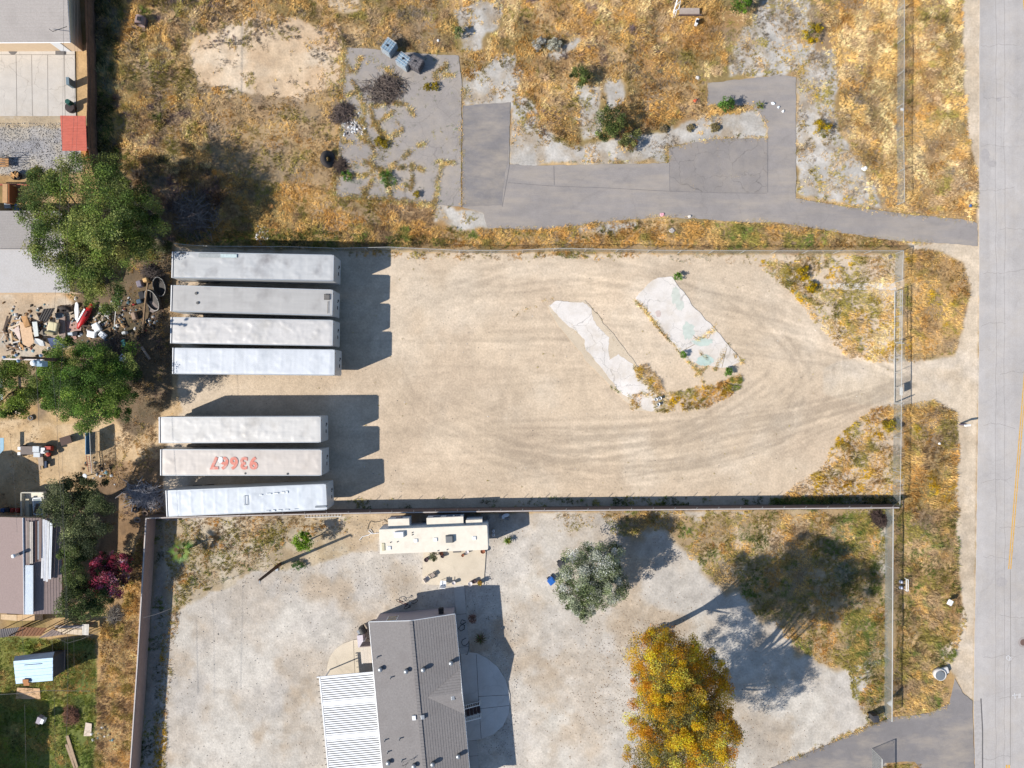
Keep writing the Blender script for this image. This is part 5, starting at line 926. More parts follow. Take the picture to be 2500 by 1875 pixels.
# porch steps on the east side
stp = thing('porch_steps', 'brown wooden porch steps with white balustrades on the east side of the house', 'steps', P(*cx(1480, 1085), 0), yaw-.02); brn = mat('step_brown', (92,70,66), .8, var=.15)
Ls = 1.9; Ws = 1.0
for i in range(5): b = MB(); b.box((.25+i*.36, 0, .9-i*.18), (.34, Ws*1.15, .06)); b.build('tread', brn, stp)
b = MB(); b.box((-.15, 0, .95), (.55, Ws*1.15, .08)); b.build('landing', brn, stp)
for s in (-1, 1):
    b = MB(); y = s*Ws*.66; b.tube([(-.4, y, 1.95), (.1, y, 1.95), (1.9, y, 1.15)], .05, 4); b.tube([(-.4, y, 1.1), (.1, y, 1.1), (1.9, y, .3)], .03, 4)
    for i in range(13): x = -.35+i*.185; z = 1.95 if x < .1 else 1.95-(x-.1)*.44; b.tube([(x, y, z-.85), (x, y, z)], .022, 4)
    for x in (-.4, .15, 1.9): b.box((x, y, .75+(.35 if x < 1 else -.1)), (.1, .1, 1.6 if x < 1 else 1.2))
    b.build('balustrade', trimw, stp)

# ================================================================ TRAVEL TRAILER
Zr = 3.45; n1, n2, s2, s1 = (Vector(P(*q, Zr)) for q in ((926.5,1292.5), (1191,1281.5), (1192,1342.5), (928,1353))); rv_yaw = math.atan2(n2.y-n1.y, n2.x-n1.x); Lr = (n2-n1).length; Wr = (n1-s1).length
rv = thing('travel_trailer', 'white fifth wheel travel trailer with three slide outs parked against the block wall', 'travel trailer', (s1.x, s1.y, 0), rv_yaw); cream = mat('rv_roof_cream', (230,220,203), .75, var=.06, scale=2, k=.74, dirt=((190,178,160), 1.3, .3)); rvw = mat('rv_white', (232,236,240), .45, var=.03, k=.7)
b = MB(); b.prism([(0, 0), (Lr-.1, 0), (Lr, .12), (Lr, Wr-.12), (Lr-.1, Wr), (0, Wr)], .75, Zr-.03); b.build('body', rvw, rv)
b = MB(); b.prism([(0, 0), (Lr-.1, 0), (Lr-.02, .12), (Lr-.02, Wr-.12), (Lr-.1, Wr), (0, Wr)], Zr-.03, Zr+.03); b.build('roof', cream, rv, bevel=.02)
def rloc(x, y, z): q = Vector(P(x, y, z))-rv.location; c, s = math.cos(-rv_yaw), math.sin(-rv_yaw); return (q.x*c-q.y*s, q.x*s+q.y*c)
for k, (a, c_) in enumerate((((948,1268),(999,1287)), ((1042,1265),(1131,1283)), ((1138,1270),(1177,1280)))):
    zz = 2.95; p = rloc(*a, zz); q = rloc(*c_, zz); ub, ue = p[0], q[0]; b = MB(); b.box(((ub+ue)/2, (Wr-.05+p[1])/2, 2.), (ue-ub, p[1]-Wr+.1, 1.9)); so_ = b.build('slide_out', rvw, rv)
    b = MB(); b.box(((ub+ue)/2, (Wr+.05+p[1])/2, 2.97), (ue-ub+.06, p[1]-Wr-.02, .06)); b.build('slide_roof', cream, so_)
    for (f, w_) in (((.5, .7),) if k == 0 else ((.27, .8), (.62, .7), (.84, .6)) if k == 1 else ()):
        b = MB(); b.box((ub+(ue-ub)*f, p[1]+.02, 2.4), (w_, .04, .5)); b.build('window', mat('rv_glass', (70,90,130), .15, spec=.8), so_)
cr = lambda X_, Y_: (930+X_*.14467, 1230+Y_*.14467)
def rvbox(nm, X_, Y_, w_, d, h_, m_, taper=.85): u, v = rloc(*cr(X_, Y_), Zr+.1); b = MB(); b.box((u, v, Zr+h_/2), (w_, d, h_), taper=taper); return b.build(nm, m_, rv, bevel=.04)
rvbox('air_conditioner', 310, 515, 1.05, .62, .32, white); rvbox('air_conditioner', 1155, 595, .8, .78, .34, mat('ac_grey', (130,130,130), .7))
for x, y in ((590,622), (922,605), (1577,580), (140,747)): rvbox('roof_vent', x, y, .4, .4, .12, white)
rvbox('fridge_vent', 40, 730, .35, .85, .1, mat('cream2', (214,204,172), .7))
for x, y in ((530,485), (530,522), (278,640), (163,650), (963,790), (1117,773)): u, v = rloc(*cr(x, y), Zr); b = MB(); b.lathe((u, v, Zr+.02), [(.05, 0), (.05, .12), (.001, .13)], 8); b.build('pipe_vent', darkst, rv)
f = MB(); f.box((Lr/2, Wr/2, .65), (Lr-.6, 1.6, .25)); f.box((Lr*.3, .35, .4), (.1, .1, .8)); f.build('chassis', darkst, rv)
for u in (4.2, 5.1):
    for v in (.15, Wr-.15): b = MB(); b.lathe((u, v, .38), [(.2, -.1), (.38, -.1), (.38, .1), (.2, .1)], 16, 'y'); b.build('wheel', rubber, rv)
b = MB(); b.box((Lr*.685, -.35, .45), (.85, .5, .06)); b.box((Lr*.685, -.02, .62), (.85, .2, .06)); b.box((Lr*.685, -.7, .25), (.85, .4, .06)); b.build('entry_step', mat('step_grey', (120,116,112), .7), rv)

# patio things: pots, chairs ------------------------------------------------
terr = mat('terracotta', (150,92,66), .85); potw = mat('pot_white', (222,214,214), .7); soil = mat('soil', (64,44,44), .95); potd = mat('pot_dark', (70,52,58), .8)
def pot(x, y, r, h, m_, label, plant=None):
    t = thing('flower_pot', label, 'flower pot', P(x, y, h)[:2]+(.05,)); b = MB(); b.lathe((0, 0, 0), [(r*.7, 0), (r, h), (r*.86, h), (r*.8, h-.05)], 16); b.build('pot', m_, t, True); b = MB(); b.lathe((0, 0, h-.08), [(r*.84, 0), (.001, .03)], 14); b.build('soil', soil, t)
    if plant: V, F, C = leafcloud([(0, 0, h+.1, r, r, .2)], 160, (.05, .12), plant, seed=int(x)); np_mesh('plant', V, F, C, leafm, t)
for X_, Y_, r, h, m_, lab, pl in ((1230,1335,.2,.45,potw,'white rimmed pot at the lower edge of the travel trailer patio, left of three',None), (1508,1350,.24,.45,potw,'white rimmed pot of dark soil at the corner of the patio, beside a brown pot',None), (1575,1310,.2,.4,potd,'brown pot squeezed between the white rimmed pot and the yellow plant pot',None), (1668,1335,.26,.5,terr,'pot with a yellow plant at the patio corner by the walkway',[((200,168,50),2),((120,140,60),1)]), (765,945,.24,.5,potd,'dark square planter at the upper left corner of the patio',None),
    (1020,840,.2,.4,terr,'terracotta pot beside the trailer wall, upper of a pair',None), (1043,888,.17,.4,potd,'dark pot beside the trailer wall, lower of a pair',None), (1380,870,.16,.35,terr,'small orange pot right of the entry step',None), (1720,800,.26,.4,terr,'terracotta bowl at the upper right corner of the patio',None), (1455,812,.2,.35,potw,'pale pot against the trailer wall right of the small orange pot',None)): pot(*cr(X_, Y_), r, h, m_, lab, pl)
tree('shrub', 'potted leafy grey green bush beside the travel trailer wall', 'plant', cr(880, 890), [(*cr(880, 890), .6, .45, .5, .4)], 700, (.07, .16), [((110,116,80),2), ((150,150,120),1)], .03, 33)
plw = mat('white_plastic', (236,238,240), .5, k=.75)
def chair(x, y, rz, label, m_=plw, s=1.):
    t = thing('patio_chair', label, 'chair', P(x, y, 0)[:2]+(.06,), rz); b = MB(); b.box((0, 0, .42*s), (.5*s, .5*s, .04)); b.build('seat', m_, t); b = MB(); b.box((-.25*s, 0, .7*s), (.05, .5*s, .5*s), 0, 0, -.2); b.build('backrest', m_, t)
    for i in (-1, 1):
        b = MB(); b.box((0, i*.26*s, .62*s), (.45*s, .05, .03)); b.build('armrest', m_, t)
        for j in (-1, 1): b = MB(); b.tube([(i*.2*s, j*.22*s, 0), (i*.19*s, j*.2*s, .42*s)], .025, 5); b.build('leg', m_, t)
chair(*cr(1060, 1320), 1.5, 'white plastic chair at the lower edge of the patio casting a long shadow', s=1.15)
chair(*cr(790, 1240), .6, 'pale chair at the left side of the patio next to a small table', mat('cream_chair', (232,216,204), .7, k=.72))
t = thing('side_table', 'small grey framed table beside the pale patio chair', 'table', P(*cr(880, 1185), 0)[:2]+(.06,), .7); b = MB(); b.box((0, 0, .4), (.42, .42, .03)); b.build('table_top', mat('taupe', (176,160,148), .7), t)
for i in (-1, 1):
    for j in (-1, 1): b = MB(); b.tube([(i*.18, j*.18, 0), (i*.18, j*.18, .4)], .015, 4); b.build('leg', darkst, t)
for k, (X_, Y_) in enumerate(((1895,462),(1895,528))):
    t = thing('gas_cylinder', 'white gas cylinder at the end of the travel trailer, %s one' % ('upper', 'lower')[k], 'gas cylinder', P(*cr(X_, Y_), .5)[:2]+(0,)); b = MB(); b.lathe((0, 0, 0), [(.12, 0), (.17, .08), (.17, .45), (.1, .55), (.001, .56)], 14); b.build('tank', plw, t, True); b = MB(); b.lathe((0, 0, .54), [(.1, 0), (.1, .12), (.08, .12), (.08, 0)], 10); b.build('collar', plw, t)
for k, (X_, Y_, rz, lab) in enumerate(((2013,205,.05,'grey concrete block nearest the wall, above the white lounge seat'), (2125,250,.2,'grey concrete block right of the white lounge seat in the wall shade'), (1805,238,.5,'single pale brick lying in the wall shade right of the travel trailer'))):
    t = MB(); s = .4 if k < 2 else .35; t.box((0, 0, .1), (.2, s, .04)); 
    for yy in (-s/2, 0, s/2): t.box((0, yy, .1), (.2, .04, .2))
    for xx in (-.09, .09): t.box((xx, 0, .1), (.03, s, .2))
    o = t.build('concrete_block', mat('block_grey', (190,186,184), .9), None); o.location = P(*cr(X_, Y_), 0); o.rotation_euler.z = rz+(1.57 if k == 1 else 0); tag(o, lab, 'block')
t = thing('lounge_seat', 'white moulded seat lying beside concrete blocks in the wall shade', 'chair', P(*cr(2090, 190), 0), .25); b = MB(); b.lathe((.1, .0, .3), [(.001, -.04), (.4, -.02), (.42, .04), (.001, .06)], 16); o = b.build('seat', plw, t); o.scale = (1, .45, 1); b = MB(); b.box((-.2, -.1, .2), (.25, .35, .35)); b.build('support', plw, t)
def bicycle(x, y, rz, label, seed):
    t = thing('bicycle', label, 'bicycle', P(x, y, 0), rz); tilt = .55
    for nm, u in (('wheel', -.5), ('wheel', .5)):
        pts = [(u+.33*math.cos(a), .33+.33*math.sin(a)*math.sin(tilt), .1+.33*(1+math.sin(a))*math.cos(tilt)*.5) for a in [i*2*math.pi/18 for i in range(19)]]; b = MB(); b.tube(pts, .03, 5, caps=False); b.build('wheel', rubber, t)
    b = MB(); z = .35; F_ = [(-.5, .33, .3), (-.1, .25, .28), (.35, .55, .6), (-.2, .55, .6), (-.5, .33, .3)]; b.tube(F_, .025, 5); b.tube([(-.1, .25, .28), (-.2, .6, .68)], .02, 5); b.tube([(.5, .33, .3), (.35, .65, .7)], .022, 5); b.build('frame', mat('bike_frame_%d' % seed, (120,60,60) if seed == 1 else (170,180,190), .4, .4), t)
    b = MB(); b.tube([(.3, .5, .75), (.35, .65, .72), (.42, .8, .72)], .018, 5); b.build('handlebar', darkst, t); b = MB(); b.box((-.2, .62, .7), (.22, .1, .05)); b.build('saddle', blackp, t)
bicycle(982, 1478, -.5, 'bicycle lying on its side north of the house, left one with the red frame', 1); bicycle(1008, 1480, .6, 'bicycle lying in the house shadow, right one with the pale frame', 2)
def coil(name, label, cat, pts, z, r, m_): 
    q = [P(x, y, 0)[:2]+(z,) for x, y in pts]; b = MB(); b.tube(q, r, 5); return tag(b.build(name, m_), label, cat)
hose = mat('hose_green', (46,70,66), .6); hs2 = lambda X_, Y_: (840+X_*.14467, 1440+Y_*.14467)
coil('garden_hose', 'dark hose coiled on the walkway beside the east wall of the house', 'hose', [hs2(2050,520), hs2(1990,500), hs2(1960,560), hs2(2040,600), hs2(2030,660), hs2(1970,690), hs2(1930,650), hs2(1970,600), hs2(2060,540)], .09, .03, hose)
coil('garden_hose', 'looping dark hose on the walkway further down by the half round patio', 'hose', [hs2(2060,810), hs2(2000,840), hs2(1980,880), hs2(2000,930), hs2(2050,940), hs2(2090,900), hs2(2110,860), hs2(2105,1000), hs2(2080,1090), hs2(2050,1080)], .08, .025, hose)
coil('garden_hose', 'thin hose trailing over the gravel left of the travel trailer', 'hose', [(945,1275),(938,1268),(928,1273),(915,1275),(905,1272),(900,1280),(897,1293)], .03, .025, mat('hose_grey', (100,96,90), .7))
coil('hose', 'white looped hose and filter left of the travel trailer', 'hose', [(925,1301),(908,1303),(900,1296),(904,1292),(910,1300),(900,1306),(885,1310),(878,1318)], .04, .035, plw)
# bins
def bin_(x, y, rz, m_, label, h=1.05, tipped=False):
    t = thing('trash_bin', label, 'trash bin', P(x, y, 0), rz); b = MB(); b.box((0, 0, h/2-.03), (.5, .55, h-.1), taper=1.2); o = b.build('body', m_, t, bevel=.03); b = MB(); b.box((0, 0, h-.02), (.64, .7, .07)); b.box((-.02, 0, h+.03), (.4, .5, .05)); b.build('lid', m_, t, bevel=.02)
    for s in (-1, 1): b = MB(); b.lathe((-.28, s*.25, .13), [(.12, -.03), (.13, 0), (.12, .03)], 12, 'y'); b.build('wheel', rubber, t)
    b = MB(); b.tube([(-.36, -.22, h-.08), (-.4, 0, h-.08), (-.36, .22, h-.08)], .02, 5); b.build('handle', m_, t)
bin_(1345, 1413, -.9, mat('bin_blue', (44,110,196), .5), 'blue wheeled trash bin beside the silvery round tree'); bin_(1369, 1373, -.9, mat('bin_black', (62,62,66), .6, k=.8), 'dark grey wheeled trash bin above the blue one'); bin_(2126, 1744, .1, mat('bin_black', (62,62,66), .6), 'black wheeled trash bin with pale lid stripes at the driveway fence', 1.1)
gr = thing('barbecue_grill', 'covered black barbecue grill by the side door canopy', 'grill', P(*cx(525, 350), .9)[:2]+(0,), .5); b = MB(); b.lathe((0, -.35, .95), [(.001, 0), (.28, .03), (.3, .15), (.3, .55), (.28, .68), (.001, .7)], 14, 'y'); b.build('hood', mat('grill_black', (70,68,66), .6), gr); b = MB(); b.box((0, 0, .6), (.5, .8, .5)); b.build('cabinet', blackp, gr); b = MB(); b.box((-.42, 0, .9), (.25, .5, .04)); b.build('side_shelf', steel, gr)
for u, v in ((.2, .35), (-.2, .35), (.2, -.35), (-.2, -.35)): b = MB(); b.tube([(u, v, 0), (u, v, .5)], .03, 5); b.build('leg', darkst, gr)
# ladder-like grate at the wall
b = MB(); A = Vector(P(742, 1259.5, .5)); C = Vector(P(830, 1257, .5))
for s in (-.14, .14): b.tube([(A.x, A.y+s-.1, .05), (C.x, C.y+s-.1, .05)], .03, 4)
for i in range(13): q = A+(C-A)*i/12; b.tube([(q.x, q.y-.24, .05), (q.x, q.y+.04, .05)], .025, 4)
tag(b.build('ladder', trimw), 'white ladder lying on the ground along the foot of the block wall', 'ladder')
# poles
def pole(name, label, cat, base, h, r, lean=(0, 0)):
    x, y, _ = P(*base); t = thing(name, label, cat, (x, y, 0)); b = MB(); b.tube([(0, 0, -.1), (lean[0]*h, lean[1]*h, h)], [r*1.2, r*.85], 10); b.build('shaft', mat('pole_wood', (112,84,66), .9, var=.25, scale=2), t, True); return t
t = pole('utility_pole', 'short brown wooden pole in the gravel yard with a long thin shadow', 'pole', (683,1378), 6.1, .15); b = MB(); b.box((.15, -.2, 1.2), (.3, .25, .5)); b.build('meter_box', steel, t); b = MB(); b.tube([(0, 0, 6.1), (.1, -.3, 6.15)], .05, 6); b.tube([(0, 0, 5.9), (.15, -.1, 6.2)], .03, 5); b.build('cap_fitting', steel, t)
up = pole('utility_pole', 'tall wooden power pole with a crossarm, insulators and transformer above the junk yard', 'pole', (243,884), 12., .17, (-.0, .0)); X0, Y0, _ = P(243, 884)
e0 = Vector(P(9, 876.5, 11.6)); e1 = Vector(P(107, 879, 11.6)); b = MB(); L_ = (e1-e0).length; mid = (e0+e1)/2-up.location; b.box((mid.x, mid.y, 11.6), (L_, .12, .14), math.atan2(e1.y-e0.y, e1.x-e0.x)); b.build('crossarm', mat('crossarm_pale', (226,214,206), .8, k=.7), up)
b = MB(); q = Vector(P(60, 873, 11.5))-up.location; b.box((q.x/2, q.y/2, 11.3), (.1, .1, .1)); b.build('bracket', steel, up)
blue = mat('insulator_blue', (150,176,200), .35); 
for x, y in ((10,872), (40,867), (100,868), (45,881), (85,882), (98,884)): q = Vector(P(x, y, 11.8))-up.location; b = MB(); b.lathe((q.x, q.y, 11.65), [(.05, 0), (.13, .08), (.07, .12), (.15, .2), (.06, .3), (.001, .32)], 10); b.build('insulator', blue, up, True)
for x, y, r in ((81,886,.28),): q = Vector(P(x, y, 11.))-up.location; b = MB(); b.lathe((q.x, q.y, 10.1), [(.26, 0), (.28, .1), (.28, .9), (.24, .98), (.001, 1.)], 16); b.build('transformer', mat('tank_white', (224,230,234), .5, k=.7), up, True)
q = Vector(P(96, 888, 11.))-up.location; b = MB(); b.box((q.x, q.y, 10.6), (.5, .5, .8)); b.build('fuse_box', mat('tank_blue', (150,180,200), .5), up, bevel=.03)
wirem = mat('cable', (120,116,116), .5, .3)
def wire(pts, z, r, label): 
    b = MB(); q = [P(x, y, z) for x, y in pts]; n = len(q)
    b.tube(q, r, 5); return tag(b.build('power_line', wirem), label, 'cable', 'overhead power lines on the left')
wire([(156,-60),(155,130),(151,400),(137,676),(127,854),(128,900)], 10.2, .010, 'overhead cable crossing the concrete patio and ending at the power pole')
wire([(182,-60),(183,200),(180,300),(168,480),(160,721),(152,870),(140,1030)], 9.6, .009, 'overhead cable crossing the red shed roof, left one')
wire([(190,-60),(190,250),(188,330),(180,480)], 9.4, .009, 'overhead cable crossing the red shed roof, right one')
wire([(127,860),(128,900),(139,1030),(144,1150),(148,1200),(155,1300),(163,1450),(165,1568)], 10.2, .010, 'overhead cable running down from the power pole over the sandy yard')
wire([(88,890),(93,980),(95,1040)], 10.4, .014, 'cable dropping from the transformer over the light green tree')
wire([(152,1100),(156,1280),(160,1500),(157,1640)], 9., .008, 'thin overhead cable over the dark green trees')
wire([(24,1060),(28,1100),(36,1200),(42,1300)], 9., .008, 'thin overhead cable over the shaded yard by the white box')
wire([(165,1568),(166,1640),(164,1740),(162,1790),(160,1930)], 10., .010, 'overhead cable over the lawn, the thickest of that bundle')
wire([(180,1540),(181,1640)], 9., .008, 'short stretch of overhead cable beside the blue shed'); wire([(54,1490),(57,1610)], 9., .008, 'overhead cable crossing the blue shed roof')
wire([(60,1720),(62,1800),(65,1930)], 9.5, .012, 'pale overhead cable over the shaded lawn')
wire([(126,1540),(129,1600),(133,1720),(135,1860),(135,1930)], 9., .008, 'thinnest overhead cable over the lawn')
wire([(137,1557),(165,1570),(200,1560),(245,1540)], 7., .013, 'slack cable sagging sideways towards the dead brush'); wire([(-20,1697),(60,1692),(110,1686),(220,1687)], 2.5, .02, 'clothes line like cable strung across the lawn')
wire([(418,1486),(380,1500),(350,1508)], 4.5, .022, 'short cable reaching over the pink wall')
t = pole('fence_post', 'lone wooden post casting a long shadow south of the brown roof', 'post', (73,1527), 3.1, .07)
# street side small things
t = thing('marker_post', 'low white topped post at the grass corner right of the lot entrance', 'post', P(2342,1037), .1); b = MB(); b.tube([(0, 0, 0), (.05, 0, 1.1)], .05, 6); b.build('post', darkst, t); b = MB(); b.box((.1, 0, 1.2), (.62, .2, .22), 0, 0, -.1); b.build('box', plw, t, bevel=.05); b = MB(); b.box((0, .1, .6), (.3, .1, .8), .3); b.build('board', mat('purple_grey', (120,108,124), .7), t)
t = thing('utility_vault', 'concrete ring with a round metal lid in the street side grass', 'manhole', P(2290,1643)); b = MB(); b.lathe((0, 0, 0), [(.62, 0), (.62, .5), (.5, .55), (.5, .4)], 22); b.build('ring', mat('vault_concrete', (222,218,214), .9, var=.1, k=.68), t, True); b = MB(); b.lathe((-.08, -.06, .5), [(.5, 0), (.5, .05), (.001, .06)], 22); b.build('lid', mat('lid_grey', (146,152,156), .6, .3), t); b = MB(); b.box((.5, .35, .25), (.9, .7, .3), .3); b.build('collar', mat('vault_concrete', (222,218,214), .9), t, bevel=.1)
t = thing('manhole_cover', 'round rusty manhole cover in the road at the right photo edge', 'manhole', P(2498,1568)[:2]+(.034,)); b = MB(); b.lathe((0, 0, 0), [(.55, 0), (.55, .004), (.001, .004)], 26); b.build('ring', mat('mh_ring', (176,166,162), .9), t); b = MB(); b.lathe((0, 0, .005), [(.34, 0), (.34, .006), (.3, .01), (.001, .01)], 24); b.build('lid', mat('mh_rust', (136,110,100), .7, .3, var=.2, scale=9), t)
t = thing('utility_meter', 'pair of grey pipe valves and white guard frame in the grass beside the long fence', 'valve', P(2196,1425))
for yy in (.28, -.32): b = MB(); b.lathe((0, yy, .1), [(.16, 0), (.2, .2), (.12, .42), (.001, .45)], 10); b.build('valve', mat('valve_grey', (196,200,220), .5), t, True)
b = MB(); 
for xx in (.38, .58): b.tube([(xx, -.6, .6), (xx, .6, .6)], .035, 5)
for yy in (-.6, .6): b.tube([(.38, yy, .6), (.58, yy, .6)], .035, 5); b.tube([(.48, yy, 0), (.48, yy, .6)], .03, 5)
b.build('guard_frame', trimw, t)
t = thing('sign_board', 'small white board sign standing in the grass near the road edge', 'sign', P(2309,1466), -.5); b = MB(); b.box((0, 0, .75), (.12, .55, .5), 0, 0, .35); b.build('board', plw, t); b = MB(); b.tube([(0, 0, 0), (0, 0, .6)], .04, 5); b.build('post', darkst, t)
t = thing('fabric_sail', 'grey sheet tied to the lower end of the long white fence', 'sheet', (0, 0, 0)); b = MB(); A, B_, C = P(2178,1709,1.5), P(2164,1716,.4), P(2178,1728,1.4); b.add([A, B_, C, (A[0]+.03, A[1], A[2]), (B_[0]+.03, B_[1], B_[2]), (C[0]+.03, C[1], C[2])], [(0, 1, 2), (5, 4, 3), (0, 3, 4, 1), (1, 4, 5, 2), (2, 5, 3, 0)]); b.build('sheet', mat('sheet_grey', (206,208,216), .7, k=.7), t)
for i, (x, y, s, c, lab) in enumerate(((1417+460,0,0,None,None),(1417+300,0,0,None,None),(2111,412,.3,(240,240,240),'crumpled white bag beside the pale ground below the golden field'),(2202,268,.22,(244,244,244),'white rag caught at the foot of the topmost street fence'),(2368,502,.2,(70,110,170),'blue rag at the road edge beside the asphalt driveway mouth'),(1617,524,.28,(232,170,180),'pink rag on the edge of the asphalt driveway'),(1683,529,.22,(224,216,206),'pale stone beside the asphalt driveway right of the pink rag'),(1640,563,.35,(190,182,176),'grey rock half buried in the weeds below the asphalt driveway'),(661,503,.32,(226,160,90),'orange brown cardboard scrap in the golden grass above the trailers'),(1070,99,.15,(245,245,245),'white cup in the brown grass above the three caged tanks'),(1697,246,.22,(226,110,70),'orange traffic cone stub at the left end of the asphalt patch'),(1703,190,.25,(214,208,200),'small pale stone marker with a long shadow above the asphalt patch'),(1887,253,.2,(236,240,246),'white plastic scrap on the asphalt right of the palm seedling'),(1900,262,.14,(226,236,246),'pale blue scrap on the asphalt, second from the palm seedling'),(1911,272,.15,(246,246,246),'round white lid on the asphalt edge'),(1605,863,0,None,None) ,(2293,1083,.16,(246,246,246),'white paper cup in the grass right of the lot fence'),(410,1267,.35,(206,196,190),'square paving stone in the wall shade below the lowest trailer'),(2172,627,.35,(120,112,110),'dark square valve cover in the grass of the lot corner'))):
    if not c: continue
    r = random.Random(i+3); b = MB(); hgt = .1 if s > .25 else .12
    if i in (17, 18): b.box((0, 0, .04), (s, s, .08), .5)
    else:
        n = 9; pr = [(s*r.uniform(.75, 1.2)*math.cos(6.283*j/n), s*r.uniform(.6, 1.1)*math.sin(6.283*j/n)) for j in range(n)]; vs = [(x_, y_, 0) for x_, y_ in pr]+[(x_*.75, y_*.75, hgt*r.uniform(.6, 1.3)) for x_, y_ in pr]+[(0, 0, hgt*1.2)]
        b.add(vs, [(j, (j+1) % n, n+(j+1) % n, n+j) for j in range(n)]+[(n+j, n+(j+1) % n, 2*n) for j in range(n)])
    o = b.build(('bag', 'rag', 'stone')[i % 3] if i not in (17, 18) else 'paving_stone', mat('scrap_%d' % i, c, .8, var=.15, scale=8, k=.7)); o.location = P(x, y) if (PAD and not any(pip(np.array([x]), np.array([y]), q)[0] for q in (PAD, STRIP))) else P(x, y)[:2]+(.03,); tag(o, lab, 'litter' if 'rag' in lab or 'scrap' in lab or 'bag' in lab or 'cup' in lab or 'lid' in lab else 'object')
for (x, y, lab) in ((1600,975,'white bucket at the lower tip of the left concrete slab, left of a pair'), (1610,972,'white bucket at the lower tip of the left concrete slab, right of a pair'), (1606,987,'grey bucket just below the two white buckets')):
    b = MB(); b.lathe((0, 0, 0), [(.14, 0), (.18, .36), (.16, .36), (.13, .05), (.001, .05)], 14); o = b.build('bucket', plw if 'white' in lab else steel, None, True); o.location = P(x, y); tag(o, lab, 'bucket')
# ================================================================ CAGED TANKS, TYRES, BENCH
def ibc(x, y, rz, m_tank, m_cage, label, lean=0.):
    t = thing('caged_tank', label, 'tank', P(x, y, 0), rz, 'caged liquid tanks by the cracked pad'); b = MB(); b.box((0, 0, .62), (.95, 1.12, .9)); b.build('tank', m_tank, t, bevel=.06)
    b = MB()
    for z in (.2, .4, .6, .8, 1.08):
        for s in (-1, 1): b.tube([(-.5, s*.6, z), (.5, s*.6, z)], .016, 4); b.tube([(s*.5, -.6, z), (s*.5, .6, z)], .016, 4)
    for i in range(6):
        for s in (-1, 1): b.tube([(-.5+i*.2, s*.6, .15), (-.5+i*.2, s*.6, 1.08)], .014, 4); b.tube([(s*.5, -.6+i*.24, .15), (s*.5, -.6+i*.24, 1.08)], .014, 4)
    for u in (-.25, .0, .25): b.tube([(u, -.6, 1.1), (u, .6, 1.1)], .022, 4)
    for u in (-.45, -.15, .15, .45): b.tube([(-.5, u*1.2, 1.1), (.5, u*1.2, 1.1)], .014, 4)
    b.build('cage', m_cage, t); t.scale = (1.12, 1.12, 1.15); b = MB()
    for s in (-.45, 0, .45): b.box((s*.95, 0, .07), (.12, 1.2, .14))
    b.box((0, 0, .14), (1., 1.2, .03)); b.build('pallet', steel, t); b = MB(); b.lathe((.05, .05, 1.07), [(.11, 0), (.11, .05), (.001, .06)], 14); b.build('cap', blackp, t)
tw = mat('tank_translucent', (150,176,196), .4, k=.6); 
ibc(953, 124, .95+1.57, tw, alu, 'pale blue caged tank standing apart, upper left of the three'); ibc(989, 158, .95, tw, alu, 'pale blue caged tank in the middle of the three, touching the dark one'); ibc(1018, 164, 1.05, mat('tank_dark', (120,116,118), .6), mat('cage_dark', (110,104,108), .5, .4), 'dark grey caged tank, right one of the three')
def tyre(x, y, R, r, label, tilt=(0, 0), z=None, name='tyre', col=None):
    b = MB(); n = 26; m = 8; vs = []; fs = []
    for i in range(n):
        a = 2*math.pi*i/n
        for j in range(m):
            c = 2*math.pi*j/m; q = R-r+r*math.cos(c); vs.append((q*math.cos(a), q*math.sin(a), r*1.1*math.sin(c)))
    for i in range(n):
        for j in range(m): fs.append((i*m+j, i*m+(j+1) % m, ((i+1) % n)*m+(j+1) % m, ((i+1) % n)*m+j))
    b.add(vs, fs); o = b.build(name, col or mat('old_rubber', (74,68,66), .9, var=.2), None, True); o.location = P(x, y)[:2]+(z or r,); o.rotation_euler = (*tilt, 0); return tag(o, label, 'tyre')
tyre(803, 391, .9, .33, 'big old black tyre standing half buried in the dry grass beside the cracked pad', (.1, .75), .3)
tyre(338, 1268, .36, .1, 'worn tyre lying against the outer corner of the block walls', (.5, .2), .2, col=mat('tyre_grey', (150,144,138), .9)); tyre(333, 1262-18, .36, .1, 'dark tyre beside the outer corner of the block walls', (.3, .3), .15); tyre(357, 1252, .36, .1, 'brownish tyre in front of the dry palm fronds', (.3, 0), .15, col=mat('tyre_brown', (130,112,100), .9)); tyre(77, 1020, .3, .09, 'small tyre lying on the sandy yard below the light green tree', (0, .2), .12, col=mat('tyre_grey', (150,144,138), .9))
tyre(167, 756, .55, .2, 'chunky tractor tyre standing behind the junk heap', (1.2, .4), .5)
def tub(x, y, L_, W_, rz, label, tilt, z=.5):
    n = 28; vs = []; fs = []; prof = [(1., 0.), (1.02, .4), (1., .8), (.93, .8), (.9, .4), (.88, .06)]
    for (k, h) in prof:
        for i in range(n): a = 6.28318*i/n; vs.append((L_*k*math.cos(a), W_*k*math.sin(a), h*.55))
    for j in range(len(prof)-1):
        for i in range(n): fs.append((j*n+i, j*n+(i+1) % n, (j+1)*n+(i+1) % n, (j+1)*n+i))
    fs.append(tuple(range(5*n, 6*n))); fs.append(tuple(range(n-1, -1, -1))); t = thing('stock_tub', label, 'tub', P(x, y, z*.5)[:2]+(z*.5,), rz); b = MB(); b.add(vs, fs); o = b.build('basin', mat('tub_black', (74,70,68), .7, var=.15), t, False); o.rotation_euler = tilt
    b = MB(); b.tube([(L_*math.cos(6.28318*i/n), W_*math.sin(6.28318*i/n), .45) for i in range(n+1)], .025, 5, caps=False); o = b.build('rim', mat('tub_rim', (206,202,196), .6), t); o.rotation_euler = tilt
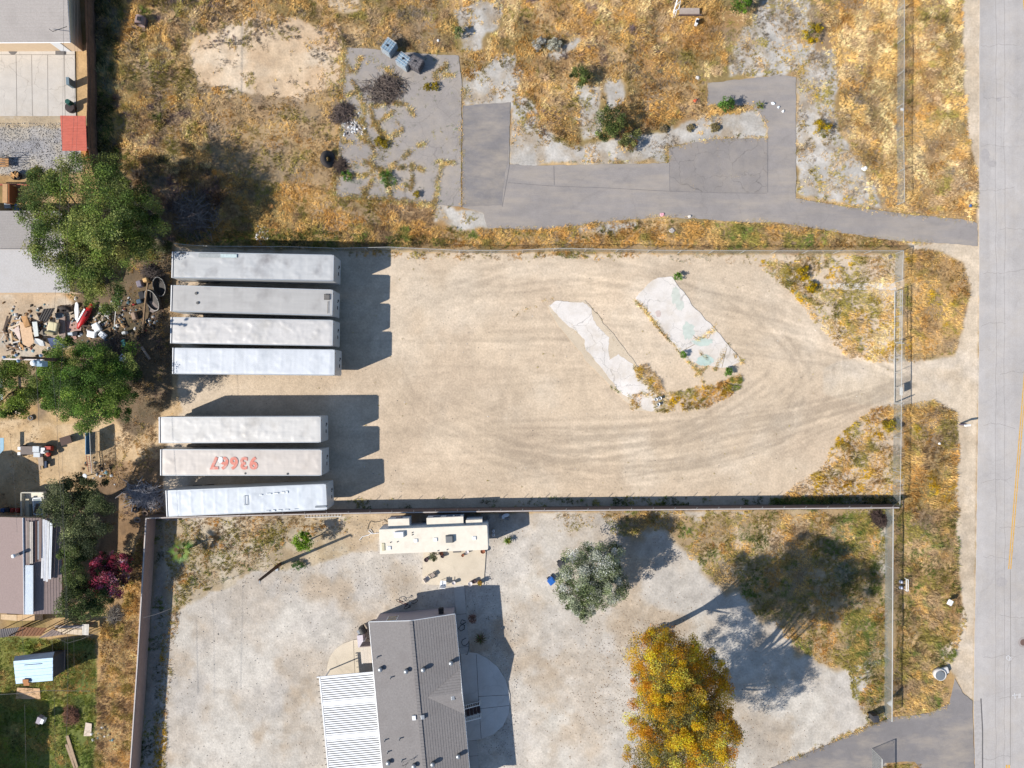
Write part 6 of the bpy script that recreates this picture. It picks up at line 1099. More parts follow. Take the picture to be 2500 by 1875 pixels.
tub(378, 732, 1.15, .72, -1.1, 'black oval stock tub with pale rim, lower left of the pair beside the trailers', (.35, .1, 0)); tub(394, 700, 1.0, .66, -1.35, 'black oval stock tub holding brown soil, upper right of the pair', (.1, .1, 0), .3)
b = MB(); b.prism([P(362,735)[:2], P(378,735)[:2], P(397,752)[:2], P(375,764)[:2], P(366,760)[:2]], 0, .18); tag(b.build('carpet_roll', mat('carpet_grey', (150,138,134), .95, var=.15, scale=5)), 'crumpled grey brown carpet below the two black tubs', 'carpet')
b = MB(); b.tube([P(361,690,.9), P(354,745,.5), P(351,780,.3), P(348,812,.2)], .12, 6); tag(b.build('beam', mat('beam_brown', (150,124,98), .9, var=.2)), 'long weathered wooden beam standing upright through the junk left of the tubs', 'beam')
b = MB(); b.tube([P(346,847,.2), P(366,877,.2)], .14, 8); tag(b.build('log', mat('log_grey', (176,160,148), .9, var=.2, scale=6)), 'short weathered log lying in the shaded dirt near the fourth trailer', 'log')
t = thing('bench', 'weathered wooden bench with a back board in the field near the top edge', 'bench', P(1683, 33, .4)[:2]+(0,), .0); gw = mat('bench_grey', (186,170,158), .9, var=.15); 
b = MB(); b.box((0, .25, .42), (2.1, .62, .06)); b.build('seat', gw, t); b = MB(); b.box((.02, -.22, .5), (2.4, .06, .5), 0, .25); b.build('backrest', mat('bench_dark', (120,100,96), .9), t)
for s in (-.9, .9): b = MB(); b.box((s, .2, .2), (.08, .6, .42)); b.build('leg', gw, t)
t = thing('street_lamp', 'white metal lamp frame leaning beside the bench at the top edge', 'post', P(1643,30)); b = MB(); b.tube([(0, -.2, .0), (.2, .7, 1.), (.35, 1.6, 1.8)], .06, 6); b.tube([(.1, .3, .6), (.6, .75, .9), (.5, .1, .5), (.1, -.1, .5)], .045, 5); b.tube([(.15, 0, .5), (-.05, -.6, .1)], .03, 5); b.tube([(.3, 0, .5), (.15, -.6, .1)], .03, 5); b.build('frame', trimw, t)
t = thing('utility_box', 'white upright utility box in the grass below the bench', 'box', P(1699,58), -.25); b = MB(); b.box((0, 0, .3), (.28, .6, .6)); b.build('housing', plw, t, bevel=.05); b = MB(); b.box((.02, -.05, .62), (.3, .3, .06)); b.build('lid', blackp, t)
t = thing('barrel_chair', 'overturned grey barrel shaped chair with a dark opening in the dry grass', 'chair', P(345,53,.4)[:2]+(0,), -.2); b = MB(); b.lathe((0, -.45, .55), [(.5, 0), (.52, .1), (.52, .8), (.5, .9)], 20, 'y'); b.build('shell', mat('barrel_grey', (150,128,124), .8, var=.1), t, True); b = MB(); b.box((.08, .0, 1.06), (.36, .42, .06)); b.build('opening', blackp, t); b = MB(); b.box((.45, 0, .3), (.12, .8, .6)); b.build('side_panel', mat('barrel_dark', (92,80,84), .8), t)
# ================================================================ LEFT HAND HOUSES
def house(name, label, eave_px, ze, ridge, zr, wall_m, roof_m, inset=.4, courses_n=0, cat='house', walls=True):
    """eave_px: 4 corners in photo order NW NE SE SW at eave height; ridge: two photo points"""
    E = [Vector(P(*q, ze)) for q in eave_px]; R = [Vector(P(*q, zr)) for q in ridge]; o0 = Vector((E[0].x, E[0].y, 0)); t = thing(name, label, cat, tuple(o0)); E = [e-o0 for e in E]; R = [r-o0 for r in R]; c = sum(E, Vector())/4
    if walls: w_ = [e+(Vector((c.x-e.x, c.y-e.y, 0)).normalized()*inset*1.3) for e in E]; b = MB(); b.prism([(q.x, q.y) for q in w_], 0, ze-.1); b.build('wall', wall_m, t)
    return t, E, R, o0
def slope(t, A, B, C, D, m_, n=12, name='roof', th=.015):
    """A-B eave, D-C ridge; courses stepped"""
    b = MB()
    for i in range(n):
        f, g = i/n, (i+1)/n; a, c_, d, e = A.lerp(D, f), B.lerp(C, f), B.lerp(C, g), A.lerp(D, g); u = Vector((0, 0, th))
        b.add([a+u, c_+u, d, e, a, c_], [(0, 1, 2, 3), (0, 4, 5, 1)])
    return b.build(name, m_, t)
shg = mat('shingle_grey', (184,176,170), .9, var=.12, scale=7, bump=.4, dirt=((164,156,150), .6, .4)); shl = mat('shingle_light', (198,194,192), .9, var=.1, scale=7, bump=.4, dirt=((184,178,172), .6, .4)); shb = mat('shingle_mauve', (168,148,142), .9, var=.1, scale=7, bump=.4); stucco = mat('stucco_peach', (234,206,172), .9, var=.06, k=.72)
t, E, R, o0 = house('house', 'house with light grey shingle roof at the top left corner beside the concrete patio', [(-220,-260),(150,-260),(171,103),(-220,105)], 3., [(-220,-100),(158,-100)], 4.6, stucco, shg, .55)
slope(t, E[3], E[2], R[1], R[0], shg, 22); b = MB(); b.add([E[2], E[1], R[1], E[0], R[0]], [(0, 1, 2), (1, 3, 4, 2)]); b.build('roof', shg, t); b = MB(); b.tube([E[3]-Vector((0, .0, .05)), E[2]-Vector((0, 0, .05)), E[1]-Vector((0, 0, .05))], .06, 4); b.build('fascia', trimw, t)
def wallbox(t, x, y, w_, h_, z, m_, nm): q = Vector(P(x, y, z)); q.x -= t.location.x; q.y -= t.location.y; b = MB(); b.box((q.x, q.y, z), (w_, .12, h_)); return b.build(nm, m_, t)
b = MB(); q = P(148, 117, 1.)[:2]; b.box((q[0]-t.location.x-.0, q[1]-t.location.y+.1, 1.05), (1., .06, 2.)); b.build('door', trimw, t)
b = MB(); q = P(22, 117, .5); b.lathe((q[0]-t.location.x+.1, q[1]-t.location.y, 0), [(.5, 0), (.5, .05), (.001, .06)], 20); b.build('round_step', mat('step_darkgrey', (120,116,114), .8), t); b = MB(); q = P(147, 124, .1); b.box((q[0]-t.location.x, q[1]-t.location.y-.1, .1), (.95, .6, .12)); b.build('door_step', mat('step_darkgrey', (120,116,114), .8), t)
b = MB(); q = P(150, 72, 3.6); b.tube([(q[0]-t.location.x-1.3, q[1]-t.location.y+.1, 3.5), (q[0]-t.location.x-.5, q[1]-t.location.y-.5, 4.2), (q[0]-t.location.x+.7, q[1]-t.location.y+.2, 3.8)], .03, 5); b.build('antenna', darkst, t)
def shed(label, px4, z, m_roof, m_wall, n, name='shed', drop=.25, inset=.12, ribs_along=0):
    E = [Vector(P(*q, z)) for q in px4]; o0 = Vector((E[0].x, E[0].y, 0)); t = thing(name, label, 'shed', tuple(o0)); E = [e-o0 for e in E]; c = sum(E, Vector())/4; w_ = [e+(c-e).normalized()*inset*2 for e in E]; b = MB(); b.prism([(q.x, q.y) for q in w_], 0, z-drop-.02); b.build('wall', m_wall, t); b = MB()
    A, B_, C, D = E; 
    for i in range(n): f, g = i/n, (i+.94)/n; u = Vector((0, 0, .02*(i % 2)-drop*(i/n))); b.add([A.lerp(D, f)+u, B_.lerp(C, f)+u, B_.lerp(C, g)+u, A.lerp(D, g)+u, A.lerp(D, f)+u-Vector((0, 0, .05)), B_.lerp(C, f)+u-Vector((0, 0, .05)), B_.lerp(C, g)+u-Vector((0, 0, .05)), A.lerp(D, g)+u-Vector((0, 0, .05))], [(3, 2, 1, 0), (4, 5, 6, 7), (0, 1, 5, 4), (3, 7, 6, 2), (1, 2, 6, 5), (0, 4, 7, 3)])
    b.build('roof', m_roof, t); return t
shed('small shed with a bright brick red roof beside the gravel yard at the upper left', [(147,282),(209,283),(208,366),(148,366)], 2.4, mat('red_roof', (212,110,90), .7, var=.14), mat('shed_white', (240,244,244), .7, k=.78), 22, drop=.3, inset=.4)
t = thing('side_shelter', 'shaded lean to with metal frame squeezed between the top left house and the dark fence', 'shelter', P(178, 50, 0)); b = MB(); 
for i in range(9): b.tube([(-.9, 2.6-i*.55, 2.2), (.6, 2.3-i*.62, 1.9)], .03, 4)
for x_ in (-.9, .5): b.tube([(x_, 2.8, 2.), (x_, -2.4, 2.)], .045, 5); b.tube([(x_, 2.8, 0), (x_, 2.8, 2.)], .045, 5); b.tube([(x_, -2.4, 0), (x_, -2.4, 2.)], .045, 5)
b.build('frame', mat('frame_greyblue', (150,160,176), .6), t); b = MB(); b.box((-.1, .6, 1.0), (.9, 2.6, 1.4)); b.build('stored_box', mat('dark_red', (110,60,54), .8), t); b = MB(); b.box((.0, -1.2, .5), (1.1, .9, .9)); b.build('stored_crate', mat('navy', (50,70,100), .7), t); b = MB(); b.box((-1.25, .9, 1.3), (.06, 6.2, 2.5)); b.box((-.62, 1.1, 2.55), (1.2, 5.6, .05), 0, 0, .2); b.build('painted_shade', mat('shade_slate', (62,72,92), .8, var=.3, scale=3), t)  # dark slate panels are added to paint the shade over the house's side wall
t, E, R, o0 = house('house', 'house with pale grey shingle roof half hidden beneath the huge olive green tree', [(-260,514),(150,515),(171,714),(-260,716)], 3., [(-260,608),(160,608)], 4.1, stucco, shl, .4)
slope(t, E[3], E[2], R[1], R[0], shl, 16); slope(t, E[1], E[0], R[0], R[1], shg, 14)
b = MB(); b.tube([R[0]+Vector((0, 0, .03)), R[1]+Vector((0, 0, .03))], .06, 4); b.build('ridge_caps', shg, t); b = MB(); b.add([E[1], R[1], E[2]], [(0, 1, 2)]); b.build('gable', stucco, t)
b = MB(); q = Vector(P(150, 705, 3.4))-o0; b.tube([(q.x-.9, q.y+.2, 3.1), (q.x-.6, q.y-.1, 3.7), (q.x+.6, q.y+.3, 3.5)], .025, 5); b.build('antenna', darkst, t)
# house with mauve roof
t, E, R, o0 = house('house', 'house with mauve brown roof partly covered by corrugated sheets and boards', [(-200,1256),(150,1266),(152,1498),(-200,1486)], 3.1, [(57,1264),(60,1500)], 4., mat('stucco_tan', (206,180,150), .9), shb, .35)
slope(t, E[0]+Vector((0, 0, 0)), E[3], R[1], R[0], shb, 14); o = slope(t, E[2], E[1], R[0], R[1], shb, 13)
b = MB(); b.tube([R[0]+Vector((0, 0, .03)), R[1]+Vector((0, 0, .03))], .07, 4); b.build('ridge_caps', trimw, t)
b = MB(); b.add([E[0], R[0], E[1]], [(0, 1, 2)]); b.add([E[3], R[1], E[2]], [(2, 1, 0)]); b.build('gable', stucco, t)
corr = mat('corrugated_pale', (222,232,242), .5, .2, var=.06, k=.7)
def sheets(label, name, px4, z, m_, n, ridge=.03, cat='sheet', thick=.03):
    A, B_, C, D = (Vector(P(*q, z)) for q in px4); b = MB(); b.add([A, B_, C, D]+[q-Vector((0, 0, thick)) for q in (A, B_, C, D)], [(3, 2, 1, 0), (4, 5, 6, 7), (0, 1, 5, 4), (1, 2, 6, 5), (2, 3, 7, 6), (3, 0, 4, 7)])
    for i in range(n): f = (i+.5)/n; b.tube([A.lerp(B_, f)+Vector((0, 0, .01)), D.lerp(C, f)+Vector((0, 0, .01))], ridge, 4)
    return tag(b.build(name, m_), label, cat)
sheets('strip of pale blue corrugated panel beside the ridge of the mauve roof', 'corrugated_sheet', [(62,1380),(81,1380),(81,1500),(61,1500)], 4.12, corr, 8, .02)
for i, (x0, w_, y0, y1, c) in enumerate(((104,5,1268,1412,(236,236,238)), (110,5,1270,1418,(222,224,230)), (116,4.5,1272,1420,(240,240,240)), (122,6,1276,1414,(230,234,240)))): sheets(('first', 'second', 'third', 'fourth')[i]+' from the left of four long white boards lying on the mauve roof', 'roof_board', [(x0,y0),(x0+w_,y0),(x0+w_-4,y1),(x0-4,y1)], 3.75, mat('board_w%d' % i, c, .7, var=.08, k=.7), 1, .01, 'board')
for i, (x0, w_, y0, y1, c, lab) in enumerate(((64,6,1272,1376,(176,160,150),'brownish plank lying closest to the roof ridge'), (72,8,1274,1376,(206,196,186),'wide pale plank second from the ridge on the mauve roof'), (86,4,1272,1372,(92,62,56),'dark brown plank on the mauve roof beside a pale one'), (92,3,1272,1366,(196,200,206),'thin grey pole lying left of the four white boards'))): sheets(lab, 'roof_board', [(x0,y0),(x0+w_,y0),(x0+w_,y1),(x0,y1)], 3.95, mat('board_b%d' % i, c, .8, var=.15), 1, .01, 'board')
t2 = thing('roof_vent', 'white cylindrical vent standing on the mauve roof', 'vent', P(46,1353,3.95)); b = MB(); b.lathe((0, 0, 0), [(.16, 0), (.16, .7), (.2, .72), (.2, .82), (.001, .86)], 14); b.build('pipe', white, t2, True); b = MB(); b.box((.5, .12, .02), (.7, .08, .03), .3); b.build('strap', darkst, t2)
# off frame neighbour that throws the big diagonal shadow
t, E, R, o0 = house('house', 'tall neighbour house just outside the left edge, seen by its shadow on the sandy yard', [(-360,1180),(-92,1196),(-80,1380),(-360,1380)], 4., [(-230,1180),(-220,1380)], 5.4, stucco, shb, .3)
slope(t, E[0], E[3], R[1], R[0], shb, 6); slope(t, E[2], E[1], R[0], R[1], shb, 6); b = MB(); b.add([E[0], R[0], E[1]], [(0, 1, 2)]); b.build('gable', stucco, t)
t, E, R, o0 = house('house', 'garage just outside the lower left edge, seen by its shadow on the lawn', [(-330,1810),(-92,1822),(-92,2050),(-330,2050)], 4.6, [(-210,1812),(-210,2050)], 5.4, stucco, shb, .3)
slope(t, E[0], E[3], R[1], R[0], shb, 6); slope(t, E[2], E[1], R[0], R[1], shb, 6); b = MB(); b.add([E[0], R[0], E[1]], [(0, 1, 2)]); b.build('gable', stucco, t)
# blue tin shed
tin = mat('tin_blue', (166,194,218), .5, .2, var=.1, scale=1.5, dirt=((136,158,182), .8, .5), k=.6)
t = shed('pale blue tin shed with patched roof in the green garden', [(33,1614),(129,1606),(127,1663),(37,1671)], 2.6, tin, mat('tin_dark', (80,84,92), .7), 7, drop=.12); o0 = t.location
A, B_, C, D = (Vector(P(*q, z))-o0 for q, z in (((36,1602), 2.1), ((133,1591), 2.1), ((129,1606), 2.6), ((33,1614), 2.6))); b = MB(); b.add([A, B_, C, D], [(3, 2, 1, 0)]); b.build('rear_slope', mat('tin_grey', (130,146,166), .6, .2, var=.15, scale=3), t)
b = MB(); q = Vector(P(62, 1663, 2.7))-o0; b.box((q.x, q.y, 2.66), (.6, .35, .1)); b.box((q.x+.05, q.y-.35, 2.6), (.6, .3, .05)); b.build('loose_board', mat('board_orange', (190,130,80), .8), t)
A = P(62,1622,2.62); B2 = P(100,1622,2.62); b = MB(); b.box(((A[0]+B2[0])/2-o0.x, A[1]-o0.y, 2.63), (1.8, .05, .04), .08); b.build('seam', mat('seam_grey', (110,124,140), .7), t)
# rusty awnings, boards, mattress, canopy
for i, (q4, z, c, n, lab) in enumerate((([(0,1536),(48,1531),(35,1552),(0,1557)], 2.2, (128,122,122), 9, 'dark grey corrugated awning sheet at the left edge'), ([(48,1531),(116,1533),(100,1552),(36,1553)], 2.25, (140,94,62), 8, 'rusty brown corrugated awning sheet next to the grey one'), ([(128,1536),(150,1545),(158,1549),(94,1558)], 2.1, (150,132,124), 5, 'pale brown awning sheet right of the rusty one'),
    ([(134,1527),(200,1527),(200,1535),(134,1533)], 1., (176,164,156), 2, 'upper grey board of the board stack below the oak tree'), ([(140,1535),(200,1537),(200,1551),(140,1545)], .9, (228,208,180), 3, 'wide cream board at the bottom of the board stack'), ([(200,1524),(217,1524),(216,1551),(201,1550)], 1., (232,224,212), 2, 'white panel at the right end of the board stack'),
    ([(42,1679),(97,1681),(99,1707),(38,1706)], .1, (226,184,140), 0, 'flat plywood sheet on the grass below the blue shed'), ([(209,1764),(224,1767),(222,1797),(204,1797)], .1, (232,212,192), 0, 'cream board leaning at the right end of the lawn'), ([(3,1500),(41,1501),(41,1516),(2,1512)], .3, (226,198,160), 0, 'left one of two tan slabs below the mauve roof'), ([(42,1501),(104,1499),(104,1514),(42,1516)], .3, (220,186,142), 0, 'right one of two tan slabs below the mauve roof'))):
    o = sheets(lab, 'corrugated_sheet' if n > 4 else 'board', q4, z, mat('sheet_c%d' % i, c, .8, var=.18, scale=3, dirt=((90,70,56), 1.2, .3) if n > 4 else None), n, .03 if n > 4 else .008, 'sheet' if n > 4 else 'board', .04)
    if z > .5:
        for q in q4: b = MB(); A = P(q[0]*.9+.1*sum(v[0] for v in q4)/4, q[1]*.8+.2*sum(v[1] for v in q4)/4, z); b.tube([(A[0], A[1], 0), (A[0], A[1], z-.04)], .04, 5); b.build('post', wood, o)
for i, (a, c_, w_, lab) in enumerate((((164,1796),(188,1874),.32,'longer of two weathered planks lying on the lawn'), ((162,1817),(183,1874),.26,'shorter of two weathered planks lying on the lawn'))):
    A = Vector(P(*a, .1)); B2 = Vector(P(*c_, .1)); d = B2-A; b = MB(); b.box((0, 0, 0), (d.length, w_, .08), math.atan2(d.y, d.x)); o = b.build('plank', mat('plank_grey', (186,160,132), .9, var=.15)); o.location = (A+B2)/2; tag(o, lab, 'plank')
t = thing('garden_cart', 'small grey cart with boxes on the lawn, throwing a dark shadow', 'cart', P(104,1752,.5)[:2]+(0,), -.4); b = MB(); b.box((0, 0, .9), (.45, .75, .5), 0, .1); b.build('bin', mat('cart_grey', (170,160,170), .7), t, bevel=.03); b = MB(); b.box((.4, .1, 1.), (.3, .5, .5)); b.build('box', plw, t)
for i in (-1, 1): 
    for j in (-1, 1): b = MB(); b.tube([(i*.15, j*.3, 0), (i*.15, j*.3, .7)], .03, 5); b.build('leg', darkst, t)
# left yard equipment ---------------------------------------------------
t = thing('lawn_tractor', 'red and grey ride on tractor with a long flat trailer on the sandy yard', 'tractor', P(100,1100,0), -.02)
b = MB(); b.box((-1., 0.05, .55), (1.5, .85, .12)); b.build('trailer_deck', mat('deck_brown', (126,114,108), .7), t); b = MB(); b.box((-1.9, .25, .45), (.3, .3, .3)); b.box((-1.9, -.3, .45), (.3, .3, .3)); b.build('hitch_boxes', plw, t)
b = MB(); b.box((.15, .25, .8), (.7, .62, .5)); b.box((.2, -.35, .75), (.7, .5, .45)); b.build('cabinet', mat('lt_grey', (206,212,216), .5, k=.66), t, bevel=.03); b = MB(); b.box((.8, .1, .7), (.45, .6, .5)); b.build('motor_case', plw, t, bevel=.03); b = MB(); b.box((1.25, .3, .6), (.6, .5, .5)); b.lathe((1.25, -.3, .7), [(.001, -.2), (.22, -.1), (.22, .1), (.001, .2)], 12); b.build('engine', mat('engine_red', (190,70,54), .6), t); b = MB(); b.box((1.2, .02, 1.), (.55, .2, .1)); b.build('seat', blackp, t)
b = MB(); b.box((.3, -1.1, .3), (.5, .9, .3), .1); b.box((.0, -1.2, .2), (.18, 1.6, .12), .1); b.build('attachment', mat('attach_tan', (180,160,140), .7), t); b = MB(); b.box((.8, -1.4, .3), (.2, .7, .3)); b.build('hose_reel', mat('navy', (50,70,100), .7), t)
for x_, y_ in ((-1.6, .5), (-1.6, -.45), (1., .55), (1., -.5)): b = MB(); b.lathe((x_, y_, .28), [(.1, -.09), (.28, -.09), (.28, .09), (.1, .09)], 14, 'y'); b.build('wheel', rubber, t)
t = thing('wheelbarrow', 'dark wheelbarrow with long handles near the blue panels, casting long shadows', 'wheelbarrow', P(170,1074,0), .3); b = MB(); b.box((0, 0, .5), (.9, .65, .35), taper=1.3); b.build('tray', mat('barrow_dark', (84,60,52), .7), t); b = MB(); b.tube([(-.5, .3, .4), (.9, .2, .5)], .03, 5); b.tube([(-.5, -.3, .4), (.9, -.2, .5)], .03, 5); b.tube([(.2, .25, .4), (.3, .3, 0)], .025, 5); b.tube([(.2, -.25, .4), (.3, -.3, 0)], .025, 5); b.build('handles', darkst, t); b = MB(); b.lathe((-.55, 0, .2), [(.08, -.05), (.2, -.05), (.2, .05), (.08, .05)], 12, 'y'); b.build('wheel', rubber, t)
b = MB()
for i in range(4): A = P(209+i*2, 1056, 1.6); C = P(209+i*2.2, 1110, 1.6); b.box(((A[0]+C[0])/2, (A[1]+C[1])/2, 1.0-.05*i), (.07, abs(A[1]-C[1]), 1.2-.1*i))
tag(b.build('corrugated_sheet', mat('panel_blue', (96,140,170), .5, .2)), 'stack of tall blue metal panels leaning at the yard edge below the green tree', 'panel')
t = thing('ladder', 'red and white extension ladder lying along the yard edge below the blue panels', 'ladder', (0, 0, 0)); A, C = Vector(P(214,1112,.7)), Vector(P(220,1152,.7)); 
for s in (-.15, .15): b = MB(); b.tube([A+Vector((s, 0, 0)), C+Vector((s, 0, 0))], .035, 4); b.build('side_rail', mat('ladder_red', (200,90,80), .6), t)
b = MB()
for i in range(9): q = A.lerp(C, (i+.5)/9); b.tube([q+Vector((-.15, 0, 0)), q+Vector((.15, 0, 0))], .025, 4)
b.build('rungs', steel, t)
chain_fence('chain_link_fence', 'short chain link fence beside the blue panels at the edge of the sandy yard', 'fence', [(219,1056),(221,1110),(224,1155)], 1.4, 2., netd)
t = thing('satellite_dish', 'round white dish on a dark pole at the corner of the sandy yard', 'dish', P(208,1162,1.5)[:2]+(0,)); b = MB(); b.tube([(0, 0, 0), (0, 0, 1.5)], .05, 6); b.build('mast', darkst, t); b = MB(); b.lathe((0, 0, 1.5), [(.001, .0), (.22, .03), (.26, .08), (.25, .1), (.001, .05)], 20); b.build('dish', plw, t, True)
t = thing('utility_trailer', 'white utility trailer loaded with window frames and boards beside the mauve roof', 'trailer', P(83,1232,1.)[:2]+(0,), .0); cw = mat('frame_cream', (228,222,206), .7, k=.7)
b = MB(); b.box((0, 0, .7), (2.4, 2.6, .12)); b.build('bed', cw, t)
for (x_, y_, w_, d) in ((-1.15, 0, .08, 2.6), (1.15, 0, .08, 2.6), (0, 1.28, 2.4, .08)): b = MB(); b.box((x_, y_, 1.), (w_, d, .6)); b.build('side_board', cw, t)
for x_, y_ in ((-1.2, -.4), (1.2, -.4)): b = MB(); b.lathe((x_, y_, .3), [(.12, -.09), (.3, -.09), (.3, .09), (.12, .09)], 14, 'x'); b.build('wheel', rubber, t)
def wframe(x, y, z, w_, h_, rz, label, m_):
    o = thing('window_frame', label, 'window', P(x, y, z), rz); b = MB()
    for (u, v, a, c) in ((-w_/2, 0, .09, h_), (w_/2, 0, .09, h_), (0, h_/2, w_, .09), (0, -h_/2, w_, .09), (0, 0, w_, .06)): b.box((u, v, 0), (a, c, .06))
    b.build('frame', plw, o); b = MB(); b.box((0, 0, -.01), (w_-.08, h_-.08, .015)); b.build('pane', m_, o)
wframe(92,1236,1.35,.85,1.7,.08,'white framed window lying on top of the loaded utility trailer', mat('pane_grey', (160,170,168), .2, spec=.7)); 
b = MB(); b.tube([P(91,1230,1.6), P(85,1252,1.6)], .14, 8); tag(b.build('duct_pipe', mat('pipe_brown', (110,100,92), .7)), 'brown stove pipe lying on the loaded utility trailer', 'pipe')
for i, (x, y, w_, h_, c, lab) in enumerate(((68,1240,.35,1.9,(208,196,168),'cream door panel on the left of the loaded utility trailer'), (75,1246,.25,1.3,(120,124,116),'grey green panel in the middle of the loaded trailer'), (104,1238,.2,1.8,(232,228,216),'cream strip at the right side of the loaded trailer'))): b = MB(); b.box((0, 0, 0), (w_, h_, .07), .04); o = b.build('panel', mat('ld_%d' % i, c, .8)); o.location = P(x, y, 1.2); tag(o, lab, 'panel')
t = thing('work_bench', 'dark workbench cluttered with blue and red machines beside the mauve roof', 'workbench', P(30,1246,.8)[:2]+(0,), 0); b = MB(); b.box((0, 0, .8), (2., .6, .06)); b.build('top', mat('bench_brown', (90,70,56), .8), t)
for x_, c, w_ in ((-.8, (60,90,140), .4), (-.3, (40,44,50), .45), (.2, (170,60,50), .35), (.7, (170,176,180), .35)): b = MB(); b.box((x_, .05, 1.0), (w_, .4, .35)); b.build('machine', mat('mach_%d' % c[0], c, .6), t, bevel=.03)
for x_ in (-.9, .9): b = MB(); b.box((x_, 0, .4), (.06, .5, .8)); b.build('leg', darkst, t)
b = MB(); A = P(11,1252,1.); C = P(40,1250,1.); b.tube([A, C], .05, 5); tag(b.build('timber', woodl), 'yellow timber lying across the cluttered workbench', 'timber')
for (q4, z, c, lab, nm) in (([(0,1069),(9,1069),(9,1098),(0,1108)], 1.1, (150,190,210), 'pale blue boat shaped cover at the left photo edge', 'cover'), ([(0,925),(5,925),(6,975),(0,978)], 1., (210,226,226), 'white panel at the left photo edge beside the light green tree', 'panel'), ([(3,1000),(25,996),(52,1010),(48,1012)], .3, (230,205,180), 'pink white board at the top of the sandy yard', 'board')): sheets(lab, nm, q4, z, mat('misc_%d' % c[1], c, .6, k=.66), 0, .01, 'sheet', .06)
# upper left yard
t = thing('metal_cot', 'green roofed cage with rail shadow above the red trellis at the left edge', 'cage', P(20,400,0)); b = MB()
for i in range(5): b.tube([(-1.2, -.5+i*.25, 1.3), (.6, -.5+i*.25, 1.3)], .03, 4)
for x_ in (-1.2, .6):
    for y_ in (-.5, .5): b.tube([(x_, y_, 0), (x_, y_, 1.3)], .035, 4)
b.build('frame', mat('cot_teal', (60,84,96), .6), t); b = MB(); b.box((-.3, 0, .5), (1.4, .9, .06)); b.build('deck', mat('cot_tan', (200,150,100), .8), t)
t = thing('fire_pit', 'round metal pit heaped with orange firewood on the gravel', 'fire pit', P(38,428,.4)[:2]+(0,)); b = MB(); b.lathe((0, 0, 0), [(.4, 0), (.5, .4), (.46, .4), (.4, .2), (.001, .2)], 18); b.build('bowl', darkst, t)
r = random.Random(4)
for i in range(9): a = r.uniform(0, 3.14); b = MB(); b.tube([(-.4*math.cos(a), -.4*math.sin(a), .42+i*.02), (.4*math.cos(a), .4*math.sin(a), .46+i*.02)], .05, 5); b.build('firewood', mat('firewood', (222,170,110), .8, var=.2), t)
t = thing('trellis_fence', 'low brick red lattice fence at the end of the gravel yard', 'fence', P(50,449,.8)[:2]+(0,)); b = MB(); 
for z in (.75, .45): b.tube([(-3, 0, z), (2.6, -.05, z)], .05, 4)
for i in range(22): b.tube([(-2.9+i*.25, 0, 0), (-2.7+i*.25, 0, .75)], .025, 4)
b.build('lattice', mat('brick_red', (190,110,92), .8), t)
t = thing('cabinet', 'brown wooden cabinet between the red lattice and the grey roofed house', 'cabinet', P(20,474,.9)[:2]+(0,)); b = MB(); b.box((0, 0, .6), (.65, 1.9, 1.2)); b.build('body', mat('cab_brown', (150,92,50), .8), t); b = MB(); b.box((-.1, 0, 1.22), (.5, 1.95, .04)); b.build('top', mat('cab_top', (206,162,116), .8), t)
for (x, y, w_, d, h_, c, lab, nm) in ((19,502,.6,.55,.5,(160,168,172),'grey storage bin beside the brown cabinet','storage_bin'), (59,501,1.3,.42,.5,(220,170,110),'tan cardboard box against the grey roofed house','cardboard_box'), (42,506,.4,.6,.3,(40,100,200),'blue tarp bundle beside the tan cardboard box','tarp'), (205,372,.5,1.1,.9,(210,140,80),'orange wooden crate beside the tall fence below the red shed','crate'), (165,362+22,.1,1.3,1.,(110,110,110),'dark metal gate frame beside the red shed','gate_frame'), (166,198,.3,.75,1.0,(120,140,150),'grey blue gas grill at the edge of the concrete patio','grill'), (165,248,.32,.32,1.,(30,90,80),'dark green drum at the lower corner of the concrete patio','drum'), (170,262,.6,.35,.5,(70,58,58),'dark round planter below the green drum','planter')):
    o = thing(nm, lab, nm.replace('_', ' '), P(x, y, h_)[:2]+(.05,), .05); b = MB(); m_ = mat('yard_%d_%d' % (x, y), c, .7, var=.1)
    if nm in ('drum', 'planter'): b.lathe((0, 0, 0), [(w_*.8, 0), (w_*.85, h_*.5), (w_*.8, h_), (.001, h_+.02)], 16); b.build('body', m_, o)
    elif nm == 'gate_frame':
        for s in (-.8, .8): b.tube([(0, s, 0), (0, s, 1.2)], .04, 5)
        b.tube([(0, -.8, 1.2), (0, .8, 1.2)], .03, 5); b.tube([(0, -.8, .2), (0, .8, .2)], .03, 5); b.tube([(0, -.8, .2), (0, .8, 1.2)], .02, 5); b.build('frame', m_, o)
    else: b.box((0, 0, h_/2), (w_, d, h_)); b.build('body', m_, o, bevel=.03); b = MB(); b.box((0, 0, h_+.02), (w_*1.05, d*1.03, .04)); b.build('lid', m_, o)
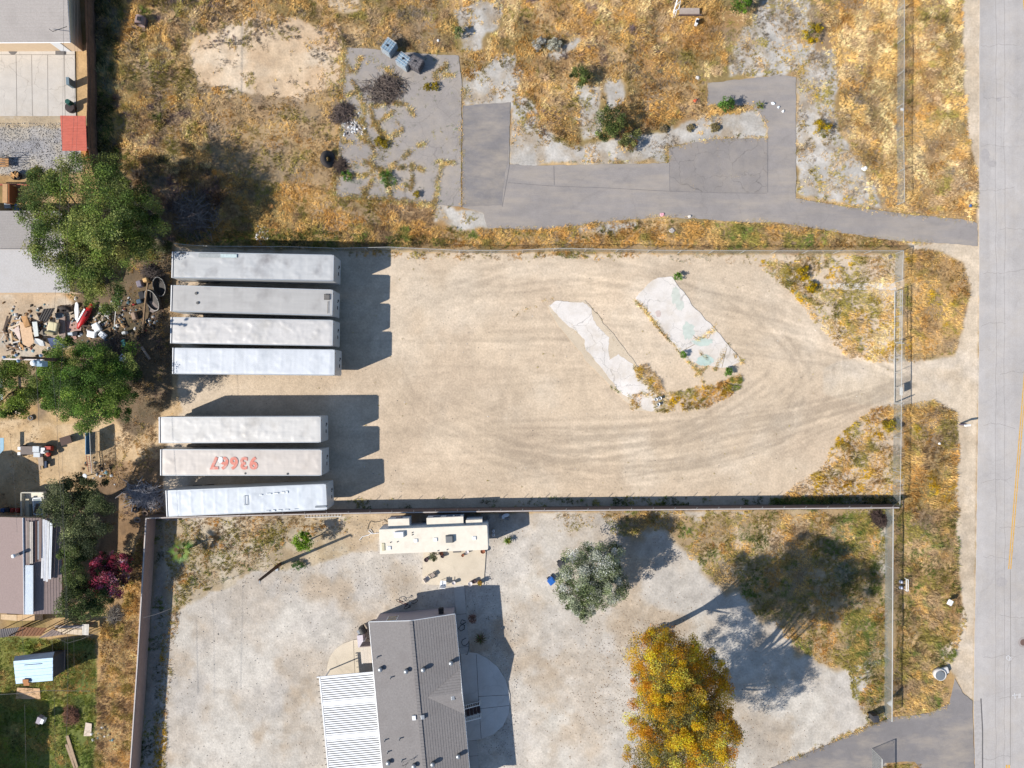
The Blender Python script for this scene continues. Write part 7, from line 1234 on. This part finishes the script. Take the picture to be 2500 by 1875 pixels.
# ================================================================ JUNK HEAP
cj = lambda X_, Y_: (X_*.11754, 720+Y_*.11754)
def flat(lab, pts, z, c, th=.05, nm='board', cat='board', m_=None, dz=0.):
    q = [P(*cj(x, y), z)[:2] for x, y in pts]; n = len(q); b = MB(); b.prism(q, z-th, [z+dz*i/n for i in range(n)]); return tag(b.build(nm, m_ or mat('j_%d_%d_%d' % c, c, .85, var=.15, scale=4)), lab, cat)
flat('big pale plywood sheet at the centre of the junk heap', [(400,545),(640,640),(705,985),(600,1090),(470,1020),(420,720)], .7, (232,196,160), nm='plywood')
flat('brown particle board tilted over the top of the big plywood sheet', [(430,440),(560,440),(640,640),(545,680)], .85, (206,158,108), nm='plywood', dz=.3)
flat('whitish plasterboard left of the big plywood sheet', [(270,720),(385,640),(430,900),(410,960)], .6, (234,212,200))
flat('orange brown board under the lower end of the plywood sheet', [(400,1000),(470,1050),(500,1150),(430,1130)], .4, (214,164,110))
t = thing('truck_bed_liner', 'dark ribbed plastic truck bed liner on the junk heap', 'panel', (0, 0, 0)); A, B_, C, D = (Vector(P(*cj(*q), z)) for q, z in (((905,290), .8), ((1135,270), .9), ((990,540), 1.1), ((795,520), 1.))); b = MB(); b.add([A, B_, C, D]+[q-Vector((0, 0, .08)) for q in (A, B_, C, D)], [(3, 2, 1, 0), (4, 5, 6, 7), (0, 1, 5, 4), (1, 2, 6, 5), (2, 3, 7, 6), (3, 0, 4, 7)]); b.build('liner', mat('liner_dark', (84,80,78), .6), t)
for i in range(4): f = (i+.5)/4; b = MB(); b.tube([A.lerp(B_, f)+Vector((0, 0, .03)), D.lerp(C, f)+Vector((0, 0, .03))], .05, 4); b.build('rib', mat('liner_rib', (120,114,110), .6), t)
flat('white sliding door panel standing in the middle of the junk heap', [(665,560),(765,555),(800,850),(715,870)], 1., (232,236,232), .1, 'door_panel', 'panel')
flat('crumpled white sheet below the white door panel', [(710,900),(800,910),(900,960),(930,1060),(850,1060),(740,1000)], .6, (238,240,240), .2, 'sheet', 'sheet', dz=.2)
t = thing('armchair', 'cream upholstered armchair on its side in the junk heap', 'chair', P(*cj(1105, 690), .6)[:2]+(.3,), 1.35); b = MB(); b.box((0, 0, .3), (1.3, 1., .5)); b.build('seat', mat('cream_cloth', (222,212,176), .9, var=.1, k=.7), t, bevel=.12); b = MB(); b.box((-.55, 0, .55), (.3, 1., .5)); b.build('backrest', mat('cream_cloth2', (176,164,130), .9), t, bevel=.1)
flat('grey cardboard left of the armchair', [(900,690),(1020,740),(940,860),(810,800)], .45, (150,140,130), nm='cardboard', cat='cardboard')
flat('blue grey tarp folded at the bottom of the junk heap', [(985,900),(1130,890),(1400,1080),(1220,1110),(1080,1100)], .5, (90,104,140), .15, 'tarp', 'tarp', dz=.2)
flat('long concrete slab ridge right of the armchair', [(1215,490),(1350,440),(1355,900),(1300,1000),(1235,900)], .25, (170,150,140), .25, 'slab', 'slab')
flat('wide teal board shaded beside the ribbed liner', [(1135,375),(1300,375),(1330,440),(1170,520)], .3, (110,124,134), .1)
flat('square of pinkish brick paving right of the slab ridge', [(1370,540),(1700,560),(1680,740),(1380,760)], .06, (196,158,146), .05, 'brick_paving', 'paving')
flat('lower square of pinkish brick paving', [(1380,850),(1560,830),(1600,900),(1440,1000)], .06, (188,148,136), .05, 'brick_paving', 'paving')
flat('white blue plastic crate lid on the brick paving', [(1405,785),(1500,775),(1505,855),(1410,850)], .35, (214,224,236), .3, 'crate', 'crate'); flat('dark crate right of the pale crate lid', [(1510,775),(1605,765),(1600,840),(1510,850)], .35, (52,54,64), .3, 'crate', 'crate')
t = thing('surfboard', 'long white board with pointed tip beside the red kayak', 'board', (0, 0, 0)); b = MB(); b.prism([P(*cj(*q), .6)[:2] for q in ((1560,160),(1600,140),(1625,200),(1632,380),(1610,530),(1560,520),(1540,300))], .5, .6); b.build('board', plw, t, bevel=.03)
t = thing('kayak', 'red kayak like plastic hull lying in the junk heap', 'kayak', P(*cj(1745,440), .5)[:2]+(.35,), 1.05); b = MB(); n = 14; vs = []; fs = []
for i in range(n+1):
    f = i/n; x_ = -1.5+3*f; w_ = .42*math.sin(math.pi*min(max(f, .06), .94))**.6
    for j in range(7): a = math.pi*j/6; vs.append((x_, w_*math.cos(a), .3*math.sin(a)*w_/.42))
for i in range(n):
    for j in range(6): fs.append((i*7+j, (i+1)*7+j, (i+1)*7+j+1, i*7+j+1))
b.add(vs, fs); b.build('hull', mat('kayak_red', (204,36,40), .35), t, True); b = MB(); b.box((-.1, .25, .24), (1.6, .25, .06), 0, -.5); b.build('white_flank', plw, t); b = MB(); b.box((.3, -.1, .3), (.6, .18, .06)); b.build('cockpit_rim', mat('dark_red2', (130,24,28), .5), t)
t = thing('plastic_chair', 'toppled white plastic chair under the shade of the junk dump trees', 'chair', P(300,876,.3), .9); b = MB(); b.tube([(-.3, -.3, .1), (.35, -.25, .2), (.4, .3, .2), (-.2, .35, .1)], .045, 5); b.build('frame', plw, t); b = MB(); b.box((-.05, 0, .2), (.4, .35, .05), .2, .4); b.build('seat', plw, t)
for i in (-1, 1): b = MB(); b.tube([(-.2, i*.15, .2), (-.5, i*.1, .05)], .035, 5); b.build('leg', plw, t)
for (x, y, s, c, lab, nm) in ((300,838,(.45,.9,.3),(90,170,170),'teal plastic tub in the shaded dump','plastic_tub'), (301,812,(.5,.35,.5),(220,222,224),'white appliance above the teal tub','appliance'), (325,771,(.5,.9,.5),(176,150,132),'upholstered brown block beside the long beam','cushion'), (338,692,(.6,.75,.6),(146,138,150),'grey mattress piece left of the upper tub','mattress'), (353,683,(.55,.5,.7),(226,186,130),'tan lamp shade shaped bundle above the grey mattress piece','bundle'), (345,720,(.7,.9,.5),(52,52,58),'black plastic sack heap left of the long beam','sack'), (338,735,(.6,.5,.4),(80,104,124),'blue grey sack below the black sacks','sack'), (325,743,(.3,.2,.3),(190,60,60),'small red sack beneath the black sacks','sack'), (316,840,(.3,.35,.3),(200,160,80),'small orange box right of the teal tub','box')):
    t = thing(nm, lab, nm.replace('_', ' '), P(x, y, s[2])[:2]+(0,), .3); b = MB(); b.box((0, 0, s[2]/2), s, taper=.85); b.build('body', mat('dump_%d' % x+str(y), c, .8, var=.2, scale=5), t, bevel=.08)
t = thing('appliance', 'white jumble of broken plastic basins right of the red hull', 'appliance', P(*cj(1960,780), .4)[:2]+(0,), .2)
for (x_, y_, w_, d, h_) in ((-.4, -.1, .9, .7, .4), (.3, .5, .7, .9, .5), (.7, -.4, .6, .8, .35)): b = MB(); b.box((x_, y_, h_/2), (w_, d, h_), x_); b.build('basin', plw, t, bevel=.1)
r = random.Random(12)
proto = None
for i in range(46):
    if i < 34: x = r.gauss(42, 16); y = r.gauss(815, 16)
    else: x = r.gauss(250, 22); y = r.gauss(785, 14)
    b = MB(); L_ = r.uniform(.5, 1.7); b.box((0, 0, 0), (L_, r.uniform(.06, .2), .05), 0, 0, r.uniform(-.15, .15)); c = r.choice([(206,170,126),(226,206,180),(150,120,92),(236,232,226),(90,76,66)])
    o = b.build('scrap_board', mat('sb_%d' % c[0], c, .85, var=.15)); o.location = P(x, y, 0)[:2]+(r.uniform(.12, .5),); o.rotation_euler.z = r.uniform(0, 3.14)
    cn_ = {206: 'tan', 226: 'pale cream', 150: 'brown', 236: 'white', 90: 'dark grey'}[c[0]]; ln_ = 'long' if L_ > 1.2 else 'medium' if L_ > .85 else 'short'
    if i < 34: tag(o, '%s %s scrap board at the %s %s of the junk heap' % (ln_, cn_, 'upper' if y < 815 else 'lower', 'left' if x < 42 else 'right'), 'board', 'scrap boards around the junk heap')
    else: tag(o, '%s %s scrap board lying %s the white basins' % (ln_, cn_, 'left of' if x < 238 else 'right of' if x > 262 else 'beside'), 'board', 'scrap boards under the trees')
